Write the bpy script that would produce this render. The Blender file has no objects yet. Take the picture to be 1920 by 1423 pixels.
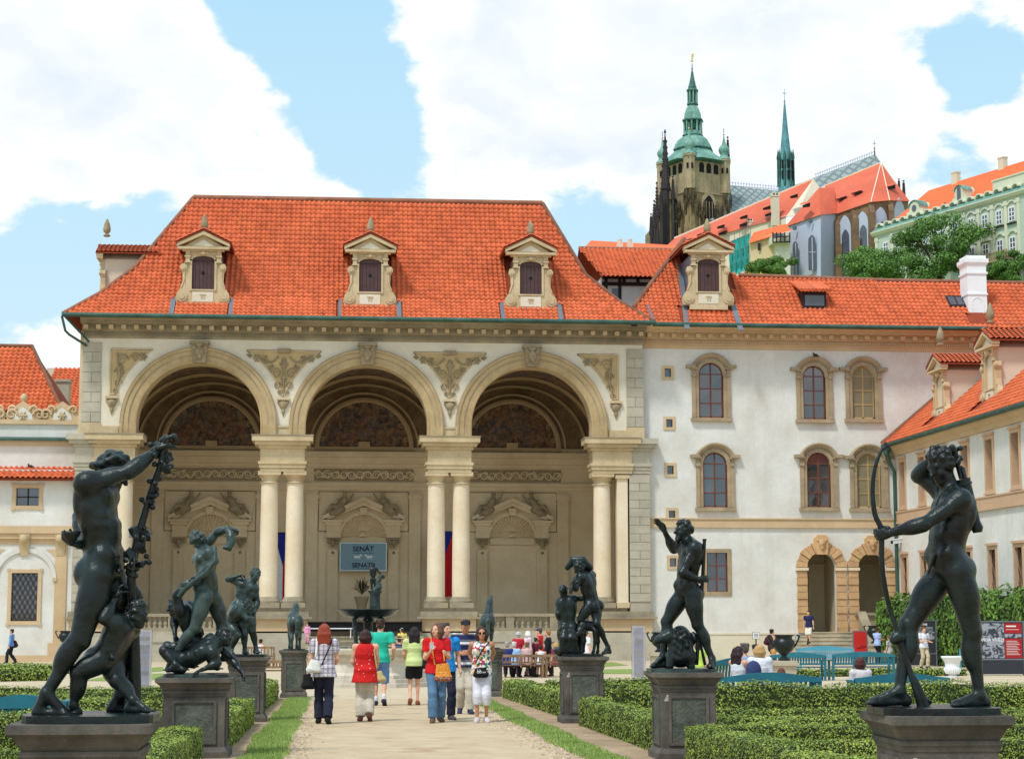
import bpy,math,random
import numpy as np
from mathutils import Vector,Matrix
sc=bpy.context.scene
COL=sc.collection
PI=math.pi
# ------------------------------------------------------------------ camera
FPX,PCX,PCY,EYE=3500.0,960.0,711.5,1.55
TH=math.atan((1141-PCY)/FPX);SLOPE=-44.0/FPX  # the garden falls gently towards the palace
PS=math.atan(320*math.cos(TH)/FPX)
_c,_s,_ct,_st=math.cos(PS),math.sin(PS),math.cos(TH),math.sin(TH)
cam_d=bpy.data.cameras.new('camera');cam=bpy.data.objects.new('camera',cam_d);COL.objects.link(cam)
cam_d.sensor_width=36;cam_d.lens=36*FPX/1920;cam_d.clip_start=0.1;cam_d.clip_end=6000
cam.location=(0,0,EYE)
cam.rotation_euler=Matrix(((_c,-_s*_st,-_s*_ct),(-_s,-_c*_st,-_c*_ct),(0,_ct,-_st))).to_euler()
sc.camera=cam
def ray(px,py):
 a=(px-PCX)/FPX;b=-(py-PCY)/FPX
 return Vector((_s*_ct+_c*a-_s*_st*b,_c*_ct-_s*a-_c*_st*b,_st+_ct*b))
def W(px,py,Y):  # photo pixel seen on the plane at depth Y
 r=ray(px,py);return Vector((0,0,EYE))+r*(Y/r.y)
def gz(y):return SLOPE*y  # ground height at depth y
def G(px,py,h=0.0):  # photo pixel seen on the ground (h above it)
 r=ray(px,py);return Vector((0,0,EYE))+r*((h-EYE)/(r.z-SLOPE*r.y))
def WX(px,py,X):  # photo pixel seen on the plane at X
 r=ray(px,py);return Vector((0,0,EYE))+r*(X/r.x)
# ------------------------------------------------------------------ sun, sky, exposure
SUN_EL,SUN_AZ=math.radians(57),math.radians(-138)  # azimuth measured from +Y towards +X: sun behind and left of the camera
sun_d=bpy.data.lights.new('sun','SUN');sun=bpy.data.objects.new('sun',sun_d);COL.objects.link(sun)
sun_d.energy=2.6;sun_d.angle=math.radians(8);sun_d.color=(1.0,0.98,0.945)
_sd=Vector((math.sin(SUN_AZ)*math.cos(SUN_EL),math.cos(SUN_AZ)*math.cos(SUN_EL),math.sin(SUN_EL)))
sun.rotation_euler=(-_sd).to_track_quat('-Z','Y').to_euler()
sun.location=(-30,-40,80)
wd=bpy.data.worlds.new('World');sc.world=wd;wd.use_nodes=True
nt=wd.node_tree;N=nt.nodes;L=nt.links;N.clear()
def nn(t,**k):
 n=N.new(t)
 for a,b in k.items():setattr(n,a,b)
 return n
def nmath(op,a,b=None,clamp=False):
 n=nn('ShaderNodeMath',operation=op,use_clamp=clamp)
 for i,v in enumerate((a,b)):
  if v is None:continue
  if isinstance(v,(int,float)):n.inputs[i].default_value=v
  else:L.new(v,n.inputs[i])
 return n.outputs[0]
wo=nn('ShaderNodeOutputWorld');bg=nn('ShaderNodeBackground');bg.inputs['Strength'].default_value=0.11
L.new(bg.outputs[0],wo.inputs[0])
sky=nn('ShaderNodeTexSky',sky_type='NISHITA');sky.sun_disc=False
sky.sun_elevation=SUN_EL;sky.sun_rotation=SUN_AZ;sky.altitude=200;sky.air_density=1.0;sky.dust_density=1.2;sky.ozone_density=1.6
tc=nn('ShaderNodeTexCoord');DIR=tc.outputs['Generated']
def wnoise(scale,detail,rough,dist=0.0,off=(0,0,0),sq=1.6):
 mp=nn('ShaderNodeMapping');mp.inputs['Scale'].default_value=(1,1,sq);mp.inputs['Location'].default_value=off
 L.new(DIR,mp.inputs[0])
 n=nn('ShaderNodeTexNoise');n.inputs['Scale'].default_value=scale;n.inputs['Detail'].default_value=detail
 n.inputs['Roughness'].default_value=rough;n.inputs['Distortion'].default_value=dist
 L.new(mp.outputs[0],n.inputs['Vector']);return n.outputs['Fac']
n1=wnoise(9.0,8,.55,.25)
n2=wnoise(42.0,6,.55,.3,(3,1,2))
field=nmath('ADD',nmath('MULTIPLY',nmath('SUBTRACT',n1,.5),1.7),nmath('MULTIPLY',nmath('SUBTRACT',n2,.5),1.0))
# cumulus banks (+) and clear gaps (-) of this afternoon: direction, angular radius, weight
BLOBS=[((150,200),330,.50),((420,270),230,.42),((250,90),210,.25),((20,90),200,.3),((560,300),90,.18),((640,372),60,.5),((90,640),110,.45),
  ((980,130),260,.5),((1200,260),330,.45),((1500,60),330,.45),((1480,270),270,.4),((1650,250),170,.35),((890,330),150,.3),((1890,240),130,.42),((1100,60),300,.35),((1850,20),160,.2),
  ((650,110),150,-.62),((700,300),120,-.5),((500,30),120,-.45),((690,230),110,-.45),((590,60),140,-.4),((160,540),190,-.5),((60,500),150,-.3),((330,440),120,-.4),((1850,130),95,-.75),((1780,90),60,-.35),((1090,420),130,-.55),((1170,430),90,-.35),((1790,310),90,-.25),((150,30),40,-.5),((410,10),60,-.3)]
for(px,py),r,wgt in BLOBS:
 d=ray(px,py).normalized();vm=nn('ShaderNodeVectorMath',operation='DISTANCE')
 L.new(DIR,vm.inputs[0]);vm.inputs[1].default_value=d
 mr=nn('ShaderNodeMapRange',interpolation_type='SMOOTHSTEP');mr.inputs['From Min'].default_value=0;mr.inputs['From Max'].default_value=r/FPX*1.25
 mr.inputs['To Min'].default_value=wgt;mr.inputs['To Max'].default_value=0
 L.new(vm.outputs['Value'],mr.inputs['Value']);field=nmath('ADD',field,mr.outputs['Result'])
cm=nn('ShaderNodeMapRange',interpolation_type='SMOOTHSTEP');cm.inputs['From Min'].default_value=-.10;cm.inputs['From Max'].default_value=.20
L.new(field,cm.inputs['Value'])
core=nn('ShaderNodeMapRange',interpolation_type='SMOOTHSTEP');core.inputs['From Min'].default_value=.22;core.inputs['From Max'].default_value=.75
L.new(field,core.inputs['Value'])
n3=wnoise(14.0,5,.5,.4,(7,2,5))
shade=nmath('MULTIPLY',core.outputs['Result'],nmath('MULTIPLY',nmath('SUBTRACT',n3,.30),2.6,True),True)
cc=nn('ShaderNodeMix',data_type='RGBA');cc.inputs['A'].default_value=(9.6,9.8,9.9,1);cc.inputs['B'].default_value=(7.0,7.9,9.3,1)
L.new(shade,cc.inputs['Factor'])
tint=nn('ShaderNodeMix',data_type='RGBA',blend_type='MIX');tint.inputs['Factor'].default_value=.82;tint.inputs['B'].default_value=(5.6,8.4,9.9,1)
L.new(sky.outputs[0],tint.inputs['A'])
sz_=nn('ShaderNodeSeparateXYZ');L.new(DIR,sz_.inputs[0]);el=nn('ShaderNodeMapRange');el.inputs['From Min'].default_value=.12;el.inputs['From Max'].default_value=.40;L.new(sz_.outputs[2],el.inputs['Value'])
bl=nn('ShaderNodeMix',data_type='RGBA');bl.inputs['A'].default_value=(6.4,8.7,9.9,1);bl.inputs['B'].default_value=(4.4,7.7,10.0,1);L.new(el.outputs['Result'],bl.inputs['Factor']);L.new(bl.outputs['Result'],tint.inputs['B'])
mx=nn('ShaderNodeMix',data_type='RGBA');L.new(cm.outputs['Result'],mx.inputs['Factor'])
L.new(tint.outputs['Result'],mx.inputs['A']);L.new(cc.outputs['Result'],mx.inputs['B'])
L.new(mx.outputs['Result'],bg.inputs['Color'])
vs=sc.view_settings;sc.display_settings.display_device='sRGB'
vs.view_transform='Standard';vs.look='None';vs.exposure=0.0;vs.gamma=1.0;vs.use_curve_mapping=False
sc.cycles.max_bounces=6;sc.cycles.diffuse_bounces=3;sc.cycles.glossy_bounces=3;sc.cycles.transmission_bounces=5;sc.cycles.transparent_max_bounces=8
sc.cycles.use_denoising=True;sc.cycles.sample_clamp_indirect=6
# ------------------------------------------------------------------ helpers: objects
rng=np.random.default_rng(7);random.seed(7)
ORG={}
def thing(name,label,cat,loc,group=None):
 o=bpy.data.objects.new(name,None);COL.objects.link(o);o.empty_display_size=.2
 o.location=loc;ORG[o.name]=Vector(loc)
 o['label']=label;o['category']=cat
 if group:o['group']=group
 return o
def tag(o,label=None,cat=None,group=None,kind=None):
 if label:o['label']=label
 if cat:o['category']=cat
 if group:o['group']=group
 if kind:o['kind']=kind
 return o
def link(name,me,parent=None,mat=None,loc=None):
 if mat is not None and not me.materials:me.materials.append(mat)
 o=bpy.data.objects.new(name,me);COL.objects.link(o)
 if parent is not None:
  o.parent=parent;ORG[o.name]=ORG[parent.name]
  if loc is not None:o.location=Vector(loc)-ORG[parent.name];ORG[o.name]=Vector(loc)
 elif loc is not None:o.location=loc;ORG[o.name]=Vector(loc)
 else:ORG[o.name]=Vector((0,0,0))
 return o
def relink(me,name,parent,M):  # piece that shares mesh data, placed by a world matrix
 o=bpy.data.objects.new(name,me);COL.objects.link(o);o.parent=parent
 M=M.copy();M.translation-=ORG[parent.name];o.matrix_basis=M
 return o
def npmesh(name,v,f,smooth=False):
 me=bpy.data.meshes.new(name);v=np.asarray(v,np.float32);f=np.asarray(f,np.int32);k=f.shape[1]
 me.vertices.add(len(v));me.vertices.foreach_set('co',v.ravel())
 me.loops.add(f.size);me.loops.foreach_set('vertex_index',f.ravel())
 me.polygons.add(len(f));me.polygons.foreach_set('loop_start',np.arange(0,f.size,k,dtype=np.int32))
 if smooth:me.polygons.foreach_set('use_smooth',np.ones(len(f),bool))
 me.update(calc_edges=True);me.validate();return me
def npobj(name,v,f,mat,parent=None,smooth=False,loc=None):
 o=Vector(loc)if loc is not None else(ORG[parent.name]if parent is not None else Vector((0,0,0)))
 me=npmesh(name,np.asarray(v)-np.array(o),f,smooth)
 return link(name,me,parent,mat,loc)
class Fr:  # a wall frame: u along, v up, w outwards
 def __init__(s,o,u,w=None,k=1.0):
  s.o=Vector(o);s.u=Vector(u).normalized();s.v=Vector((0,0,1));s.w=Vector(w).normalized()if w else s.v.cross(s.u)*-1
  s.u,s.v,s.w=s.u*k,s.v*k,s.w*k
 def __call__(s,u,v,w=0.0):return s.o+s.u*u+s.v*v+s.w*w
class MB:
 def __init__(s,fr=None):s.V=[];s.F=[];s.fr=fr;s.S=[]
 def add(s,vs,fs,smooth=False):
  b=len(s.V)
  if s.fr:vs=[s.fr(*p)for p in vs]
  s.V+=[tuple(p)for p in vs];s.F+=[tuple(i+b for i in f)for f in fs];s.S+=[smooth]*len(fs);return s
 def box(s,x0,x1,y0,y1,z0,z1):
  v=[(x0,y0,z0),(x1,y0,z0),(x1,y1,z0),(x0,y1,z0),(x0,y0,z1),(x1,y0,z1),(x1,y1,z1),(x0,y1,z1)]
  return s.add(v,[(0,3,2,1),(4,5,6,7),(0,1,5,4),(1,2,6,5),(2,3,7,6),(3,0,4,7)])
 def cbox(s,c,sx,sy,sz):return s.box(c[0]-sx/2,c[0]+sx/2,c[1]-sy/2,c[1]+sy/2,c[2]-sz/2,c[2]+sz/2)
 def frus(s,c,a,b,z0,z1):  # square frustum, half sizes a=(hx,hy) at z0, b at z1
  x,y=c[0],c[1]
  v=[(x-a[0],y-a[1],z0),(x+a[0],y-a[1],z0),(x+a[0],y+a[1],z0),(x-a[0],y+a[1],z0),(x-b[0],y-b[1],z1),(x+b[0],y-b[1],z1),(x+b[0],y+b[1],z1),(x-b[0],y+b[1],z1)]
  return s.add(v,[(0,3,2,1),(4,5,6,7),(0,1,5,4),(1,2,6,5),(2,3,7,6),(3,0,4,7)])
 def prism(s,pts,d):
  n=len(pts);d=Vector(d);p=[Vector(q)for q in pts]
  return s.add(p+[q+d for q in p],[tuple(range(n))[::-1],tuple(range(n,2*n))]+[(i,(i+1)%n,n+(i+1)%n,n+i)for i in range(n)])
 def poly(s,pts):return s.add([Vector(q)for q in pts],[tuple(range(len(pts)))])
 def bar(s,a,b,w,h=None,up=(0,0,1)):
  a,b=Vector(a),Vector(b);h=h or w;d=(b-a).normalized();up=Vector(up)
  if abs(d.dot(up))>.95:up=Vector((0,1,0))if abs(d.y)<.9 else Vector((1,0,0))
  x=d.cross(up).normalized()*(w/2);y=x.cross(d).normalized()*(h/2)
  return s.prism([a-x-y,a+x-y,a+x+y,a-x+y],b-a)
 def tube(s,pts,r,n=8,caps=True):
  P=[Vector(p)for p in pts];m=len(P);R=r if hasattr(r,'__len__')else[r]*m;v=[]
  t0=(P[1]-P[0]).normalized();nx=t0.orthogonal().normalized()
  for i in range(m):
   t=(P[min(i+1,m-1)]-P[max(i-1,0)]).normalized();nx=(nx-t*nx.dot(t)).normalized();ny=t.cross(nx)
   v+=[P[i]+(nx*math.cos(2*PI*k/n)+ny*math.sin(2*PI*k/n))*R[i]for k in range(n)]
  f=[(i*n+k,i*n+(k+1)%n,(i+1)*n+(k+1)%n,(i+1)*n+k)for i in range(m-1)for k in range(n)]
  s.add(v,f,True)
  if caps:s.add(v[:n],[tuple(range(n))[::-1]]);s.add(v[-n:],[tuple(range(n))])
  return s
 def lathe(s,prof,c=(0,0,0),n=16,smooth=True,sx=1,sy=1,rot=0.0,cap=True):
  c=Vector(c);v=[c+Vector((r*sx*math.cos(2*PI*k/n+rot),r*sy*math.sin(2*PI*k/n+rot),z))for r,z in prof for k in range(n)];m=len(prof)
  s.add(v,[(i*n+k,i*n+(k+1)%n,(i+1)*n+(k+1)%n,(i+1)*n+k)for i in range(m-1)for k in range(n)],smooth)
  if cap:s.add(v[:n],[tuple(range(n))[::-1]]);s.add(v[-n:],[tuple(range(n))])
  return s
 def arc(s,cx,cz,prof,a0=0.0,a1=PI,n=24,y=0.0,smooth=False,ez=1.0):  # sweep (r, y) profile about the y axis
  m=len(prof);v=[]
  for i in range(n+1):
   a=a0+(a1-a0)*i/n
   v+=[(cx+r*math.cos(a),y+dy,cz+r*math.sin(a)*ez)for r,dy in prof]
  return s.add(v,[(i*m+j,i*m+j+1,(i+1)*m+j+1,(i+1)*m+j)for i in range(n)for j in range(m-1)],smooth)
 def ext(s,prof,x0,x1):  # (y, z) profile run along x
  return s.prism([(x0,y,z)for y,z in prof],(x1-x0,0,0))
 def build(s,name,mat,parent=None,label=None,loc=None,merge=False):
  o=Vector(loc)if loc is not None else(ORG[parent.name]if parent is not None else Vector((0,0,0)))
  me=bpy.data.meshes.new(name);me.from_pydata([tuple(Vector(p)-o)for p in s.V],[],s.F)
  if any(s.S):me.polygons.foreach_set('use_smooth',s.S)
  me.update();ob=link(name,me,parent,mat,loc)
  if label:ob['label']=label
  return ob
class FMB(MB):  # frame variant: box(u0,u1,w0,w1,v0,v1) is written in wall coordinates (u, w, v)
 def add(s,vs,fs,smooth=False):
  f=s.fr;s.fr=None
  r=MB.add(s,[f(p[0],p[2],-p[1])for p in vs],fs,smooth);s.fr=f;return r
def wall_grid(f,u0,u1,v0,v1,ops,depth=.22,y=0.0):
 """wall sheet in local coordinates with openings (ua, ub, va, vb, arched); returns only faces, reveals included"""
 us=sorted({u0,u1,*[o[0]for o in ops],*[o[1]for o in ops]});tops=[o[3]+((o[1]-o[0])/2 if o[4]else 0)for o in ops]
 vs_=sorted({v0,v1,*[o[2]for o in ops],*tops})
 for a,b in zip(us,us[1:]):
  for c,d in zip(vs_,vs_[1:]):
   m=((a+b)/2,(c+d)/2)
   if not any(o[0]<m[0]<o[1]and o[2]<m[1]<t for o,t in zip(ops,tops)):f.add([(a,y,c),(b,y,c),(b,y,d),(a,y,d)],[(0,1,2,3)])
 for o,t in zip(ops,tops):
  if o[4]:
   r=(o[1]-o[0])/2;cx=(o[0]+o[1])/2;n=14;arc=[(cx+r*math.cos(PI*i/n),o[3]+r*math.sin(PI*i/n))for i in range(n+1)]
   for(xa,za),(xb,zb)in zip(arc,arc[1:]):f.add([(xa,y,za),(xb,y,zb),(xb,y,t),(xa,y,t)],[(0,1,2,3)])
   pts=[(o[1],o[2])]+arc+[(o[0],o[2])]
  else:pts=[(o[1],o[2]),(o[1],o[3]),(o[0],o[3]),(o[0],o[2])]
  for(xa,za),(xb,zb)in zip(pts,pts[1:]+pts[:1]):f.add([(xa,y,za),(xb,y,zb),(xb,y+depth,zb),(xa,y+depth,za)],[(0,1,2,3)])
def copy_tree(o,loc,label=None,group=None,rz=0.0):
 c=o.copy();COL.objects.link(c);c.location=loc;c.rotation_euler.z+=rz;ORG[c.name]=Vector(loc)
 if label:c['label']=label
 if group:c['group']=group
 def rec(a,b):
  for ch in list(a.children):
   d=ch.copy();COL.objects.link(d);d.parent=b;rec(ch,d)
 rec(o,c);return c
# ------------------------------------------------------------------ helpers: materials
def srgb(r,g,b):
 f=lambda c:(c/12.92 if c<=.04045 else((c+.055)/1.055)**2.4)
 return tuple(f(x/255)for x in(r,g,b))
def mat(name,col,rough=.85,var=.18,scale=1.2,col2=None,spots=.5,fine=14.0,bump=.0,bscale=30.0,metal=0.0,spec=.3,isl=0.0,stain=None,stain_amt=.5,emit=None,wave=None,sss=None,trans=0.0,alpha=None,ior=None,rvar=0.0):
 m=bpy.data.materials.new(name);m.use_nodes=True;t=m.node_tree;n=t.nodes;l=t.links
 b=n['Principled BSDF'];b.inputs['Roughness'].default_value=rough;b.inputs['Metallic'].default_value=metal;b.inputs['Specular IOR Level'].default_value=spec
 geo=n.new('ShaderNodeNewGeometry');pos=geo.outputs['Position']
 def noise(sca,det=5,ro=.6,vec=pos,dist=0.0):
  q=n.new('ShaderNodeTexNoise');q.inputs['Scale'].default_value=sca;q.inputs['Detail'].default_value=det;q.inputs['Roughness'].default_value=ro;q.inputs['Distortion'].default_value=dist
  l.new(vec,q.inputs['Vector']);return q.outputs['Fac']
 def ramp(src,a,c):
  q=n.new('ShaderNodeMapRange');q.inputs['From Min'].default_value=a;q.inputs['From Max'].default_value=c;l.new(src,q.inputs['Value']);return q.outputs['Result']
 def mixc(f,a,c,bt='MIX'):
  q=n.new('ShaderNodeMix');q.data_type='RGBA';q.blend_type=bt
  for key,v in(('Factor',f),('A',a),('B',c)):
   if isinstance(v,tuple):q.inputs[key].default_value=(*v[:3],1)
   elif isinstance(v,(int,float)):q.inputs[key].default_value=v
   else:l.new(v,q.inputs[key])
  return q.outputs['Result']
 c2=col2 if col2 else tuple(x*(1-var*1.6)for x in col)
 cur=mixc(ramp(noise(scale,6,.62),.5-spots*.35,.5+spots*.5),tuple(x*(1+var*.4)for x in col),c2)
 g=n.new('ShaderNodeMapRange');g.inputs['From Min'].default_value=.25;g.inputs['From Max'].default_value=.75
 g.inputs['To Min'].default_value=1-var*.9;g.inputs['To Max'].default_value=1+var*.6;l.new(noise(fine,3,.7),g.inputs['Value'])
 gm=n.new('ShaderNodeVectorMath');gm.operation='SCALE';l.new(cur,gm.inputs[0]);l.new(g.outputs['Result'],gm.inputs['Scale']);cur=gm.outputs[0]
 if isl:
  oi=n.new('ShaderNodeObjectInfo');ad=n.new('ShaderNodeMath');ad.operation='ADD';l.new(geo.outputs['Random Per Island'],ad.inputs[0]);l.new(oi.outputs['Random'],ad.inputs[1])
  fr=n.new('ShaderNodeMath');fr.operation='FRACT';l.new(ad.outputs[0],fr.inputs[0])
  g=n.new('ShaderNodeMapRange');g.inputs['To Min'].default_value=1-isl;g.inputs['To Max'].default_value=1+isl;l.new(fr.outputs[0],g.inputs['Value'])
  gm=n.new('ShaderNodeVectorMath');gm.operation='SCALE';l.new(cur,gm.inputs[0]);l.new(g.outputs['Result'],gm.inputs['Scale']);cur=gm.outputs[0]
 if stain:  # rain streaks: noise stretched along z
  mp=n.new('ShaderNodeMapping');mp.inputs['Scale'].default_value=(1,1,.12);l.new(pos,mp.inputs[0])
  cur=mixc(nm(n,l,'MULTIPLY',ramp(noise(1.7,6,.7,mp.outputs[0]),.48,.78),stain_amt),cur,stain)
 if wave:cur=wave(n,l,mixc,cur)
 l.new(cur,b.inputs['Base Color'])
 if bump:
  bp=n.new('ShaderNodeBump');bp.inputs['Strength'].default_value=bump;bp.inputs['Distance'].default_value=.03;l.new(noise(bscale,6,.65),bp.inputs['Height']);l.new(bp.outputs[0],b.inputs['Normal'])
 if emit:b.inputs['Emission Color'].default_value=(*emit,1);b.inputs['Emission Strength'].default_value=1
 if rvar:
  q=n.new('ShaderNodeMapRange');q.inputs['From Min'].default_value=.35;q.inputs['From Max'].default_value=.65;q.inputs['To Min'].default_value=rough-rvar*.5;q.inputs['To Max'].default_value=rough+rvar;l.new(noise(scale*2.2,5,.65),q.inputs['Value']);l.new(q.outputs['Result'],b.inputs['Roughness'])
 if ior:b.inputs['IOR'].default_value=ior
 if trans:b.inputs['Transmission Weight'].default_value=trans
 if alpha is not None:b.inputs['Alpha'].default_value=alpha
 return m
def nm(n,l,op,a,b=0.0):
 q=n.new('ShaderNodeMath');q.operation=op
 for i,v in enumerate((a,b)):
  if isinstance(v,(int,float)):q.inputs[i].default_value=v
  else:l.new(v,q.inputs[i])
 return q.outputs[0]
# ------------------------------------------------------------------ helpers: sculpted solids (signed distance blend, polygonised)
CORN=np.array([(i,j,k)for i in(0,1)for j in(0,1)for k in(0,1)])
EDG=[(a,b)for a in range(8)for b in range(a+1,8)if np.abs(CORN[a]-CORN[b]).sum()==1]
def _rotcols(d,hint=(0,0,1)):
 d=np.array(d,float);d/=np.linalg.norm(d);h=np.array(hint,float)
 if abs(d@h)>.97*np.linalg.norm(h):h=np.array((0,1.,0))if abs(d[1])<.9 else np.array((1.,0,0))
 x=np.cross(h,d);x/=np.linalg.norm(x);y=np.cross(d,x);return np.stack([x,y,d],1)
class SD:
 """list of primitives: cone(a,b,ra,rb), ell(c,r,R), flat(a,b,ra,rb) capped cone; k is the blend radius"""
 def __init__(s,k=.03):s.P=[];s.k=k;s.sub=[]
 def cone(s,a,b,ra,rb=None,k=None):s.P.append(('c',np.array(a,float),np.array(b,float),ra,ra if rb is None else rb,s.k if k is None else k));return s
 def flat(s,a,b,ra,rb=None,k=None,e=1.0,hint=(0,0,1)):s.P.append(('f',np.array(a,float),np.array(b,float),ra,ra if rb is None else rb,s.k if k is None else k,e,hint));return s
 def ell(s,c,r,R=None,k=None):s.P.append(('e',np.array(c,float),np.array(r,float),np.eye(3)if R is None else R,None,s.k if k is None else k));return s
 def chain(s,pts,rs,k=None):
  for i in range(len(pts)-1):s.cone(pts[i],pts[i+1],rs[i],rs[i+1],k)
  return s
 def bounds(s):
  lo=[];hi=[]
  for p in s.P:
   if p[0]=='e':r=np.max(p[2]);lo.append(p[1]-r);hi.append(p[1]+r)
   else:r=max(p[3],p[4]);lo.append(np.minimum(p[1],p[2])-r);hi.append(np.maximum(p[1],p[2])+r)
  return np.min(lo,0),np.max(hi,0)
 @staticmethod
 def dist(p,Q):
  if p[0]=='c':
   a,b,ra,rb=p[1],p[2],p[3],p[4];ba=b-a;pa=Q-a
   h=np.clip((pa@ba)/max(ba@ba,1e-9),0,1);return np.linalg.norm(pa-h[...,None]*ba,axis=-1)-(ra+(rb-ra)*h)
  if p[0]=='e':
   q=(Q-p[1])@p[3];k0=np.linalg.norm(q/p[2],axis=-1);k1=np.linalg.norm(q/(p[2]**2),axis=-1);return k0*(k0-1)/np.maximum(k1,1e-6)
  a,b,ra,rb,e,hint=p[1],p[2],p[3],p[4],p[6],p[7];R=_rotcols(b-a,hint);q=(Q-a)@R;L=np.linalg.norm(b-a)
  rad=np.sqrt(q[...,0]**2+(q[...,1]/e)**2);h=np.clip(q[...,2]/L,0,1)
  dr=(rad-(ra+(rb-ra)*h))*min(e,1.0);dz=np.abs(q[...,2]-L/2)-L/2
  return np.minimum(np.maximum(dr,dz),0)+np.sqrt(np.maximum(dr,0)**2+np.maximum(dz,0)**2)
 def mesh(s,h,rough=0.0,seed=0):
  lo,hi=s.bounds();lo=lo-4*h;hi=hi+4*h;n=np.ceil((hi-lo)/h).astype(int)+1
  f=np.full(n,1.0,np.float32)
  def region(p):
   if p[0]=='e':r=np.max(p[2]);a,b=p[1]-r,p[1]+r
   else:
    r=max(p[3],p[4])*(max(1.0,p[6])if p[0]=='f' else 1);a,b=np.minimum(p[1],p[2])-r,np.maximum(p[1],p[2])+r
   m=p[5]+2.5*h
   i0=np.maximum(np.floor((a-m-lo)/h).astype(int),0);i1=np.minimum(np.ceil((b+m-lo)/h).astype(int)+1,n)
   g=np.meshgrid(*[lo[d]+h*np.arange(i0[d],i1[d])for d in range(3)],indexing='ij');return tuple(slice(i0[d],i1[d])for d in range(3)),np.stack(g,-1)
  for p in s.P:
   sl,Q=region(p);d=SD.dist(p,Q);c=f[sl];k=max(p[5],1e-4)
   hh=np.maximum(k-np.abs(c-d),0)/k;f[sl]=np.minimum(c,d)-hh*hh*k*.25
  for p in s.sub:
   sl,Q=region(p);d=SD.dist(p,Q);c=f[sl];k=max(p[5],1e-4);d=-d
   hh=np.maximum(k-np.abs(c-d),0)/k;f[sl]=np.maximum(c,d)+hh*hh*k*.25
  ins=f<0;cnt=sum(ins[a:n[0]-1+a,b:n[1]-1+b,c:n[2]-1+c].astype(np.int8)for a,b,c in CORN)
  msk=(cnt>0)&(cnt<8);ijk=np.argwhere(msk);idx=np.full(msk.shape,-1,np.int64);idx[msk]=np.arange(len(ijk))
  cv=np.stack([f[ijk[:,0]+a,ijk[:,1]+b,ijk[:,2]+c]for a,b,c in CORN],1)
  acc=np.zeros((len(ijk),3));num=np.zeros(len(ijk))
  for a,b in EDG:
   cr=(cv[:,a]<0)!=(cv[:,b]<0);t=cv[cr,a]/(cv[cr,a]-cv[cr,b]);acc[cr]+=CORN[a]+t[:,None]*(CORN[b]-CORN[a]);num[cr]+=1
  v=lo+h*(ijk+acc/np.maximum(num,1)[:,None]);F=[]
  for ax in range(3):
   o1,o2=[(1,2),(2,0),(0,1)][ax];sl0=[slice(1,-1)]*3;sl0[ax]=slice(0,-1);sl1=list(sl0);sl1[ax]=slice(1,None)
   A=ins[tuple(sl0)];B=ins[tuple(sl1)]
   e=np.argwhere(A!=B);sgn=A[tuple(e.T)];e=e+1;e[:,ax]-=1
   def cell(d1,d2):
    q=e.copy();q[:,o1]+=d1;q[:,o2]+=d2;return idx[q[:,0],q[:,1],q[:,2]]
   q=np.stack([cell(-1,-1),cell(0,-1),cell(0,0),cell(-1,0)],1);q[~sgn]=q[~sgn][:,::-1];F.append(q)
  F=np.concatenate(F);F=F[(F>=0).all(1)]
  if rough:
   r=np.random.default_rng(seed);v=v+(r.random(v.shape)-.5)*rough
  return v,F
 def build(s,name,mat,parent=None,h=.02,rough=0.0,label=None,loc=None):
  v,F=s.mesh(h,rough);o=npobj(name,v,F,mat,parent,True,loc)
  if label:o['label']=label
  return o
# ------------------------------------------------------------------ helpers: tiled slopes, foliage
def tile_mesh(pu,pv,amp,name,flat=False):
 nu=6;v=[];f=[]
 for j,(y,lift)in enumerate(((-.06*pv,.055),(pv*1.02,.0))):
  for i in range(nu+1):
   x=i/nu;s_=(math.sin(2*PI*x)if not flat else 0)*amp
   v.append((x*pu,y,s_+lift+amp))
 for i in range(nu+1):v.append((i/nu*pu,-.06*pv,v[i][2]-.045))
 f=[(i,i+1,nu+2+i,nu+1+i)for i in range(nu)]+[(2*(nu+1)+i,2*(nu+1)+i+1,i+1,i)for i in range(nu)]
 return np.array(v),np.array(f)
def inpoly(x,y,P):
 c=np.zeros(len(x),bool);n=len(P)
 for i in range(n):
  x0,y0=P[i];x1,y1=P[(i+1)%n]
  if y0==y1:continue
  t=((y0>y)!=(y1>y))&(x<(x1-x0)*(y-y0)/(y1-y0)+x0);c^=t
 return c
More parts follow.
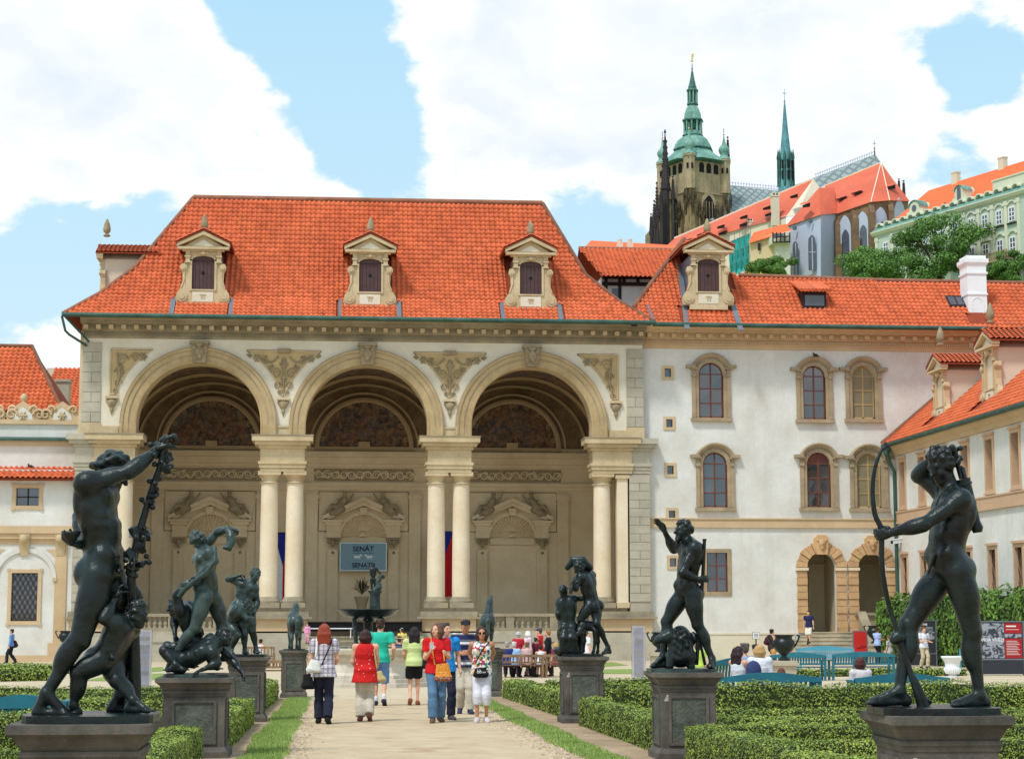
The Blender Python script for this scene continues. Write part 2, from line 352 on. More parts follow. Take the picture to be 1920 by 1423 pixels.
class Tiler:
 """collects tile placements of one roof; the largest/nearest become objects, the rest one joined part"""
 def __init__(s,pu=.29,pv=.34,amp=.045):s.pu,s.pv,s.amp=pu,pv,amp;s.T=[]
 def slope(s,o,u,up,poly3,holes=()):
  o=Vector(o);u=Vector(u).normalized();up=Vector(up);up=(up-u*up.dot(u)).normalized();nrm=u.cross(up)
  P=[((Vector(p)-o).dot(u),(Vector(p)-o).dot(up))for p in poly3];Hs=[[((Vector(p)-o).dot(u),(Vector(p)-o).dot(up))for p in h]for h in holes]
  x0=min(p[0]for p in P);x1=max(p[0]for p in P);y0=min(p[1]for p in P);y1=max(p[1]for p in P)
  nx=int((x1-x0)/s.pu)+1;ny=int((y1-y0)/s.pv)+1
  gx,gy=np.meshgrid(np.arange(nx),np.arange(ny));gx=x0+gx.ravel()*s.pu;gy=y0+gy.ravel()*s.pv
  ok=inpoly(gx+s.pu/2,gy+s.pv/2,P)
  for h in Hs:ok&=~inpoly(gx+s.pu/2,gy+s.pv/2,h)
  B=np.array([list(u),list(up),list(nrm)])
  for a,b in zip(gx[ok],gy[ok]):s.T.append((b,o+u*float(a)+up*float(b)+nrm*(.01+.012*random.random()),B))
 def build(s,mat,parent,nobj=300,name='roof_tile',rest='roof_tiles'):
  v,f=tile_mesh(s.pu,s.pv,s.amp,name);s.T.sort(key=lambda t:t[0])
  one,many=s.T[:nobj],s.T[nobj:]
  me=npmesh(name,v,f,False);me.materials.append(mat)
  for b,p,B in one:
   M=Matrix(B.T.tolist()).to_4x4();M.translation=p;relink(me,name,parent,M)
  if many:
   Bs=np.array([t[2]for t in many]);Ps=np.array([list(t[1])for t in many])
   V=np.einsum('vi,tij->tvj',v,Bs)+Ps[:,None,:];Fq=(f[None]+(np.arange(len(many))*len(v))[:,None,None]).reshape(-1,4)
   o=npobj(rest,V.reshape(-1,3),Fq,mat,parent);o['kind']='stuff'
def leaves(P,Nrm,size,sz_var=.4,tilt=.9,seed=0):
 """quads at points P, facing roughly Nrm with random tilt"""
 r=np.random.default_rng(seed);n=len(P);d=Nrm+(r.random((n,3))-.5)*2*tilt;d/=np.linalg.norm(d,axis=1)[:,None]+1e-9
 a=np.cross(d,r.random((n,3))-.5);a/=np.linalg.norm(a,axis=1)[:,None]+1e-9;b=np.cross(d,a)
 s=size*(1+(r.random(n)-.5)*2*sz_var)[:,None];a=a*s;b=b*s*.62
 V=np.stack([P-a,P+b*.8+a*.1,P+a,P-b*.8+a*.1],1).reshape(-1,3);F=np.arange(4*n).reshape(n,4);return V,F
# ------------------------------------------------------------------ materials
M={}
M['sand']=mat('sand',srgb(202,184,156),.95,.06,1.2,srgb(190,168,138),.5,16,.25,60)
def damp_fn(n,l,mixc,cur):
 geo=n.new('ShaderNodeNewGeometry');q=n.new('ShaderNodeTexNoise');q.inputs['Scale'].default_value=.55;q.inputs['Detail'].default_value=5;l.new(geo.outputs['Position'],q.inputs['Vector']);r=n.new('ShaderNodeMapRange');r.inputs['From Min'].default_value=.60;r.inputs['From Max'].default_value=.70;r.inputs['To Max'].default_value=.6;l.new(q.outputs['Fac'],r.inputs['Value']);return mixc(r.outputs['Result'],cur,srgb(160,122,88))
M['path']=mat('path_sand',srgb(200,178,146),.95,.07,2.2,srgb(184,158,124),.4,24,.3,90,wave=damp_fn)
M['soil']=mat('soil',srgb(180,152,122),.95,.25,1.5,None,.5,18,.5,40)
M['lawn']=mat('lawn',srgb(138,156,80),.9,.2,.8,srgb(120,138,66),.5,30,.5,80)
M['blade']=mat('grass_blade',srgb(156,176,96),.8,.2,1.5,None,.5,20,isl=.3)
M['leaf']=mat('box_leaf',srgb(152,164,68),.6,.32,1.6,srgb(84,110,38),.5,6,isl=.45,spec=.35)
M['hedge_core']=mat('hedge_core',srgb(44,58,26),.9,.3,4)  # dark green core; shade in gaps and sides is put into its colour
M['hornbeam']=mat('hornbeam_leaf',srgb(104,138,52),.6,.25,.5,srgb(60,94,34),.5,4,isl=.4,spec=.3)
M['white']=mat('white_plaster',srgb(227,226,220),.9,.07,.45,srgb(208,203,192),.42,5,.12,9,stain=srgb(196,187,170),stain_amt=.35)
M['offwhite']=mat('cream_plaster',srgb(226,217,197),.9,.06,.5,srgb(212,200,176),.5,6,.1,10)
M['tan']=mat('tan_stucco',srgb(208,188,152),.9,.10,.9,srgb(186,162,124),.5,7,.15,16,stain=srgb(150,128,96),stain_amt=.35)
M['arch']=mat('weathered_archivolt',srgb(194,170,130),.9,.12,.9,srgb(168,142,102),.5,7,.18,16,stain=srgb(140,118,86),stain_amt=.4)
M['tan_dark']=mat('ochre_relief_ground',srgb(198,172,126),.9,.10,1.2,srgb(176,150,106),.5,9,.15,20)
M['ochre']=mat('ochre_stucco',srgb(210,184,148),.9,.06,.6,srgb(196,168,130),.5,6,.1,12,stain=srgb(180,146,108),stain_amt=.3)
M['relief']=mat('grey_relief',srgb(168,150,118),.85,.15,3,srgb(128,114,90),.5,20,.2,30)
M['column']=mat('column_stucco',srgb(230,216,190),.85,.07,.5,srgb(220,198,164),.45,5,.1,14)
M['grey']=mat('grey_stone',srgb(186,178,158),.9,.08,.8,srgb(164,156,138),.5,6,.12,18,isl=.07)
M['cornice']=mat('weathered_cornice',srgb(164,152,126),.9,.14,.8,srgb(128,116,94),.5,8,.12,16)
M['ledge']=mat('weathered_ledge',srgb(170,156,130),.9,.16,1.0,srgb(124,114,98),.5,9,.15,20)
M['inside']=mat('loggia_stucco',srgb(230,210,176),.9,.07,.5,srgb(210,186,148),.5,5,.12,12)
M['tile']=mat('clay_tile',srgb(220,114,72),.75,.12,.35,srgb(204,98,60),.5,3,isl=.15,spec=.25,stain=srgb(150,70,48),stain_amt=.25)
M['tile_base']=mat('roof_underlay',srgb(150,66,40),.9,.15,1)
M['ridge']=mat('ridge_tile',srgb(150,100,78),.9,.25,1.2,isl=.2)
M['lead']=mat('lead_flashing',srgb(120,126,134),.5,.1,1,metal=.3)
M['gutter']=mat('green_copper_gutter',srgb(52,74,66),.5,.2,1.2,srgb(74,112,98),.5,6,metal=.3)
M['shutter']=mat('brown_shutter',srgb(86,62,62),.7,.15,3,fine=25)
M['dark']=mat('dark_void',(.012,.011,.012),.9,.1)
M['darkwood']=mat('dark_timber',srgb(52,38,36),.7,.2,3)
M['glass']=mat('window_glass',(.02,.024,.032),.04,.3,.6,(.045,.05,.06),.5,1,spec=.5,ior=2.1,isl=.4)
M['wing_glass']=mat('dull_wing_pane',(.030,.018,.014),.25,.3,2,spec=.15)  # darker, less reflective pane for the wing windows
M['porch']=mat('porch_plaster',srgb(196,178,146),.9,.1,1)
M['frame']=mat('red_brown_frame',srgb(120,66,50),.6,.12,3)
M['stone']=mat('window_stone',srgb(176,156,126),.9,.12,1.4,srgb(146,128,104),.5,10,.15,22)
M['rust']=mat('sandstone_block',srgb(206,168,122),.9,.12,1.3,srgb(180,142,108),.5,10,.2,20,isl=.10)
M['step']=mat('stone_step',srgb(196,184,160),.9,.12,1.3,srgb(160,148,126),.5,12,.15,25)
M['pale_stone']=mat('pale_basin_stone',srgb(214,204,188),.85,.12,1.3,srgb(176,162,144),.45,10,.15,25)
M['bronze']=mat('bronze',(.0045,.0045,.0045),.25,.3,3.2,(.014,.026,.025),.40,9,.25,26,spec=.32,stain=(.030,.052,.048),stain_amt=.6,rvar=.08)
M['bronze_green']=mat('green_bronze',(.007,.008,.0085),.28,.3,5.0,(.055,.095,.085),.45,12,.22,26,spec=.36,stain=(.075,.12,.105),stain_amt=.7,rvar=.08)
M['ped']=mat('dark_sandstone',srgb(112,104,94),.9,.22,1.8,srgb(58,56,54),.5,12,.35,24,stain=srgb(40,40,40),stain_amt=.5)
M['ped_panel']=mat('vermiculated_panel',srgb(104,106,94),.95,.25,5,srgb(62,66,60),.5,26,.9,26)
M['castle']=mat('cathedral_stone',srgb(168,144,108),.9,.2,.08,srgb(96,84,66),.42,.6,.2,1.5,stain=srgb(50,46,42),stain_amt=.8)
M['castle_pale']=mat('tower_pale_stone',srgb(182,160,128),.9,.18,.25,None,.5,1.5,.2,2,stain=srgb(100,86,70),stain_amt=.7)
M['soot']=mat('sooty_pinnacle',srgb(66,58,60),.9,.25,.3)
M['copper']=mat('green_copper',srgb(132,172,156),.6,.2,.35,srgb(70,122,110),.5,2.5,.1,3,stain=srgb(40,60,56),stain_amt=.6)
M['flc']=mat('blue_green_copper',srgb(104,160,164),.6,.2,.35,srgb(58,104,112),.5,2.5,stain=srgb(40,60,66),stain_amt=.6)
M['copper_dark']=mat('dark_copper',srgb(48,66,64),.6,.25,.8,srgb(84,140,124),.5,3)
M['gold']=mat('gilding',(.85,.6,.2),.3,.1,2,metal=.9)
M['slate']=mat('patterned_slate',srgb(128,142,142),.7,.15,.15)
M['far_tile']=mat('far_clay_tile',srgb(214,106,78),.8,.1,.1,srgb(196,92,66),.5,1.2,.2,4)
M['far_tile2']=mat('far_orange_tile',srgb(236,110,62),.8,.08,.1,None,.5,1.2,.2,4)
M['lilac']=mat('blue_grey_plaster',srgb(186,192,208),.9,.05,.1,None,.5,.7)
M['chapel_stone']=mat('chapel_stone',srgb(140,112,84),.9,.2,.3,srgb(96,76,60),.5,1.4,.3,2)
M['green_wall']=mat('pale_green_plaster',srgb(182,196,182),.9,.05,.1,None,.5,.7)
M['cream_trim']=mat('cream_trim',srgb(212,210,186),.9,.05,.2)
M['yellow_wall']=mat('yellow_plaster',srgb(212,188,146),.9,.06,.2)
M['buff']=mat('buff_plaster',srgb(224,208,184),.9,.06,.2)
M['win_white']=mat('white_casement',srgb(236,238,240),.6,.04,1)
M['far_glass']=mat('far_glass',(.09,.10,.13),.15,.2,.5,spec=.7)
M['net']=mat('teal_netting',srgb(56,172,160),.85,.18,.25,srgb(36,142,134),.5,1.5)
M['bark']=mat('bark',srgb(70,58,46),.9,.2,2)
M['tree']=mat('tree_leaf',srgb(110,146,68),.65,.25,.12,srgb(66,104,42),.5,.8,isl=.4)
M['teal']=mat('teal_bench_paint',srgb(44,118,132),.5,.12,1.5,srgb(38,100,118),.5,10)
M['teak']=mat('weathered_teak',srgb(150,118,86),.8,.15,4,srgb(112,90,70),.5,20,isl=.12)
def fresco_fn(n,l,mixc,cur):
 geo=n.new('ShaderNodeNewGeometry')
 def ns(sc_,off,d=4):
  mp=n.new('ShaderNodeMapping');mp.inputs['Location'].default_value=off;l.new(geo.outputs['Position'],mp.inputs[0])
  q=n.new('ShaderNodeTexNoise');q.inputs['Scale'].default_value=sc_;q.inputs['Detail'].default_value=d;q.inputs['Distortion'].default_value=1.2;l.new(mp.outputs[0],q.inputs['Vector'])
  r=n.new('ShaderNodeMapRange');r.inputs['From Min'].default_value=.42;r.inputs['From Max'].default_value=.66;l.new(q.outputs['Fac'],r.inputs['Value']);return r.outputs['Result']
 cur=mixc(ns(.8,(0,0,0)),cur,srgb(124,78,60));cur=mixc(ns(1.0,(9,3,1)),cur,srgb(84,90,98));cur=mixc(ns(2.0,(4,8,2)),cur,srgb(66,56,50));cur=mixc(nm(n,l,'MULTIPLY',ns(2.6,(1,5,7)),.8),cur,srgb(150,118,88));return cur
M['fresco']=mat('fresco',srgb(112,96,78),.9,.2,.8,None,.5,6,wave=fresco_fn)
M['vault_trim']=mat('stucco_vault_trim',srgb(186,162,124),.9,.1,1.2)
M['vault']=mat('painted_vault',srgb(138,114,84),.9,.15,.9,srgb(84,68,48),.5,3,.3,6)
# ------------------------------------------------------------------ ground
def sheet(name,pts,m,dz,kind='structure',sub=0):
 mb=MB();mb.poly([(x,y,gz(y)+dz)for x,y in pts]);o=mb.build(name,m);o['kind']=kind;return o
mb=MB();xs=[-900,-200,-60,-20,0,20,60,200,900];ys=[-60,-10,0,15,30,60,104,140]
for i in range(len(xs)-1):
 for j in range(len(ys)-1):mb.poly([(xs[i],ys[j],gz(ys[j])),(xs[i+1],ys[j],gz(ys[j])),(xs[i+1],ys[j+1],gz(ys[j+1])),(xs[i],ys[j+1],gz(ys[j+1]))])
tag(mb.build('ground',M['sand']),kind='structure')
def hillz(x,y):
 if y<=140:return gz(y)
 t=min(max((y-150)/235,0),1);t=t*t*(3-2*t);return gz(140)+t*(62+.045*max(min(x,500),-100))*(0.35+.65*min(max((x+120)/240,0),1))
mb=MB();gx=np.linspace(-1800,1800,49);gy=[140,170,200,240,280,330,380,440,500,560,640,800,1200,2500]
vs_=[(x,y,hillz(x,y)-.5*(y>141))for y in gy for x in gx];n=len(gx)
mb.add(vs_,[(j*n+i,j*n+i+1,(j+1)*n+i+1,(j+1)*n+i)for j in range(len(gy)-1)for i in range(n-1)],True)
tag(mb.build('hill',M['lawn']),kind='structure')
def wav(y,a,s):return a*(math.sin(y*.9+s)+.6*math.sin(y*2.3+s*2))
ysl=[3+i*.8 for i in range(53)]
sheet('path',[(-.74+wav(y,.03,1),y)for y in ysl]+[(3.0+wav(y,.05,3),y)for y in ysl[::-1]],M['path'],.004)
def strip(name,x0,x1,y0,y1,m,dz,s=0,a=.05):
 yy=[y0+(y1-y0)*i/40 for i in range(41)]
 return sheet(name,[(x0+wav(y,a,s),y)for y in yy]+[(x1+wav(y,a,s+2),y)for y in yy[::-1]],m,dz)
strip('soil_bed',-2.6,-.62,3,45.6,M['soil'],.008,1);strip('soil_bed',2.95,6.0,3,45.6,M['soil'],.008,2)
LAWNS=[(-1.24,-.70,3,45.2,4),(2.98,3.46,3,45.2,6)]
for x0,x1,y0,y1,s in LAWNS:strip('lawn_strip',x0,x1,y0,y1,M['lawn'],.013,s,.035)
sheet('parterre_soil',[(4.2,6),(30,6),(30,45.4),(4.2,45.4)],M['soil'],.0045)
sheet('parterre_soil',[(-26,6),(-1.6,6),(-1.6,45.4),(-26,45.4)],M['soil'],.0045)
def gpoly(name,pix,m,dz):return sheet(name,[(G(*p).x,G(*p).y)for p in pix],m,dz)
gpoly('lawn',[(1120,1243),(1148,1241),(1178,1247),(1120,1250)],M['lawn'],.01)
gpoly('lawn',[(1110,1255),(1190,1254),(1190,1263),(1110,1263)],M['lawn'],.01)
gpoly('lawn',[(255,1254),(306,1250),(306,1258),(230,1262)],M['lawn'],.01)
gpoly('lawn',[(160,1276),(205,1266),(306,1262),(310,1273),(250,1277)],M['lawn'],.01)
gpoly('lawn',[(1340,1236),(1360,1234),(1362,1254),(1340,1258)],M['lawn'],.01)
# grass blades along the lawn strips and the ragged gravel at the path's edge
P=[];
for x0,x1,y0,y1,s in LAWNS:
 n=26000;y=17+(y1-17)*rng.random(n)**1.6;x=x0+(x1-x0)*rng.random(n)+np.array([wav(t,.035,s)for t in y])+(rng.random(n)-.5)*.06;P.append(np.stack([x,y,SLOPE*y+.012],1))
P=np.concatenate(P);n=len(P);hh=.025+.03*rng.random(n);an=rng.random(n)*PI;w=.006
dx=np.cos(an)*w;dy=np.sin(an)*w;lean=(rng.random((n,2))-.5)*.04
V=np.stack([P+np.stack([-dx,-dy,0*dx],1),P+np.stack([dx,dy,0*dx],1),P+np.stack([lean[:,0],lean[:,1],hh],1)],1).reshape(-1,3)
tag(npobj('grass',V,np.arange(3*n).reshape(n,3),M['blade']),kind='stuff')
n=5000;y=17+28*rng.random(n)**1.5;side=rng.random(n)<.5;x=np.where(side,2.92,-.66)+rng.normal(0,.16,n);r=.008+.014*rng.random(n)
P=np.stack([x,y,SLOPE*y+.006],1);o=np.array([(-1,-1,0),(1,-1,0),(.8,1,0),(-1,.8,0),(0,0,1.1)])
V=(P[:,None]+o[None]*r[:,None,None]*(1+.5*(rng.random((n,5,1))-.5))).reshape(-1,3);F=(np.array([(0,1,4),(1,2,4),(2,3,4),(3,0,4)])[None]+5*np.arange(n)[:,None,None]).reshape(-1,3)
M['pebble']=mat('pebble',srgb(196,172,142),.9,.2,3,isl=.3)
tag(npobj('gravel',V,F,M['pebble']),kind='stuff')
# ------------------------------------------------------------------ the great loggia
YF,YB=104.0,115.0
xF=lambda p:W(p,820,YF).x
zF=lambda p:W(690,p,YF).z
xB=lambda p:W(p,820,YB).x
zB=lambda p:W(690,p,YB).z
LC=[-7.98,1.30,10.56];AR=3.40;AZ=zF(684.5)-AR;AO=4.32
XL,XR=xF(150),xF(1208)
Z_IMP=zF(819);Z_TOP=zF(640)
log=thing('loggia_building','garden loggia with three great arches on paired columns under a red hip roof','loggia',(1.3,YF,gz(YF)))
# front wall with three openings, soffits
mb=MB()
def wall_arcade(mb,y,flip=False):
 xs=XL+.05
 for c in LC:
  pts=[(c-AR,Z_IMP),(c-AR,AZ)]+[(c-AR*math.cos(PI*i/36),AZ+AR*math.sin(PI*i/36))for i in range(1,36)]+[(c+AR,AZ),(c+AR,Z_IMP)]
  mb.poly([(xs,y,Z_IMP),(c-AR,y,Z_IMP),(c-AR,y,Z_TOP),(xs,y,Z_TOP)])
  for(x0,z0),(x1,z1)in zip(pts[1:-2],pts[2:-1]):mb.poly([(x0,y,z0),(x1,y,z1),(x1,y,Z_TOP),(x0,y,Z_TOP)])
  xs=c+AR
 mb.poly([(xs,y,Z_IMP),(XR-.05,y,Z_IMP),(XR-.05,y,Z_TOP),(xs,y,Z_TOP)])
wall_arcade(mb,YF);wall_arcade(mb,YF+1.3)
mb.build('wall',M['offwhite'],log)
for c in LC:
 mb=MB();pts=[(c-AR,Z_IMP),(c-AR,AZ)]+[(c-AR*math.cos(PI*i/36),AZ+AR*math.sin(PI*i/36))for i in range(1,36)]+[(c+AR,AZ),(c+AR,Z_IMP)]
 for(x0,z0),(x1,z1)in zip(pts[:-1],pts[1:]):mb.add([(x0,YF,z0),(x1,YF,z1),(x1,YF+1.3,z1),(x0,YF+1.3,z0)],[(0,1,2,3)])
 mb.build('arch_soffit',M['tan'],log)
for c in LC:  # archivolts
 prof=[(AR,0),(AR,-.10),(AR+.08,-.13),(AR+.10,-.10),(AR+.42,-.12),(AR+.43,-.15),(AR+.70,-.17),(AR+.72,-.22),(AO-.10,-.25),(AO-.02,-.2),(AO,-.0)]
 a=MB();a.arc(c,AZ,prof,0,PI,40,YF)
 for sgn in(-1,1):
  v=[(c+sgn*r,YF+dy,z)for r,dy in prof for z in(Z_IMP,AZ)];k=len(prof)
  a.add(v,[(2*i,2*i+1,2*i+3,2*i+2)for i in range(k-1)])
 av=a.build('archivolt',M['arch'],log);a=MB()
 for r_,y_ in((AR+.43,.152),(AR+.71,.2),(AO-.05,.235)):a.arc(c,AZ,[(r_-.022,YF-y_+.03),(r_-.022,YF-y_),(r_+.022,YF-y_-.012),(r_+.022,YF-y_+.03)],0,PI,40,0)
 a.build('grime_shade_line',M['ledge'],av)  # dark rings: grime, plus painted moulding shade that the soft light leaves out
 # keystone with a carved mask
 ks=MB();zt=AZ+AO;ks.prism([(c-.34,YF-.42,zt-.95),(c+.34,YF-.42,zt-.95),(c+.44,YF-.42,zt+.12),(c-.44,YF-.42,zt+.12)],(0,.45,0));ks.box(c-.55,c+.55,YF-.5,YF,zt+.12,zt+.28)
 k=ks.build('keystone',M['relief'],log)
 s=SD(.04);z0=zt-.35
 s.ell((c,YF-.45,z0),(.24,.16,.30)).ell((c,YF-.6,z0-.05),(.05,.07,.12)).ell((c-.11,YF-.57,z0+.1),(.1,.05,.04)).ell((c+.11,YF-.57,z0+.1),(.1,.05,.04)).ell((c,YF-.55,z0-.26),(.13,.09,.16)).ell((c-.3,YF-.42,z0+.25),(.12,.1,.14)).ell((c+.3,YF-.42,z0+.25),(.12,.1,.14)).ell((c,YF-.5,z0+.4),(.2,.1,.1))
 s.build('mask',M['relief'],k,.035)
# piers: paired columns, capitals, entablature block, pedestal
ZC0,ZC1=zF(1129),zF(884)
piers=[(LC[0]+LC[1])/2,(LC[1]+LC[2])/2]
def entab(x0,x1,y0,y1,par):
 e=MB()
 for(za,zb,ex)in((zF(885),zF(878),.0),(zF(878),zF(871),.06),(zF(871),zF(866),.12),(zF(866),zF(842),.0),(zF(842),zF(836),.1),(zF(836),zF(829),.3),(zF(829),zF(819),.46)):
  e.box(x0-ex,x1+ex,y0-ex,y1,za,zb)
 e.build('entablature',M['tan'],par)
 e=MB();e.box(x0-.5,x1+.5,y0-.5,y1,zF(819),zF(819)+.05);e.build('ledge',M['ledge'],par)
def column(x,y,par,half=False):
 h=ZC1-ZC0;b=MB()
 prof=[(.50-.035*max(0,t-.3)/.7*1.0,ZC0+.30+(h-.95)*t)for t in[i/12 for i in range(13)]]
 b.lathe(prof,(x,y,0),28);c=b.build('column',M['column'],par)
 z=ZC1;k=MB();k.lathe([(.47,z-.68),(.55,z-.66),(.55,z-.60),(.47,z-.58),(.47,z-.42),(.52,z-.38),(.60,z-.22)],(x,y,0),28);k.box(x-.63,x+.63,y-.63,y+.63,z-.22,z-.0);k.build('capital',M['tan'],c)
 k=MB();k.box(x-.66,x+.66,y-.66,y+.66,ZC0-.30,ZC0-.02);k.lathe([(.64,ZC0-.02),(.66,ZC0+.06),(.64,ZC0+.14),(.56,ZC0+.17),(.57,ZC0+.26),(.5,ZC0+.31)],(x,y,0),28);k.build('base',M['ledge'],c)
def pedestal_block(x0,x1,y0,y1,par,m='ochre'):
 p=MB();p.box(x0-.12,x1+.12,y0-.12,y1,zF(1156),zF(1146));p.box(x0-.3,x1+.3,y0-.3,y1,zF(1160),zF(1156));p.build('pedestal_ledge',M['ledge'],par)
 p=MB();p.box(x0-.05,x1+.05,y0-.05,y1,zF(1186),zF(1160));p.build('pedestal_block',M[m],par)
 p=MB();p.box(x0-.25,x1+.25,y0-.25,y1,zF(1194),zF(1186));p.box(x0-.4,x1+.4,y0-.4,y1,zF(1203),zF(1194));p.box(x0-.45,x1+.45,y0-.45,y1,gz(YF)-.2,zF(1203));p.build('pedestal_foot',M['grey'],par)
yc=YF+.65
for x in piers:
 entab(x-1.22,x+1.22,YF-.1,YF+1.4,log)
 for d in(-.70,.70):column(x+d,yc-.1,log)
 pedestal_block(x-1.45,x+1.45,YF-.15,YF+1.5,log)
 w=MB();w.prism([(x-.62,YF-.08,zF(800)),(x+.62,YF-.08,zF(800)),(x+1.0,YF-.08,Z_IMP+.06),(x-1.0,YF-.08,Z_IMP+.06)],(0,.08,0));w.box(x-.62,x+.62,YF-.13,YF,zF(803),zF(800));w.build('pier_panel',M['tan'],log)
for sgn,x in((1,LC[2]+AR),(-1,LC[0]-AR)):
 xa,xb=sorted((x+.15*sgn,x+.15*sgn+(sgn*2.1)))
 entab(min(xa,x+.02*sgn),max(xb,x+.02*sgn),YF-.1,YF+1.4,log)
 column(x+.62*sgn,yc-.1,log)
 pl=MB();px0,px1=sorted((x+1.42*sgn,x+2.02*sgn));pl.box(px0,px1,YF+.05,YF+1.2,ZC0,ZC1-.3);pl.build('pilaster',M['column'],log)
 cp=MB();cp.box(px0-.1,px1+.1,YF-.05,YF+1.2,ZC1-.3,ZC1-.08);cp.box(px0-.06,px1+.06,YF-.03,YF+1.2,ZC0-.3,ZC0);cp.build('pilaster_trim',M['tan'],log)
 q0,q1=sorted((x+2.1*sgn,x+3.28*sgn))
 e=MB()
 for(za,zb,ex)in((zF(885),zF(878),.02),(zF(878),zF(871),.06),(zF(871),zF(866),.12),(zF(866),zF(842),.0),(zF(842),zF(836),.1),(zF(836),zF(829),.3),(zF(829),zF(819),.44)):
  e.box(q0-(ex if sgn<0 else 0),q1+(ex if sgn>0 else 0),YF-.04-ex,YF+1.3,za,zb)
 e.build('entablature',M['grey'],log)
 bk=MB();bk.box(q0+.02,q1-.02,YF+.02,YF+1.25,gz(YF)-.2,zF(885));bk.build('corner_pier',M['grey'],log)
 a0,a1=sorted((x+.2*sgn,q1 if sgn>0 else q0));pedestal_block(a0,a1,YF-.15,YF+1.3,log,'ochre')
 n=15;z=zF(885)-.04;hh=(zF(885)-.08-(ZC0+.0))/n  # ashlar blocks of the lower corner pier
 for i in range(n):
  zt=z-i*hh;spans=[(q0,q1)]if i%2==0 else[(q0,(q0+q1)/2-.0),((q0+q1)/2+.0,q1)]
  for s0,s1 in spans:
   b=MB();b.box(s0+.012,s1-.012,YF-.03-random.random()*.012,YF+.02,zt-hh+.012,zt-.012);b.build('ashlar_block',M['grey'],log)
 u0,u1=(xF(1175),XR-.02)if sgn>0 else(XL+.02,xF(187));n=8;zt0=zF(648);hh=(zt0-zF(796))/n
 for i in range(n):
  zt=zt0-i*hh;spans=[(u0,u1)]if i%2==0 else[(u0,(u0+u1)/2),((u0+u1)/2,u1)]
  for s0,s1 in spans:
   b=MB();b.box(s0+.012,s1-.012,YF-.06-random.random()*.012,YF-.004,zt-hh+.012,zt-.012);b.build('ashlar_block',M['grey'],log)
 b=MB();b.box(u0-.03,u1+.03,YF-.08,YF-.004,zF(819),zF(797));b.build('corner_plinth',M['tan'],log)
 w=MB();g0,g1=sorted((x+.95*sgn,u0 if sgn>0 else u1));w.box(g0,g1,YF-.10,YF-.002,zF(819),zF(803));w.build('pier_panel',M['tan'],log)
# spandrel panels with carved scrollwork and little mask corbels
def spiral(mb,cx,cz,r,sgn,y,t=.045,turns=1.6,a0=0.0):
 pts=[(cx+sgn*r*(1-i/26*.85)*math.cos(a0+i/26*turns*2*PI),y,cz+r*(1-i/26*.85)*math.sin(a0+i/26*turns*2*PI))for i in range(27)]
 mb.tube(pts,[t*(1-i/40)for i in range(27)],5)
def rosette(mb,cx,cz,r,y):
 for k in range(6):
  a=k*PI/3;mb.lathe([(.001,-.05),(r*.42,-.02),(r*.42,.02),(.001,.05)],(0,0,0),6)if False else None
  c=(cx+math.cos(a)*r*.6,y,cz+math.sin(a)*r*.6);mb.tube([(cx,y-.03,cz),c,(cx+math.cos(a)*r,y,cz+math.sin(a)*r)],[.03,r*.3,.02],5)
 mb.tube([(cx,y,cz),(cx,y-.09,cz)],[.07,.03],6)
RS=AO+.56;zt=zF(660)
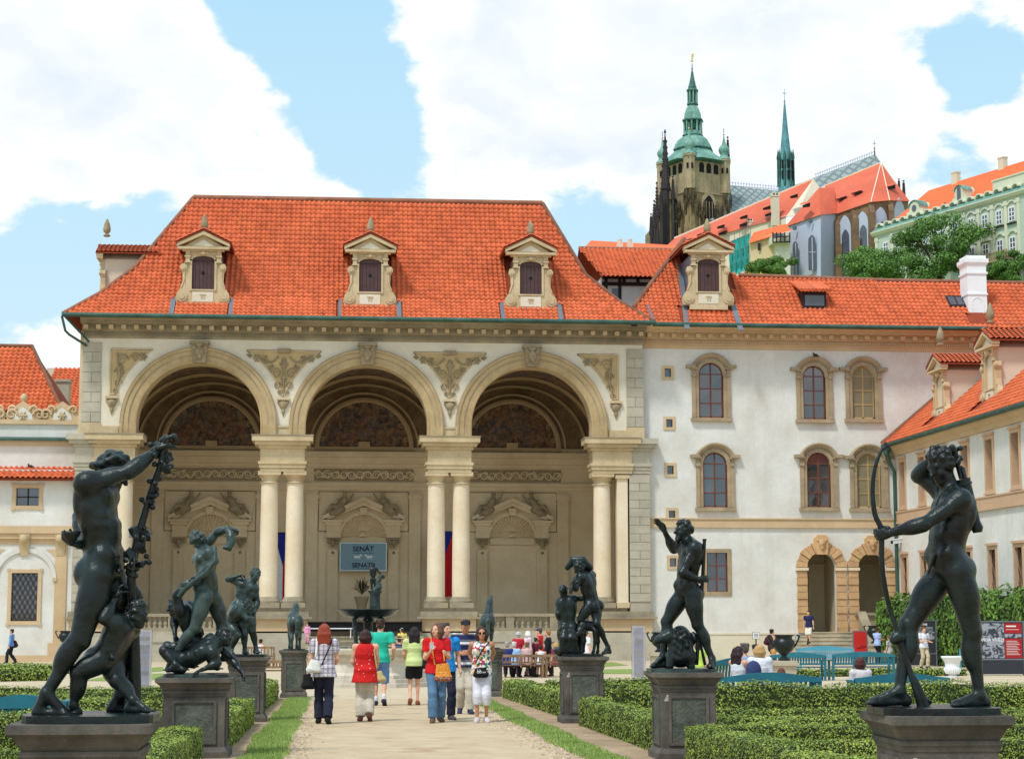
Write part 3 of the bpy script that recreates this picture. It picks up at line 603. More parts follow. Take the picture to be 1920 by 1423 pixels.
def spandrel(sides,xm):
 """sides: list of (arch centre) left/right neighbours; None is a straight edge"""
 cl,cr,xe0,xe1=sides
 zb=zF(744)
 def xl(z):return cl+math.sqrt(max(RS**2-(z-AZ)**2,0))if cl is not None else xe0
 def xr(z):return cr-math.sqrt(max(RS**2-(z-AZ)**2,0))if cr is not None else xe1
 n=18;zs=[zb+(zt-zb)*i/n for i in range(n+1)]
 Lp=[(xl(z),z)for z in zs];Rp=[(xr(z),z)for z in zs]
 g=MB()
 for i in range(n):g.poly([(Lp[i][0],YF-.012,Lp[i][1]),(Rp[i][0],YF-.012,Rp[i][1]),(Rp[i+1][0],YF-.012,Rp[i+1][1]),(Lp[i+1][0],YF-.012,Lp[i+1][1])])
 p=g.build('spandrel_panel',M['tan_dark'],log)
 loop=Lp+Rp[::-1];f=MB();f.tube([(x,YF-.03,z)for x,z in loop+[loop[0]]],.055,5);f.build('moulding',M['tan'],p)
 o=MB();y=YF-.06
 if cl is not None and cr is not None:
  for sg in(-1,1):
   spiral(o,xm+sg*.42,zt-1.25,.30,sg,y);spiral(o,xm+sg*1.05,zt-.55,.24,-sg,y,a0=1);spiral(o,xm+sg*.32,zt-1.95,.22,-sg,y);spiral(o,xm+sg*.75,zt-.95,.20,sg,y,a0=2);rosette(o,xm+sg*1.5,zt-.42,.24,y);spiral(o,xm+sg*.18,zt-2.35,.13,sg,y);spiral(o,xm+sg*1.9,zt-.3,.13,sg,y)
   o.tube([(xm+sg*(.3+.9*t),y,zt-.3-.35*math.sin(PI*t))for t in[i/8 for i in range(9)]],.05,5)
  rosette(o,xm,zt-1.55,.2,y);o.tube([(xm,y,zt-.4),(xm,y,zt-2.55)],[.09,.03],6);rosette(o,xm,zt-.75,.26,y);o.box(xm-.35,xm+.35,YF-.16,YF-.01,zt-.12,zt+.12)
 else:
  sg=1 if cr is not None else-1;xe=xe0 if cr is not None else xe1
  spiral(o,xe+sg*.62,zt-.6,.34,sg,y);spiral(o,xe+sg*1.35,zt-.45,.26,-sg,y);rosette(o,xe+sg*1.75,zt-.42,.26,y);spiral(o,xe+sg*.5,zt-1.3,.28,-sg,y);spiral(o,xe+sg*.42,zt-1.9,.22,sg,y);spiral(o,xe+sg*.32,zt-2.35,.15,-sg,y);rosette(o,xe+sg*.55,zt-1.02,.16,y)
  o.tube([(xe+sg*.35,y,zt-.2),(xe+sg*.5,y,zt-1.5),(xe+sg*.25,y,zt-2.6)],[.06,.07,.03],5)
 o.build('scroll_relief',M['relief'],p)
 k=MB();z0=zF(748);k.box(xm-.34,xm+.34,YF-.2,YF-.003,z0-.12,z0+.03);k.build('corbel',M['tan'],p)
 s=SD(.03);s.ell((xm,YF-.06,z0-.36),(.24,.14,.26)).ell((xm,YF-.16,z0-.38),(.04,.06,.09)).ell((xm,YF-.05,z0-.72),(.11,.08,.18)).ell((xm-.24,YF-.05,z0-.25),(.1,.08,.1)).ell((xm+.24,YF-.05,z0-.25),(.1,.08,.1)).cone((xm,YF-.04,z0-.8),(xm,YF-.04,z0-1.05),.06,.02);s.build('corbel_mask',M['relief'],p,.03)
for i in(0,1):spandrel((LC[i],LC[i+1],None,None),piers[i])
spandrel((None,LC[0],xF(204),None),xF(208));spandrel((LC[2],None,None,xF(1159)),xF(1155))
# main cornice
c=MB();x0,x1=XL-.02,XR+.02
prof=[(YF,Z_TOP-.02),(YF-.06,Z_TOP),(YF-.1,Z_TOP+.1),(YF-.14,Z_TOP+.1),(YF-.14,Z_TOP+.32),(YF-.3,Z_TOP+.38),(YF-.3,Z_TOP+.68),(YF-.75,Z_TOP+.70),(YF-1.0,Z_TOP+.72),(YF-1.0,Z_TOP+.86),(YF-1.2,Z_TOP+.98),(YF+.3,Z_TOP+.98)]
c.ext(prof,x0,x1)
c.build('cornice',M['cornice'],log)
nmod=46
for i in range(nmod):
 x=x0+.25+(x1-x0-.5)*i/(nmod-1);b=MB();b.box(x-.12,x+.12,YF-.7,YF-.3,Z_TOP+.44,Z_TOP+.66);b.build('modillion',M['tan'],log)
d=MB()
for i in range(230):
 x=x0+.08+(x1-x0-.16)*i/229;d.box(x-.035,x+.035,YF-.22,YF-.14,Z_TOP+.13,Z_TOP+.29)
d.build('dentils',M['cornice'],log)['kind']='stuff'
# roof
EY,EZ=YF-1.5,Z_TOP+1.05;RY=109.2
rl=W(363,372,RY);rr=W(1017,383,RY);eL,eR=-15.3,17.3
by=2*RY-EY
PRO=[(0,0),(1.7,1.42),(3.4,3.22),(RY-EY,rl.z-EZ)]  # gentle bell-cast at the eaves
rings=[[(eL+d,EY+d,EZ+h_),(eR-d,EY+d,EZ+h_),(eR-d,by-d,EZ+h_),(eL+d,by-d,EZ+h_)]for d,h_ in PRO[:-1]]+[[tuple(rl),tuple(rr),tuple(rr),tuple(rl)]]
rf=MB()
for e,k_ in zip(rings,rings[1:]):
 for i in range(4):rf.poly([e[i],e[(i+1)%4],k_[(i+1)%4],k_[i]]if k_[i]!=k_[(i+1)%4]else[e[i],e[(i+1)%4],k_[i]])
e=rings[0];k_=rings[1]
rf.box(eL,eR,EY,EY+.4,EZ-.06,EZ-.01)
roof=rf.build('roof',M['tile_base'],log)
DX=[W(381,520,103.6).x,W(694,520,103.6).x,W(995,520,103.6).x]
holes=[[(x-1.0,EY+.2,EZ-1),(x+1.0,EY+.2,EZ-1),(x+1.0,108,EZ+7),(x-1.0,108,EZ+7)]for x in DX]
tl=Tiler(.285,.36,.045)
def onroof(x,d):
 for(d0,h0),(d1,h1)in zip(PRO,PRO[1:]):
  if d<=d1 or d1==PRO[-1][0]:return Vector((x,EY+d,EZ+h0+(h1-h0)*(d-d0)/(d1-d0)))
for(d0,h0),(d1,h1),q0,q1 in zip(PRO,PRO[1:],rings,rings[1:]):
 hol=[]
 for x in DX:
  a=[onroof(x+s_,d)for s_,d in((-1.15,1.15),(1.15,1.15),(1.15,4.4),(0,5.0),(-1.15,4.4))];q=Vector((0,d1-d0,h1-h0)).normalized();flat=lambda p:Vector((p.x,EY+d0+q.y*(p.y-EY-d0)/q.y,EZ+h0+q.z*(p.y-EY-d0)/q.y));hol.append([flat(p)for p in a])
  if d0==0:
   for sg in(-1,1):hol.append([flat(Vector((x+sg*1.62+dx_,EY+d,0)))for dx_,d in((-.14,-.5),(.14,-.5),(.14,1.5),(-.14,1.5))])
 tl.slope(q0[0],(1,0,0),Vector((0,d1-d0,h1-h0)),[q0[0],q0[1],q1[1],q1[0]],hol)
tl.build(M['tile'],roof)
r=MB();r.tube([Vector(rl)+Vector((0,0,.05)),Vector(rr)+Vector((0,0,.05))],.16,7)
for j in(0,1):r.tube([Vector(g_[j])+Vector((0,0,.05))for g_ in rings],.13,7)
r.build('ridge_tiles',M['ridge'],roof)
g=MB();g.tube([(eL-.05,EY-.12,EZ-.02),(eR+.1,EY-.12,EZ-.02)],.13,8);g.build('gutter',M['gutter'],log)
g=MB();g.tube([(eL-.05,EY-.1,EZ-.1),(eL+.15,EY-.05,EZ-.9),(eL+.35,EY,EZ-1.1),(eL+1.1,YF-.1,EZ-1.5)],.07,7);g.tube([(eL+.1,EY-.1,EZ-.1),(eL+1.25,YF-.2,EZ-1.3)],.06,6);g.build('downpipe',M['gutter'],log)
for x in DX:
 for sg in(-1,1):
  l=MB();d0=Vector(k_[0])-Vector(e[0]);d0.x=0;d0.normalize();n0=Vector((0,-d0.z,d0.y))
  a=Vector((x+sg*1.62,EY+.02,EZ+.03))+n0*.05;b_=a+d0*1.9;l.prism([a+Vector((-.13,0,0)),a+Vector((.13,0,0)),b_+Vector((.13,0,0)),b_+Vector((-.13,0,0))],n0*.03);l.build('lead_strip',M['lead'],roof)
def dormer(par,fr,fm='tan',roof_depth=4.6,tiles=True,shut=True,arch_open=False):
 """baroque stone dormer; local facade coordinates, origin at the middle of its foot"""
 b=FMB(fr);b.box(-.92,.92,.12,roof_depth,.0,3.05);b.prism([(-.92,.12,3.05),(.92,.12,3.05),(0,.12,3.75)],(0,roof_depth,0));d=b.build('dormer',M['lead']if shut else M['buff'],par)
 f=FMB(fr);f.box(-.98,-.64,.0,.14,.0,3.0);f.box(.64,.98,.0,.14,.0,3.0);f.box(-.64,.64,.0,.14,.0,.82)
 n=10;zs=2.42;f.box(-.64,.64,0.0,.14,2.72,3.0)
 for i in range(n):
  a0,a1=PI*i/n,PI*(i+1)/n;f.add([(.64*math.cos(a0),0,zs+.28*math.sin(a0)),(.64*math.cos(a1),0,zs+.28*math.sin(a1)),(.64*math.cos(a1),0,2.72),(.64*math.cos(a0),0,2.72)],[(0,1,2,3)])
 f.build('front_wall',M[fm],d)
 f=FMB(fr)
 for sg in(-1,1):
  xa,xb=sorted((sg*.74,sg*.98));f.box(xa,xb,-.1,0,2.3,2.95);f.box(xa-.05,xb+.05,-.14,0,2.3,2.36);f.box(xa-.05,xb+.05,-.16,0,2.62,2.7)
  xa,xb=sorted((sg*.62,sg*.74));f.box(xa,xb,-.06,0,.8,2.5)
 f.box(-.74,.74,-.07,0,.74,.82);f.arc(0,zs,[(.62,0),(.62,-.06),(.74,-.06),(.74,0)],0,PI,12,0,ez=.55);f.box(-1.1,1.1,-.08,.12,-.22,.06)
 f.build('window_frame',M[fm],d)
 f=FMB(fr);f.box(-.58,.58,-.04,0,.12,.68);f.build('panel',M['offwhite'],d)
 f=FMB(fr);f.box(-.16,.16,-.09,-.03,.5,.56);f.box(-.1,-.04,-.08,-.03,.3,.5);f.box(.04,.1,-.08,-.03,.3,.5);f.build('drop_ornament',M[fm],d)
 if shut:
  f=FMB(fr);f.box(-.64,.64,.06,.1,.82,2.44);f.arc(0,zs,[(.001,.06),(.64,.06)],0,PI,12,0,ez=.55);f.build('shutter',M['shutter'],d)
  f=FMB(fr);f.lathe([(.10,0),(.10,.01)],(0,0,0),10)if False else f.prism([(.1*math.cos(k*PI/6),.045,1.75+.1*math.sin(k*PI/6))for k in range(12)],(0,.012,0))
  for k in range(1,6):f.box(-.64+k*.213-.006,-.64+k*.213+.006,.048,.058,.84,2.4)
  f.build('shutter_hole',M['dark'],d)
 else:
  f=FMB(fr);f.box(-.42,.42,.145,.15,.82,2.6);f.build('opening',M['dark'],d)
 for sg in(-1,1):  # side scrolls
  f=FMB(fr);P_=[(.98,.05),(1.45,.05),(1.5,.3),(1.42,.62),(1.22,.9),(1.12,1.3),(1.14,1.75),(1.26,2.0),(1.2,2.25),(.98,2.3)]
  f.prism([(sg*x,-.02,z)for x,z in P_],(0,.3,0));
  for cx,cz,r_ in((1.16,.42,.30),(1.08,2.05,.19)):f.prism([(sg*cx+r_*math.cos(k*PI/9),-.1,cz+r_*math.sin(k*PI/9))for k in range(18)],(0,.12,0));f.prism([(sg*cx+r_*.55*math.cos(k*PI/9),-.15,cz+r_*.55*math.sin(k*PI/9))for k in range(18)],(0,.06,0))
  f.tube([(sg*1.2,-.03,.9),(sg*1.02,-.03,1.4),(sg*1.04,-.03,1.85)],.05,5)
  f.build('scroll',M[fm],d)
 f=FMB(fr);f.box(-1.15,1.15,-.14,.1,2.95,3.04);f.box(-1.42,1.42,-.32,.1,3.04,3.18)
 for sg in(-1,1):f.prism([(sg*1.46,-.34,3.18),(sg*1.46,-.34,3.36),(0,-.34,4.06),(0,-.34,3.86)],(0,.45,0))
 f.prism([(-1.2,-.05,3.18),(1.2,-.05,3.18),(0,-.05,3.86)],(0,.2,0));f.build('pediment',M[fm],d)
 f=FMB(fr);f.prism([(-.62,-.09,3.25),(.62,-.09,3.25),(0,-.09,3.62)],(0,.03,0));f.build('tympanum',M['offwhite'],d)
 s=SD(.03);q=lambda x,y,z:tuple(fr(x,z,-y));s.ell(q(0,-.08,2.84),(.15,.15,.14)).ell(q(-.2,-.06,2.86),(.12,.1,.08)).ell(q(.2,-.06,2.86),(.12,.1,.08)).ell(q(0,-.2,2.8),(.05,.05,.05));s.build('mask',M[fm],d,.03)
 f=FMB(fr)
 for sg in(-1,1):f.prism([(sg*1.52,-.38,3.34),(0,-.38,4.1),(0,-.38,4.16),(sg*1.52,-.38,3.40)],(0,roof_depth+.4,0))
 gr=f.build('gable_roof',M['tile_base'],d)
 tm=FMB(fr)
 for sg in(-1,1):  # rolled tiles over the little gable
  for i in range(7):
   for j in range(int((roof_depth+.4)/.3)):
    t0,t1=i/7,(i+1.1)/7;y=-.42+j*.3;za=3.43;dz_=.76
    tm.add([(sg*1.55*(1-t0),y,za+dz_*t0+.05),(sg*1.55*(1-t1),y,za+dz_*t1),(sg*1.55*(1-t1),y+.15,za+dz_*t1+.07),(sg*1.55*(1-t0),y+.15,za+dz_*t0+.12),(sg*1.55*(1-t0),y+.3,za+dz_*t0+.05),(sg*1.55*(1-t1),y+.3,za+dz_*t1)],[(0,1,2,3),(3,2,5,4)])
 o=tm.build('gable_tiles',M['tile'],d);o['kind']='stuff'
 o_=fr(0,0,-.15);f=MB();z0=o_.z+4.05
 f.lathe([(.16,z0),(.22,z0+.06),(.1,z0+.16),(.1,z0+.2),(.2,z0+.28),(.22,z0+.45),(.17,z0+.7),(.1,z0+.92),(.03,z0+1.05)],(o_.x,o_.y,0),12);f.build('finial',M['relief'],d)
 return d
for x in DX:dormer(log,Fr((x,103.55,zF(577)),(1,0,0)))
# inside: floor, back wall, vaults
b=MB();b.box(XL+.1,XR-.1,YF-.2,YB,gz(YF)-.2,zF(1183));b.build('floor',M['step'],log)
LZ=zF(1183)
b=MB();b.box(XL,XR,YB,YB+.4,LZ-1,17);b.build('back_wall',M['inside'],log)
for x in(XL-.3,XR):b=MB();b.box(x,x+.3,YF+1.3,YB,LZ-1,17);b.build('end_wall',M['inside'],log)
b=MB();b.box(XL,XR,YB-.3,YB,zB(870),zB(858));b.box(XL,XR,YB-.5,YB,zB(858),zB(848));b.box(XL,XR,YB-.15,YB,zB(876),zB(870));b.box(XL,XR,YB-.2,YB,zB(912),zB(905));b.box(XL,XR,YB-.1,YB,zB(919),zB(912));b.box(XL,XR,YB-.08,YB,LZ,LZ+.5);b.build('back_cornice',M['inside'],log)
VR=3.95;VZ=zB(842)+.1
nxs=[xB(397),xB(683),xB(960)]
for i,c in enumerate(LC):
 cb=nxs[i]if False else c
 v=MB();n=28
 for k in range(n):
  a0,a1=PI*k/n,PI*(k+1)/n;q=lambda a,y:(c+(VR+.6)*math.cos(a),y,VZ+VR*math.sin(a))
  for y0,y1 in((YF+1.3,YF+5),(YF+5,YB)):v.add([q(a0,y0),q(a0,y1),q(a1,y1),q(a1,y0)],[(0,1,2,3)],True)
 v.build('vault',M['vault']if 'vault' in M else M['inside'],log)
 rb=MB()
 for y in(YF+1.9,YF+6.4,YB-.35):rb.arc(c,VZ,[(VR+.55,0),(VR+.40,0),(VR+.40,.45),(VR+.55,.45)],0,PI,28,y,ez=.87)
 rb.build('vault_rib',M['vault_trim'],log)
 lun=MB();lun.arc(c,VZ,[(.01,YB-.02),(VR+.62,YB-.02)],0,PI,28,0,ez=.9);lun.build('lunette_wall',M['vault'],log)
 pc=nxs[i];z0=zB(838);pr=2.75
 fr_=MB();fr_.arc(pc,z0,[(pr,YB-.05),(pr,YB-.2),(pr+.12,YB-.24),(pr+.28,YB-.2),(pr+.3,YB-.05)],0,PI,36,0);fr_.arc(pc,z0,[(pr+.5,YB-.05),(pr+.5,YB-.14),(pr+.62,YB-.14),(pr+.62,YB-.05)],0,PI,36,0);fr_.box(pc-pr-.3,pc+pr+.3,YB-.22,YB-.05,z0-.22,z0);fr_.build('painting_frame',M['vault_trim'],log)
 p=MB();p.arc(pc,z0,[(.01,YB-.06),(pr,YB-.06)],0,PI,36,0);p.build('wall_painting',M['fresco'],log)
 og=MB()
 for k in range(9):
  a=PI*(k+.5)/9;spiral(og,pc+(pr-.12)*math.cos(a),z0+(pr-.12)*math.sin(a),.17,1 if k<4.5 else-1,YB-.12,.035)
 og.box(pc-.35,pc+.35,YB-.3,YB-.05,z0-.1,z0+.3);og.build('stucco_ornament',M['vault_trim'],log)['kind']='stuff'
 # ceiling panel with a painted scene
 cp=MB();n=10
 for k in range(n):
  a0,a1=PI*(.36+.28*k/n),PI*(.36+.28*(k+1)/n);q=lambda a,y:(c+(VR+.54)*math.cos(a),y,VZ+(VR-.06)*math.sin(a));cp.add([q(a0,YF+2.6),q(a0,YF+6),q(a1,YF+6),q(a1,YF+2.6)],[(0,1,2,3)])
 cp.build('ceiling_painting',M['fresco'],log)
 # frieze of scrollwork
 f0,f1=pc-3.05,pc+3.05;za,zb_=zB(902),zB(879);fb=MB();fb.box(f0,f1,YB-.04,YB-.003,za,zb_);fz=fb.build('frieze',M['relief'],log)
 og=MB();nsp=12;zc=(za+zb_)/2
 for k in range(nsp):
  x=f0+.28+(f1-f0-.56)*k/(nsp-1);sg=1 if k%2 else-1;spiral(og,x,zc,.26,sg,YB-.08,.055,1.7,k);rosette(og,x+.25,zc+.1*sg,.13,YB-.08)
 og.tube([(f0+.1+(f1-f0-.2)*t/40,YB-.08,zc+.2*math.sin(t*.95))for t in range(41)],.04,5);og.build('frieze_scroll',M['inside'],fz)
 # niche: pilasters, pediment, shell, reclining figures
 w0=MB();
 for sg in(-1,1):
  xa,xb_=sorted((pc+sg*1.45,pc+sg*2.25));w0.box(xa+.08,xb_-.08,YB-.22,YB,LZ+.35,zB(1030));w0.box(xa,xb_,YB-.3,YB,LZ,LZ+.4);w0.box(xa-.02,xb_+.02,YB-.3,YB,zB(1008),zB(1000));w0.box(xa,xb_,YB-.24,YB,zB(1000),zB(985));w0.box(xa-.12,xb_+.12,YB-.36,YB,zB(985),zB(979));w0.box(xa-.25,xb_+.25,YB-.46,YB,zB(979),zB(975))
  for q in range(4):w0.box(xa+.16+q*.16,xa+.22+q*.16,YB-.25,YB-.22,LZ+.6,zB(1040))
  w0.prism([(pc+sg*2.5,YB-.46,zB(975)),(pc+sg*2.5,YB-.46,zB(968)),(pc,YB-.46,zB(932)),(pc,YB-.46,zB(940))],(0,.46,0));w0.prism([(pc+sg*2.2,YB-.3,zB(975)),(pc+sg*2.2,YB-.3,zB(970)),(pc,YB-.3,zB(940)),(pc,YB-.3,zB(948))],(0,.3,0))
  xa,xb_=sorted((pc+sg*2.8,pc+sg*3.5));w0.box(xa,xb_,YB-.18,YB,LZ,zB(924));w0.box(xa-.06,xb_+.06,YB-.26,YB,zB(936),zB(928));w0.box(xa-.06,xb_+.06,YB-.24,YB,zB(945),zB(942))
 w0.arc(pc,zB(1008),[(1.37,YB-.02),(1.37,YB-.2),(1.5,YB-.24),(1.62,YB-.2),(1.62,YB-.02)],0,PI,28,0);w0.box(pc-1.37,pc+1.37,YB-.16,YB,zB(1020),zB(1009));w0.box(pc-.22,pc+.22,YB-.4,YB-.2,zB(966),zB(952))
 ni=w0.build('niche',M['inside'],log)
 cpt=MB()
 for sg in(-1,1):
  xm=pc+sg*1.85
  for q in(-1,1):spiral(cpt,xm+q*.22,zB(1018),.14,q,YB-.34,.05,1.4)
  cpt.box(xm-.36,xm+.36,YB-.34,YB,zB(1012),zB(1009));cpt.tube([(xm,YB-.34,zB(1013)),(xm,YB-.3,zB(1027))],[.16,.08],6);rosette(cpt,xm,zB(1036),.1,YB-.24)
 cpt.build('pilaster_capital',M['relief'],ni)
 sh=MB();nr=21;zc=zB(1008);hx,hz=pc,zc+.12
 for k in range(nr):
  a0,a1=PI*k/nr,PI*(k+1)/nr;am=(a0+a1)/2;R_=1.36
  e_=lambda a,dy,r_:(pc+(r_)*math.cos(a),YB-.03-dy,zc+r_*math.sin(a));h_=lambda a:(hx+.2*math.cos(a),YB-.03,hz+.12*math.sin(a))
  sh.add([h_(a0),h_(am),h_(a1),e_(a1,.0,R_),e_(am,.14,R_),e_(a0,.0,R_)],[(0,1,4,5),(1,2,3,4)])
 sh.tube([(pc-.25,YB-.1,zc+.08),(pc,YB-.16,zc+.22),(pc+.25,YB-.1,zc+.08)],[.06,.16,.06],7);sh.build('shell',M['inside'],ni)
 for sg in(-1,1):  # reclining stucco figure on the pediment slope
  X=lambda d,px,dz:(pc+sg*d,YB-.42,zB(px)+dz);s=SD(.05)
  hd=X(1.15,926,0);ch=X(1.2,938,0);pv=X(1.5,951,0);kn=X(1.95,952,.1);ft=X(2.35,966,.05)
  s.ell(hd,(.13,.14,.16)).cone(hd,ch,.09,.13).cone(ch,pv,.2,.2).cone(pv,kn,.17,.12).cone(kn,ft,.11,.06).cone(X(1.5,954,-.05),X(2.0,964,0),.2,.12).cone(ch,X(.85,938,.05),.08,.06).cone(X(.85,938,.05),X(.6,932,.2),.06,.05).cone(ch,X(1.6,940,.1),.08,.05).cone(X(1.3,955,0),X(1.7,962,-.05),.2,.15)
  s.build('reclining_figure',M['relief'],ni,.05)
 # wall panels
 for x0_,x1_,za,zb_ in((pc-2.75,pc+2.75,zB(996),zB(922)),):
  q=MB();q.tube([(x0_,YB-.02,za),(x0_,YB-.02,zb_),(x1_,YB-.02,zb_),(x1_,YB-.02,za),(x0_,YB-.02,za)],.035,4);q.build('panel_moulding',M['relief'],log)
# balustrades in the side arches
for c in(LC[0],LC[2]):
 x0_,x1_=c-AR-.1,c+AR+.1;zt_=zF(1150);zb_=zF(1180)
 b=MB();b.box(x0_,x1_,YF+.05,YF+.55,zt_-.16,zt_);b.box(x0_,x1_,YF+.0,YF+.6,zb_-.12,zb_+.1);b.box(x0_,x1_,YF-.1,YF+.6,zF(1190),zb_-.12);b.build('balustrade_rail',M['ledge'],log)
 b=MB();b.box(x0_,x1_,YF-.3,YF+.5,zF(1203),zF(1190));b.box(x0_,x1_,YF-.24,YF+.5,gz(YF)-.2,zF(1203));b.box(x0_,x1_,YF-.4,YF+.5,gz(YF)-.2,zF(1222));b.build('plinth_course',M['grey'],log)
 for xp in(x0_+.1,c-1.22,c+1.22,x1_-.1):
  b=MB();b.box(xp-.22,xp+.22,YF+.08,YF+.52,zb_+.1,zt_-.16);b.build('balustrade_post',M['ledge'],log)
 hh=zt_-.16-zb_-.1
 for seg in((x0_+.32,c-1.44),(c-1.0,c+1.0),(c+1.44,x1_-.32)):
  for k in range(6):
   x=seg[0]+(seg[1]-seg[0])*(k+.5)/6;b=MB();z_=zb_+.1
   b.lathe([(.12,z_),(.12,z_+.06),(.06,z_+.1),(.14,z_+hh*.35),(.12,z_+hh*.5),(.055,z_+hh*.72),(.08,z_+hh*.85),(.12,z_+hh*.92),(.12,z_+hh)],(x,YF+.3,0),10);b.build('baluster',M['ledge'],log)
# flight of steps in the middle arch
nst=5;zg=gz(YF-2)
for k in range(nst):
 b=MB();zt_=LZ-(k+1)*(LZ-zg)/(nst+1);b.box(LC[1]-AR+.25,LC[1]+AR-.25,YF-.6-.38*(k+1),YF+.0,zt_-.28,zt_-.05);b.box(LC[1]-AR+.2,LC[1]+AR-.2,YF-.68-.38*(k+1),YF+.0,zt_-.05,zt_);b.build('stone_step',M['step'],log)
# ------------------------------------------------------------------ the long courtyard range to the right of the loggia
YR=104.4
xR=lambda p:W(p,800,YR).x
zR=lambda x,y:W(x,y,YR).z
crt=thing('courtyard_range','long white range right of the loggia with stone framed arched windows and red roof','building',(24,YR,gz(YR)))
FR0=Fr((0,YR,0),(1,0,0))
def arched_window(par,xa,xb,za,zs_top,fr,blind=False,hood=True,fm='frame',label=None):
 """xa..xb, za..crown of the glazing; stone surround with an eared, arched hood"""
 cx=(xa+xb)/2;w=(xb-xa)/2;zs=zs_top-w;so=w+.36
 f=FMB(fr)
 for sg in(-1,1):
  a,b=sorted((cx+sg*w,cx+sg*(w+.2)));f.box(a,b,-.07,.22,za,zs);a,b=sorted((cx+sg*(w+.2),cx+sg*(w+.40)));f.box(a,b,-.13,.0,za+.15,zs-.1);f.box(a-.03,b+.03,-.2,0,zs-.1,zs+.05);f.box(a-.08,b+.08,-.26,0,zs+.30,zs+.40);f.box(a,b,-.15,0,zs+.05,zs+.3);f.box(a,b,-.16,0,za-.0,za+.22)
 f.arc(cx,zs,[(w,.22),(w,-.07),(w+.2,-.09),(w+.22,-.02)],0,PI,18,0)
 s=f.build('window',M['stone'],par)
 if label:s['label']=label
 f=FMB(fr);f.box(cx-w-.48,cx+w+.48,-.22,0,za-.22,za-.02);f.build('sill',M['stone'],s)
 if hood:
  f=FMB(fr);R=w+.34;f.arc(cx,zs-.02,[(R-.08,0),(R-.08,-.1),(R,-.22),(R+.12,-.3),(R+.2,-.26),(R+.2,0)],.40,PI-.40,18,0,ez=1.02)
  zz=zs-.02+math.sin(.40)*R*1.02
  for sg in(-1,1):a,b=sorted((cx+sg*(math.cos(.40)*R-.05),cx+sg*(w+.74)));f.box(a,b,-.3,0,zz-.02,zz+.16)
  f.build('hood',M['stone'],s)
 f=FMB(fr)
 f.box(cx-.04,cx+.04,.1,.16,za,zs_top-.02);nb=3
 for k in range(1,nb+1):z=za+(zs-za+.05)*k/nb;f.box(cx-w,cx+w,.105,.155,z-.03,z+.03)
 for sg in(-1,1):a,b=sorted((cx+sg*w,cx+sg*(w-.08)));f.box(a,b,.1,.17,za,zs)
 f.box(cx-w,cx+w,.1,.17,za,za+.09);f.arc(cx,zs,[(w-.08,.16),(w-.08,.1),(w,.1)],0,PI,16,0)
 f.build('casement',M[fm],s)
 rows=[(za,za+(zs-za+.05)/3),(za+(zs-za+.05)/3,za+2*(zs-za+.05)/3),(za+2*(zs-za+.05)/3,zs+.05)]
 for r0,r1 in rows:
  for sg in(-1,1):
   g=FMB(fr);a,b=sorted((cx,cx+sg*w));t=random.uniform(-.006,.006);g.add([(a,.135+t,r0),(b,.135-t,r0),(b,.135-t*.5,r1),(a,.135+t*.5,r1)],[(0,1,2,3)]);g.build('pane',M['blind']if blind else M['glass'],s)
 g=FMB(fr);g.arc(cx,zs+.05,[(.01,.135),(w,.135)],0,PI,16,0,ez=.96);g.build('pane',M['blind']if blind else M['glass'],s)
 if not blind:
  g=FMB(fr);g.box(cx-w,cx+w,.19,.2,za,zs);g.box(cx-w+.02,cx-.06,.178,.182,za+.1,zs-.3);g.box(cx+.06,cx+w-.02,.178,.182,za+.1,zs-.3);g.build('curtain',M['curtain'],s)
 return s
M['blind']=mat('dusty_blind_pane',srgb(140,128,102),.7,.12,2,fine=8);M['blind_bar']=mat('ochre_bar',srgb(186,156,104),.8,.1,2)
M['curtain']=mat('curtain',srgb(150,152,158),.9,.12,2,fine=6)
def glass_tint():
 def fn(n,l,mixc,cur):
  return cur
 return fn
WIN=[(1311,1357,680,783,0),(1507,1549,686,786,0),(1599,1641,686,785,1),(1317,1362,848,951,0),(1511,1555,848,951,0),(1604,1649,850,952,1)]
ops=[];wins=[]
for a,b,t,c,bl in WIN:
 xa,xb=xR(a),xR(b);za,zt=zR((a+b)/2,c),zR((a+b)/2,t);ops.append((xa,xb,za,zt-(xb-xa)/2,True));wins.append((xa,xb,za,zt,bl))
SQ=[(1247,1259,691,707),(1249,1261,786,801),(1250,1262,873,889),(1252,1264,957,973),(1253,1265,1046,1062)]
for a,b,t,c in SQ:ops.append((xR(a),xR(b),zR(a,c),zR(a,t),False))
gw=(xR(1322),xR(1360),zR(1340,1109),zR(1340,1036));ops.append((*gw,False))
DOORS=[(1508,1561,1036,1185),(1603,1654,1037,1185)]
dops=[]
for a,b,t,c in DOORS:
 xa,xb=xR(a),xR(b);o=(xa,xb,zR(a,c),zR(a,t)-(xb-xa)/2,True);ops.append(o);dops.append(o)
XE0,XE1=XR-.05,xR(1925)
f=FMB(FR0);wall_grid(f,XE0,XE1,gz(YR)-.3,zR(1500,655),ops,.3);f.build('wall',M['white'],crt)
for(xa,xb,za,zt,bl)in wins:arched_window(crt,xa,xb,za,zt,FR0,bool(bl),True,'blind_bar' if bl else 'frame')
for a,b,t,c in SQ:
 xa,xb,za,zt=xR(a),xR(b),zR(a,c),zR(a,t);f=FMB(FR0);q=.16
 f.box(xa-q,xa,-.05,.1,za-q,zt+q);f.box(xb,xb+q,-.05,.1,za-q,zt+q);f.box(xa,xb,-.05,.1,zt,zt+q);f.box(xa,xb,-.05,.1,za-q,za);s=f.build('small_window',M['stone_lt']if 'stone_lt' in M else M['ochre'],crt)
 g=FMB(FR0);g.box(xa,xb,.2,.22,za,zt);g.build('pane',M['glass'],s)
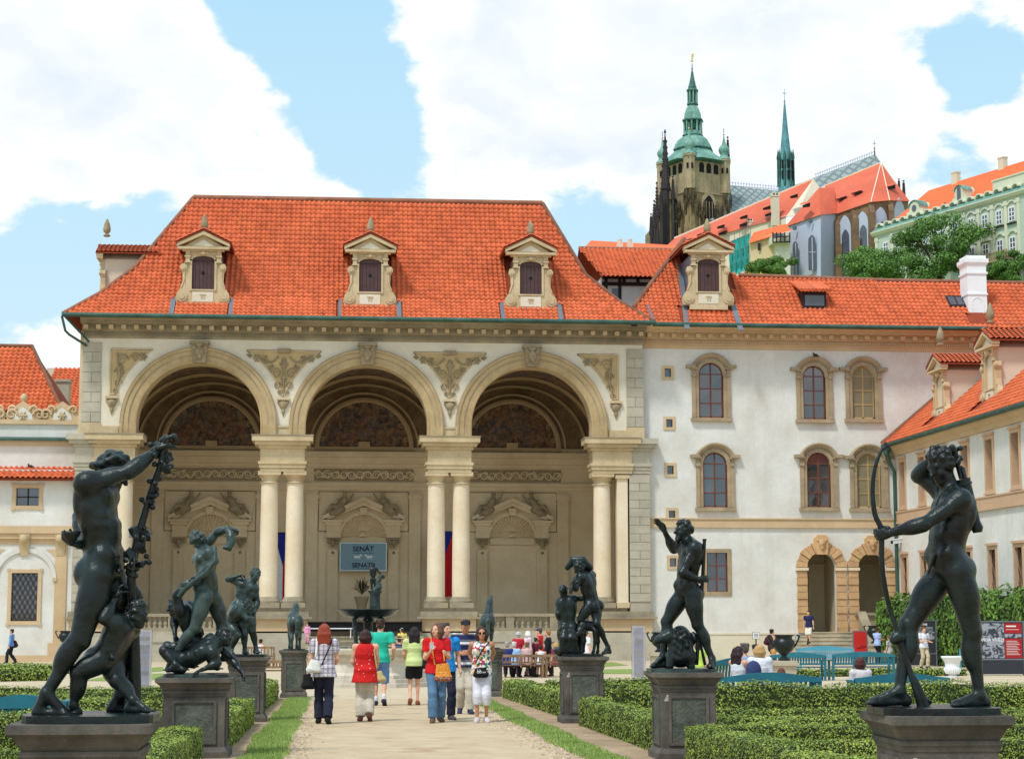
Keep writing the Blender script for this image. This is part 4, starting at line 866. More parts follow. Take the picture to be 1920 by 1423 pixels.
xa,xb,za,zt=gw;f=FMB(FR0);q=.22
for bx in((xa-q,xa,za-q,zt+q),(xb,xb+q,za-q,zt+q),(xa,xb,zt,zt+q),(xa,xb,za-q,za)):f.box(bx[0],bx[1],-.06,.1,bx[2],bx[3])
s=f.build('window',M['stone'],crt);f=FMB(FR0);cx=(xa+xb)/2
f.box(cx-.04,cx+.04,.1,.16,za,zt)
for k in(0,1,2,3):z=za+(zt-za)*k/3;f.box(xa,xb,.105,.155,z-.03,z+.03)
f.box(xa,xa+.07,.1,.16,za,zt);f.box(xb-.07,xb,.1,.16,za,zt);f.build('casement',M['frame'],s)
for k in range(3):
 for sg in(0,1):
  g=FMB(FR0);g.add([(xa+(xb-xa)/2*sg,.135,za+(zt-za)*k/3),(xa+(xb-xa)/2*(sg+1),.132,za+(zt-za)*k/3),(xa+(xb-xa)/2*(sg+1),.137,za+(zt-za)*(k+1)/3),(xa+(xb-xa)/2*sg,.134,za+(zt-za)*(k+1)/3)],[(0,1,2,3)]);g.build('pane',M['glass'],s)
# bands, base
f=FMB(FR0);z0,z1=zR(1440,986),zR(1440,974);f.box(XE0,XE1,-.10,-.003,z0,z1);f.box(XE0,XE1,-.16,-.003,z1,z1+.08);f.box(XE0,XE1,-.13,-.003,z0-.1,z0);f.build('string_course',M['ochre'],crt)
f=FMB(FR0);z1=zR(1400,1189);f.box(XE0,dops[0][0]-.8,-.06,-.003,gz(YR)-.3,z1);f.box(XE0,dops[0][0]-.8,-.1,-.003,z1,z1+.09);f.build('base_course',M['offwhite'],crt)
# cornice with modillions and dentils
zt=zR(1500,657);f=FMB(FR0);x0,x1=XR+.03,xR(1835)
prof=[(-.003,zt),(-.05,zt),(-.07,zt+.18),(-.14,zt+.2),(-.14,zt+.5),(-.26,zt+.52),(-.26,zt+.84),(-.9,zt+.86),(-.9,zt+1.0),(-1.2,zt+1.14),(-.003,zt+1.14)]
f.ext(prof,x0,x1);f.build('cornice',M['ochre'],crt)
for i in range(28):
 x=x0+.3+(x1-x0-.6)*i/27;f=FMB(FR0);f.box(x-.13,x+.13,-.62,-.26,zt+.58,zt+.82);f.build('modillion',M['ochre'],crt)
f=FMB(FR0)
for i in range(150):x=x0+.1+(x1-x0-.2)*i/149;f.box(x-.04,x+.04,-.22,-.14,zt+.28,zt+.46)
f.build('dentils',M['ochre'],crt)['kind']='stuff'
# roof plane
RE=YR-1.4;RZ=zt+1.2;TAN=math.tan(math.radians(43))
def RP(px,py):
 r=ray(px,py);t=(RZ-TAN*RE-EYE)/(r.z-TAN*r.y);return Vector((0,0,EYE))+r*t
pl=RP(1187,580);pk=RP(1283,450);pr_=RP(1385,521);pe=RP(1925,533)
eA,eB=Vector((eR-.9,RE,RZ)),Vector((pe.x+1,RE,RZ))
poly=[eA,eB,pe,pr_,pk,pl]
f=MB();f.poly(poly);back=lambda p:Vector((p.x,2*pe.y-p.y+.5,p.z-(p.y-pe.y)*0))
f.poly([pe,pr_,Vector((pr_.x,pr_.y+5,pr_.z-4.6)),Vector((pe.x,pe.y+5,pe.z-4.6))]);f.poly([pr_,pk,Vector((pk.x,pk.y+5,pk.z-4)),Vector((pr_.x,pr_.y+5,pr_.z-4.6))])
rf2=f.build('roof',M['tile_base'],crt)
DXR=W(1327,520,103.9).x;zd=zR(1327,577)-.0
tl=Tiler(.285,.36,.045)
hol=[[RP(1283,640),RP(1289,640),RP(1279,578),RP(1272,578)],[RP(1388,640),RP(1396,640),RP(1378,574),RP(1371,578)],[RP(1280,580),RP(1376,580),RP(1372,480),RP(1327,430),RP(1276,480)],[RP(1497,548),RP(1540,548),RP(1542,580),RP(1504,580)],[RP(1776,556),RP(1804,556),RP(1808,579),RP(1780,579)],[RP(1812,612),RP(1852,612),RP(1852,585),RP(1812,585)]]
tl.slope(eA,(1,0,0),(0,1,TAN),poly,hol);tl.build(M['tile'],rf2)
r=MB();up=Vector((0,0,.06));r.tube([pl+up,pk+up],.15,7);r.tube([eA+up,pl+up],.1,6);r.tube([pr_+up*2.5,(pr_+pe)/2+up*.6,pe+up],.13,7);r.build('ridge_tiles',M['ridge'],rf2)
g=MB();g.tube([(eR-.0,RE-.12,RZ-.03),(xR(1838),RE-.12,RZ-.03)],.13,8);g.build('gutter',M['gutter'],crt)
def roofstrip(a,b,w,par):
 l=MB();n0=Vector((0,-TAN,1)).normalized()*.1;a,b=RP(*a)+n0,RP(*b)+n0;q=Vector((w/2,0,0));l.prism([a-q,a+q,b+q,b-q],n0*.3);l.build('lead_strip',M['lead'],par)
roofstrip((1189,616),(1186,582),.34,rf2);roofstrip((1288,620),(1274,500),.30,rf2);roofstrip((1389,622),(1374,575),.30,rf2);roofstrip((1226,606),(1214,575),.16,rf2)
dormer(crt,Fr((DXR,103.75,zd),(1,0,0)),roof_depth=5.0)
# small tiled roof window, skylight, chimney
def roofbox(px0,px1,py0,py1,par):
 a,b=RP(px0,py1),RP(px1,py0);f=MB();n0=Vector((0,-TAN,1)).normalized()
 f.box(a.x,b.x,a.y-.05,b.y+1.0,a.z+.05,b.z+.15);o=f.build('roof_window',M['darkwood'],par)
 g=MB();g.box(a.x+.12,b.x-.12,a.y-.09,a.y-.06,a.z+.2,b.z-.12);g.build('pane',M['far_glass'],o)
 t=MB()
 for i in range(9):
  x=a.x-.25+(b.x-a.x+.5)*i/9;w=(b.x-a.x+.5)/9;t.tube([(x+w/2,a.y-.45,b.z+.12),(x+w/2,b.y+1.5,b.z+1.15)],w*.55,6)
 t.build('tile_cover',M['tile'],o)
roofbox(1505,1540,556,580,rf2)
a,b=RP(1780,577),RP(1804,558);f=MB();n0=Vector((0,-TAN,1)).normalized()*.12;f.prism([Vector((a.x,a.y,a.z)),Vector((b.x,a.y,a.z)),Vector((b.x,b.y,b.z)),Vector((a.x,b.y,b.z))],n0);o=f.build('skylight',M['darkwood'],rf2)
q0,q1=a+n0*1.1,b+n0*1.1
for u0,u1 in((.1,.46),(.54,.9)):f=MB();f.poly([(a.x+(b.x-a.x)*u0,q0.y+.1,q0.z+.1),(a.x+(b.x-a.x)*u1,q0.y+.1,q0.z+.1),(a.x+(b.x-a.x)*u1,q1.y-.1,q1.z-.1),(a.x+(b.x-a.x)*u0,q1.y-.1,q1.z-.1)]);f.build('pane',M['far_glass'],o)
CY_=104.2;ca,cb=W(1816,600,CY_).x,W(1852,600,CY_).x;z0,z1=W(1833,612,CY_).z,W(1833,479,CY_).z;cxm=(ca+cb)/2;cw=(cb-ca)/2
M['chimney']=mat('white_chimney',srgb(238,238,238),.9,.04,1,fine=5)
f=MB();f.box(ca,cb,CY_,CY_+1.3,z0-1.2,z1-.5);f.box(ca-.06,cb+.06,CY_-.06,CY_+1.36,z1-1.1,z1-.98);f.box(ca-.05,cb+.05,CY_-.05,CY_+1.35,z0+1.85,z0+1.95);f.frus((cxm,CY_+.65),(cw,.65),(cw+.12,.77),z1-.62,z1-.42);f.box(cxm-cw-.12,cxm+cw+.12,CY_-.12,CY_+1.42,z1-.42,z1-.2);f.box(ca,cb,CY_,CY_+1.3,z1-.2,z1)
ch=f.build('chimney',M['chimney'],crt);f=MB();f.arc(cxm,z0+1.35,[(.30,CY_-.012),(.34,CY_-.03),(.38,CY_-.012)],0,PI,12,0);
for sg in(-1,1):f.box(cxm+sg*.34-.03,cxm+sg*.34+.03,CY_-.03,CY_,z0+.3,z0+1.35)
f.build('chimney_panel',M['chimney'],ch)
# the two rusticated doorways
for(xa,xb,za,zs,_),fl in zip(dops,(1,0)):
 cx=(xa+xb)/2;w=(xb-xa)/2;ow=w+.58;dr=None
 f=FMB(FR0);f.box(xa,xb,3.0,3.1,za-.3,zs+w+.4);f.box(xa-1.2,xa-.9,.3,3.1,za-.3,zs+w+.5);f.box(xb+.9,xb+1.2,.3,3.1,za-.3,zs+w+.5);f.box(xa-1.2,xb+1.2,.3,3.1,zs+w+.45,zs+w+.6);f.box(xa-1.0,xa,3.0,3.1,za-.3,zs+w+.4);f.box(xb,xb+1.0,3.0,3.1,za-.3,zs+w+.4);f.box(xa-1.2,xb+1.2,.3,3.1,za-.3,za);dr=f.build('doorway',M['porch']if 'porch' in M else M['inside'],crt)
 f=FMB(FR0);f.box(cx-.55,cx-.2,2.92,3.0,za,zs+.1);f.box(cx+.0,cx+.08,2.92,3.0,za,zs+.1);f.box(cx-1.0,cx+1.0,2.85,3.0,zs+.1,zs+.25);f.build('inner_frame',M['tan'],dr)
 hh=(zs-.18-za-.25)/8
 for sg in(-1,1):
  for k in range(8):
   ex=.0 if k%2 else .05;a,b=sorted((cx+sg*(w+.02),cx+sg*(ow+ex*.5)));f=FMB(FR0);f.box(a,b,-.12-ex,0,za+.25+k*hh+.012,za+.25+(k+1)*hh-.012);bk=f.build('rusticated_block',M['rust'],dr)
   if k%2==0:
    for q in range(3):pass
  a,b=sorted((cx+sg*(w-.05),cx+sg*(ow+.1)));f=FMB(FR0);f.box(a,b,-.2,.02,zs-.18,zs-.02);f.build('impost',M['column'],dr);f=FMB(FR0);f.box(min(cx+sg*w,cx+sg*ow),max(cx+sg*w,cx+sg*ow),-.22,0,za-.02,za+.25);f.build('rusticated_block',M['rust'],dr)
 nv=11
 for k in range(nv):
  if k==5:continue
  a0,a1=PI*k/nv+.012,PI*(k+1)/nv-.012;ex=.06 if k%2==0 else 0;f=FMB(FR0);am=(a0+a1)/2
  P_=[(cx+(w+.02)*math.cos(a0),zs+(w+.02)*math.sin(a0)),(cx+(ow+ex)*math.cos(a0),zs+(ow+ex)*math.sin(a0)),(cx+(ow+ex)*math.cos(am),zs+(ow+ex)*math.sin(am)),(cx+(ow+ex)*math.cos(a1),zs+(ow+ex)*math.sin(a1)),(cx+(w+.02)*math.cos(a1),zs+(w+.02)*math.sin(a1)),(cx+(w+.02)*math.cos(am),zs+(w+.02)*math.sin(am))]
  f.prism([(x,-.12-ex,z)for x,z in P_],(0,.12+ex,0));f.build('voussoir',M['rust'],dr)
 f=FMB(FR0);f.prism([(cx-.3,-.3,zs+w-.1),(cx+.3,-.3,zs+w-.1),(cx+.42,-.3,zs+ow+.22),(cx+.25,-.3,zs+ow+.42),(cx-.25,-.3,zs+ow+.42),(cx-.42,-.3,zs+ow+.22)],(0,.3,0));ks=f.build('keystone',M['rust'],dr)
 s=SD(.03);s.ell((cx,YR-.33,zs+ow-.05),(.2,.14,.26)).ell((cx,YR-.45,zs+ow-.08),(.05,.06,.09)).ell((cx,YR-.36,zs+ow-.3),(.1,.08,.14)).ell((cx-.22,YR-.3,zs+ow+.12),(.1,.08,.1)).ell((cx+.22,YR-.3,zs+ow+.12),(.1,.08,.1));s.build('mask',M['rust'],ks,.03)
 if not fl:f=FMB(FR0);f.box(xa-.3,xb+.3,-.25,.3,za+.95,za+1.1);f.box(xa-.3,xb+.3,-.1,.2,za-.3,za+.95);f.build('parapet',M['ledge'],dr)
# steps and sloping stone cheek in front of the doorway
stp=thing('stone_stairs','broad flight of stone steps rising to the arched doorway','stairs',(xR(1530),YR-2,gz(YR)))
zt=dops[0][2]-.03;n=7;sx0,sx1=xR(1482),xR(1598)
for k in range(n):
 zz=zt-(zt-gz(YR-4))*k/n;b=MB();b.box(sx0+.0-.05*k+(1.0 if k==0 else .3 if k==1 else 0),sx1+.02*k,YR-.35-.36*(k+1),YR-.12,zz-.34,zz);b.box(sx0-.05*k-.03+(1.0 if k==0 else .3 if k==1 else 0),sx1+.02*k,YR-.39-.36*(k+1),YR-.12,zz,zz+.05);b.build('step',M['step'],stp)
b=MB();cx0=xR(1588);b.prism([(cx0+.35,YR-.3,zt+1.0),(cx0+.35,YR-3.2,gz(YR)+.1),(cx0+.35,YR-3.2,gz(YR)-.3),(cx0+.35,YR-.3,gz(YR)-.3)],(.35,0,0));b.prism([(cx0+.28,YR-.3,zt+1.0),(cx0+.28,YR-3.4,gz(YR)+.15),(cx0+.28,YR-3.4,gz(YR)+.32),(cx0+.28,YR-.3,zt+1.2)],(.5,0,0));b.build('stair_cheek',M['ledge'],stp)
# ------------------------------------------------------------------ the low wing that runs towards us on the right
XW=31.44
wing=thing('right_wing','low white wing on the far right with tall narrow windows and two stone dormers','building',(XW+4,90,gz(90)))
FW=Fr((XW,0,0),(0,-1,0))
wy=lambda px,py:WX(px,py,XW).y
zWh=WX(1897,802,XW).z
centres=[wy(1692,870)-3.5*k*1.02 for k in range(8)]
hU=WX(1888,913,XW).z;hG1,hG0=WX(1897,1022,XW).z,WX(1895,1112,XW).z
ops=[]
for k,yc_ in enumerate(centres):
 ops.append((-yc_-.5,-yc_+.5,hU,zWh-.25,False));ops.append((-yc_-.5,-yc_+.5,hG0,hG1-.1,False))
f=FMB(FW);wall_grid(f,-104.2,-68,gz(104)-.5,WX(1664,835,XW).z-.5,ops,.45);f.build('wall',M['white'],wing)
M['pinkstone']=mat('pinkish_window_stone',srgb(206,172,140),.9,.08,1,None,.5,8,.1,16)
for k,(ua,ub,va,vb,_)in enumerate(ops):
 f=FMB(FW);q=.17
 for bx in((ua-q,ua+.02,va-q,vb+q),(ub-.02,ub+q,va-q,vb+q),(ua+.02,ub-.02,vb-.02,vb+q),(ua+.02,ub-.02,va-q,va+.02)):f.box(bx[0],bx[1],-.06,.29,bx[2],bx[3])
 f.box(ua-q-.06,ub+q+.06,-.14,.0,vb+q,vb+q+.12)
 if k%2==0:f.box(ua-q-.06,ub+q+.06,-.12,0,va-q-.06,va-q+.02)
 s=f.build('window',M['pinkstone'],wing);f=FMB(FW)
 for z in[va+(vb-va)*t for t in(0,.33,.66)]:f.box(ua,ub,.3,.36,z-.03,z+.03)
 f.box((ua+ub)/2-.06,(ua+ub)/2+.06,.3,.36,va,vb);f.box(ub-.13,ub,.3,.36,va,vb);f.box(ua,ua+.13,.3,.36,va,vb);f.build('casement',M['frame'],s)
 g=FMB(FW);g.box(ua,ub,.34,.35,va,vb);g.build('pane',M['wing_glass'],s)
 if k%2:
  g=FMB(FW)
  for t in range(6):x=ua+(ub-ua)*(t+.5)/6;g.tube([(x+.06*math.sin(j*1.6+t),.12,va+(vb-va)*j/14)for j in range(15)],.014,4)
  g.build('window_grille',M['darkwood'],s)
f=FMB(FW);zc=WX(1835,955,XW).z;f.box(-104.2,-68,-.1,-.003,zc,zc+.5);f.box(-104.2,-68,-.14,-.003,zc-.12,zc);f.box(-104.2,-68,-.14,-.003,zc+.5,zc+.58);f.build('string_course',M['pinkstone'],wing)
ez=WX(1664,835,XW-.5).z;f=FMB(FW);f.ext([(-.003,ez-.62),(-.1,ez-.6),(-.14,ez-.4),(-.35,ez-.25),(-.45,ez-.08),(-.003,ez-.08)],-104.2,-68);f.build('cornice',M['ochre'],wing)
g=FMB(FW);g.tube([(-104.6,-.6,ez+.0),(-68,-.6,ez+.0)],.14,8);g.build('gutter',M['gutter'],wing)
WT=math.tan(math.radians(40));wr=7.0
a,b=Vector((XW-.62,104.3,ez+.04)),Vector((XW-.62,68,ez+.04));c_,d_=Vector((XW+wr,68,ez+.04+(wr+.62)*WT)),Vector((XW+wr,104.3,ez+.04+(wr+.62)*WT))
f=MB();f.poly([a,b,c_,d_]);f.poly([d_,c_,Vector((XW+2*wr,68,ez)),Vector((XW+2*wr,104.3,ez))]);wrf=f.build('roof',M['tile_base'],wing)
WD=[(1763,787,.86),(1857,757,.90)];wdf=[]
for px,py,k in WD:p=WX(px,py,XW+.75);wdf.append((Fr(p,(0,-1,0),None,k),p,k))
tl=Tiler(.285,.36,.045);hol=[[p+Vector((-.5,.95*k,-1)),p+Vector((-.5,-.95*k,-1)),p+Vector((3.4,-.95*k,1)),p+Vector((3.4,.95*k,1))]for _,p,k in wdf]
tl.slope(a,(0,-1,0),(1,0,WT),[a,b,c_,d_],hol);tl.build(M['tile'],wrf)
r=MB();r.tube([d_+Vector((0,0,.08)),c_+Vector((0,0,.08))],.16,7);r.tube([a+Vector((-.05,.0,.12)),d_+Vector((0,0,.12))],.15,6);r.build('ridge_tiles',M['ridge'],wrf)
for fr_,p,k in wdf:
 d=dormer(wing,fr_,fm='ochre2' if 'ochre2' in M else 'ochre',roof_depth=4.4,shut=False)
 f=FMB(fr_)
 for sg in(-1,1):f.bar((sg*1.02,.1,.1),(sg*1.02,4.6,3.7),.16,.14)
 f.build('lead_flashing',M['darkwood'],d)
dp=MB();x,y=XW-.55,103.9;zz=ez;dp.tube([(x,y,zz-.05),(x,y,zz-.5),(x+.15,y,zz-.9),(x+.42,y-.05,zz-1.5),(x+.42,y-.05,gz(104))],.1,8);dp.lathe([(.16,zz-.55),(.24,zz-.1),(.24,zz+.05)],(x,y,0),10);dp.build('downpipe',M['gutter'],wing)
cc_=thing('security_camera','white security camera mounted on the corner downpipe','camera',(XW-.5,103.4,zR(1685,1018)))
b=MB();p=Vector((XW-.25,103.3,zR(1688,1018)));b.bar(p+Vector((0,.5,.15)),p+Vector((0,0,.15)),.08);b.build('bracket',M['win_white'],cc_);b=MB();b.bar(p+Vector((.35,0,.12)),p+Vector((-.35,-.25,.0)),.22,.2);b.bar(p+Vector((.42,0,.25)),p+Vector((-.42,-.27,.13)),.28,.04);b.build('housing',M['win_white'],cc_);b=MB();b.bar(p+Vector((-.35,-.25,.0)),p+Vector((-.38,-.27,-.005)),.16);b.build('lens',M['dark'],cc_)
# ------------------------------------------------------------------ roofs seen between and behind the two
bh=thing('rear_house','timber framed rear house with a red tile roof seen between the two big roofs','house',(18,113,10))
Y1=113.0;wl=W(1128,560,Y1).x;wr_=W(1240,560,Y1).x;zz0,zz1=W(1180,600,Y1).z-3,W(1180,520,Y1).z
b=MB();b.box(wl,wr_,Y1,Y1+5,zz0,zz1);b.build('wall',M['white'],bh)
b=MB();b.box(wl,wr_,Y1-.08,Y1-.01,zz1-.55,zz1-.32);b.box(wl,wr_,Y1-.07,Y1-.01,zz1-.12,zz1)
for px in(1136,1162,1170,1196,1226):x=W(px,540,Y1).x;b.box(x-.1,x+.1,Y1-.075,Y1-.01,zz0 if px in(1162,1136)else zz1-.4,zz1)
b.build('timber_frame',M['darkwood'],bh)
b=MB();b.box(W(1147,545,Y1).x,W(1160,545,Y1).x,Y1-.05,Y1-.02,W(1150,562,Y1).z,W(1150,541,Y1).z);b.build('window',M['far_glass'],bh)
q=[W(1128,519,Y1-.8),W(1246,522,Y1-.8),W(1290,470,Y1+4),W(1085,466,Y1+4)];q[1].z=q[0].z;q[2].z=q[3].z
b=MB();b.poly(q);b.poly([q[3],q[2],q[2]+Vector((0,4,-3)),q[3]+Vector((0,4,-3))]);rf3=b.build('roof',M['tile_base'],bh)
tl=Tiler(.285,.34,.045);tl.slope(q[0]-Vector((3,0,0)),(1,0,0),q[3]-q[0],q);tl.build(M['tile'],rf3,120)
r=MB();r.tube([q[3],q[2]],.14,6);r.build('ridge_tiles',M['ridge'],rf3)
fb=thing('far_roofed_house','flat red roof with two small chimney pots behind the rear house','house',(18,130,12))
Y2=128.0;q=[W(1090,470,Y2),W(1300,476,Y2),W(1300,462,Y2+6),W(1108,451,Y2+6)]
b=MB();b.poly(q);b.poly([q[3],q[2],q[2]+Vector((0,5,-4)),q[3]+Vector((0,5,-4))]);b.build('roof',M['far_tile2'],fb);b=MB();b.box(q[0].x,q[1].x,Y2+.3,Y2+6,8,q[0].z-.1);b.build('wall',M['buff'],fb)
for px in(1163,1182):p=W(px,462,Y2+3);b=MB();b.box(p.x-.2,p.x+.2,Y2+3,Y2+3.5,p.z-.3,p.z+.25);b.lathe([(.14,p.z+.25),(.16,p.z+.55)],(p.x,Y2+3.25,0),8);b.build('chimney',M['buff'],fb)
# ------------------------------------------------------------------ left: arcaded wing and the roofs beyond
YL=104.6
xL=lambda p:W(p,1000,YL).x
zL=lambda p:W(60,p,YL).z
lw=thing('left_wing','white and ochre wing at the far left with a blind arcade and lattice window','building',(-18,YL,gz(YL)))
FL=Fr((0,YL,0),(1,0,0));x0,x1=xL(-60),XL+.2
w1=(xL(25),xL(74),zL(1164),zL(1074));w2=(xL(28),xL(71),zL(948),zL(915))
f=FMB(FL);wall_grid(f,x0,x1,gz(YL)-.3,zL(880),[(*w1,False),(*w2,False)],.3);f.build('wall',M['white'],lw)
M['latfr']=M['pinkstone']
for(ua,ub,va,vb),kind in((w1,'lattice'),(w2,'plain')):
 f=FMB(FL);q=.2
 for bx in((ua-q,ua,va-q,vb+q),(ub,ub+q,va-q,vb+q),(ua,ub,vb,vb+q),(ua,ub,va-q,va)):f.box(bx[0],bx[1],-.07,.05,bx[2],bx[3])
 for sg in(ua-q-.05,ub+q-.12):f.box(sg,sg+.17,-.08,0,vb+q-.1,vb+q+.05);f.box(sg,sg+.17,-.08,0,va-q-.05,va-q+.1)
 s=f.build('window',M['ochre'],lw);g=FMB(FL);g.box(ua,ub,.22,.24,va,vb);g.build('pane',M['glass'],s)
 f=FMB(FL)
 if kind=='lattice':
  n=7;wd_,hh=ub-ua,vb-va;k=0
  for i in range(-12,13):
   for sgn in(-1,1):
    t=[(ua+wd_*(i/5+(j/24)*hh/wd_*.55*sgn),va+hh*j/24)for j in range(25)];t=[p for p in t if ua<=p[0]<=ub]
    if len(t)>1:f.tube([(x,.02,z)for x,z in(t[0],t[-1])],.02,4)
  f.box(ua,ub,.0,.04,va,va+.05);f.box(ua,ub,0,.04,vb-.05,vb);f.build('lattice',M['darkwood'],s)
 else:f.box((ua+ub)/2-.03,(ua+ub)/2+.03,.16,.2,va,vb);f.box(ua,ub,.16,.2,(va+vb)/2-.03,(va+vb)/2+.03);f.build('casement',M['darkwood'],s)
M['frame_l']=M['frame']
acx=(w1[0]+w1[1])/2;ar=xL(101)-acx;az=zL(1086)
f=FMB(FL);f.arc(acx,az,[(ar,-.02),(ar,-.10),(ar+.22,-.12),(ar+.24,-.02)],0,PI,28,0);f.build('arch_moulding',M['white'],lw)
f=FMB(FL);px0,px1=acx+ar+.12,xL(127);f.box(px0,px1,-.08,-.002,zL(1205),zL(1012));f.box(px0-.25,px1+.3,-.2,-.002,gz(YL)-.2,zL(1205));f.box(px0-.1,px0+.12,-.14,-.002,az-.1,az+.1);f.box(x0,px0,-.04,-.002,gz(YL)-.2,zL(1228));p=f.build('pilaster',M['ochre'],lw)
f=FMB(FL);n=14;zt=zL(1030)
for sg in(-1,1):
 for i in range(n):
  a0,a1=PI/2*i/n,PI/2*(i+1)/n;R_=ar+.5;P_=[(acx+sg*R_*math.cos(a0),az+R_*math.sin(a0)),(acx+sg*R_*math.cos(a1),az+R_*math.sin(a1))]
  if min(P_[0][1],P_[1][1])<zt:f.add([(P_[0][0],-.03,min(P_[0][1],zt)),(P_[1][0],-.03,min(P_[1][1],zt)),(P_[1][0],-.03,zt),(P_[0][0],-.03,zt)],[(0,1,2,3)])
 a,b=sorted((acx+sg*(ar+.5),acx+sg*(ar+.52)));f.box(a,b,-.03,-.002,az,zt)
f.build('spandrel',M['ochre'],lw)
f=FMB(FL);f.box(x0,x1,-.3,0,zL(1000),zL(986));f.box(x0,x1,-.2,0,zL(1010),zL(1000));f.box(x0,x1,-.06,0,zL(1020),zL(1010));f.build('string_course',M['ochre'],lw)
for px in(47,115,-20):f=FMB(FL);x=xL(px);f.prism([(x-.3,-.34,zL(1001)),(x+.3,-.34,zL(1001)),(x+.22,-.1,zL(1042)),(x-.22,-.1,zL(1042))],(0,.33,0));f.lathe([(.01,zL(1022)),(.24,zL(1016)),(.28,zL(1008)),(.2,zL(1003))],(x,-.2,0),10);f.build('console',M['tan'],lw)
b=MB();b.poly([(x0,YL-.7,zL(898)),(x1,YL-.7,zL(898)),(x1,YL+.6,zL(876)),(x0,YL+.6,zL(876))]);b.box(x0,x1,YL-.66,YL,zL(901),zL(898));lr=b.build('lean_to_roof',M['tile_base'],lw)
tl=Tiler(.29,.4,.05);d=Vector((0,1.3,zL(876)-zL(898)));tl.slope((x0,YL-.7,zL(898)),(1,0,0),d,[(x0,YL-.7,zL(898)),(x1,YL-.7,zL(898)),Vector((x1,YL-.7,zL(898)))+d,Vector((x0,YL-.7,zL(898)))+d]);tl.build(M['tile'],lr,120)
b=MB();b.box(x0,x1,YL+.55,YL+1,zL(900),zL(833));b.build('upper_wall',M['white'],lw)
b=MB();b.box(x0,x1,YL+.4,YL+1,zL(833),zL(823));b.build('upper_band',M['ochre'],lw);b=MB();b.poly([(x0,YL+.2,zL(823)),(x1,YL+.2,zL(823)),(x1,YL+1.2,zL(815)),(x0,YL+1.2,zL(815))]);b.box(x0,x1,YL+.2,YL+.4,zL(825),zL(822));b.build('slate_strip',M['gutter'],lw)
b=MB();b.box(x0,x1,YL+1.1,YL+1.6,zL(823),zL(792));b.build('parapet_wall',M['white'],lw)
b=MB();b.box(x0,x1,YL+.95,YL+1.6,zL(792),zL(783));b.box(x0,x1,YL+1.1,YL+1.5,zL(783),zL(770));pp=b.build('parapet',M['ochre'],lw)
b=MB();yy=YL+1.0
for cx_,sg in((30,1),(105,-1),(-35,1)):
 x=xL(cx_);z=zL(775);b.prism([(x-1.0,yy,zL(783)),(x+1.0,yy,zL(783)),(x+.8,yy,z+.25),(x,yy,z+.8),(x-.8,yy,z+.25)],(0,.4,0))
 for q in(-1,1):spiral(b,x+q*1.25,zL(774),.32,q,yy-.05,.09,1.3);spiral(b,x+q*.62,z+.3,.24,-q,yy-.05,.09,1.2)
 if sg==1:b.lathe([(.1,z+.75),(.2,z+.9),(.22,z+1.05),(.1,z+1.22)],(x,yy+.2,0),10)
b.build('scroll_cresting',M['ochre'],pp)
b=MB()
for cx_ in(30,105):x=xL(cx_);b.prism([(x-.55,yy-.03,zL(783)),(x+.55,yy-.03,zL(783)),(x+.5,yy-.03,zL(774)),(x,yy-.03,zL(770)+.3),(x-.5,yy-.03,zL(774))],(0,.03,0))
b.build('cresting_panel',M['white'],pp)
b=MB()
for cx_ in(30,105):x=xL(cx_);rosette(b,x,zL(776),.26,yy-.06)
b.build('cartouche',M['tan'],pp)
lh=thing('left_house','steep red tiled hip roof standing behind the scrolled parapet at far left','house',(-20,112,8))
q=[W(-150,772,109),W(118,772,109),W(60,651,113.5),W(-150,651,113.5)];q[0].z=q[1].z;q[3].z=q[2].z
b=MB();b.poly(q);b.poly([q[1],q[1]+Vector((0,9,0)),q[2]]);b.poly([q[2],q[1]+Vector((0,9,0)),q[0]+Vector((0,9,0)),q[3]]);rf4=b.build('roof',M['tile_base'],lh)
tl=Tiler(.30,.36,.05);tl.slope(q[0],(1,0,0),q[3]-q[0],q);tl.build(M['tile'],rf4,150)
r=MB();r.tube([q[3]+Vector((0,0,.05)),q[2]+Vector((0,0,.05)),q[1]],.14,6);r.build('ridge_tiles',M['ridge'],rf4);b=MB();b.box(q[0].x,q[1].x-.3,109.4,117,0,q[0].z-.05);b.build('wall',M['buff'],lh)
lb=thing('distant_house','red roofed house with a grey chimney in the gap left of the loggia','house',(-18,122,8))
q=[W(60,775,121),W(190,775,121),W(190,691,126),W(104,691,126)];q[1].z=q[0].z;q[2].z=q[3].z
b=MB();b.poly(q);b.poly([q[3],q[2],q[2]+Vector((0,5,-5)),q[3]+Vector((0,5,-5))]);b.poly([q[0],q[3],q[3]+Vector((0,5,-5))]);rf5=b.build('roof',M['tile_base'],lb);tl=Tiler(.3,.36,.05);tl.slope(q[0],(1,0,0),q[3]-q[0],q);tl.build(M['tile'],rf5,100)
b=MB();b.box(q[0].x+.3,q[1].x,121.3,130,0,q[0].z-.05);b.build('wall',M['buff'],lb)
a=W(103,765,119);c_=W(129,716,119);b=MB();b.box(a.x,c_.x,119,120,a.z-2,c_.z);b.box(a.x-.08,c_.x+.08,118.92,120.08,c_.z,c_.z+.16);b.build('chimney',M['grey'],lb)
a=W(88,700,127);c_=W(105,690,127);b=MB();b.box(a.x,c_.x,127,128,a.z-1,c_.z);b.build('chimney',M['buff'],lb)
sdm=dormer(log,Fr((W(192,545,107.3).x,107.6,W(192,553,107.3).z-.6),(0,-1,0),None,.85),roof_depth=4.0,shut=False)
M['castle_dark']=mat('dark_gothic_stone',srgb(112,96,76),.9,.25,.2,srgb(62,56,50),.5,1.2)
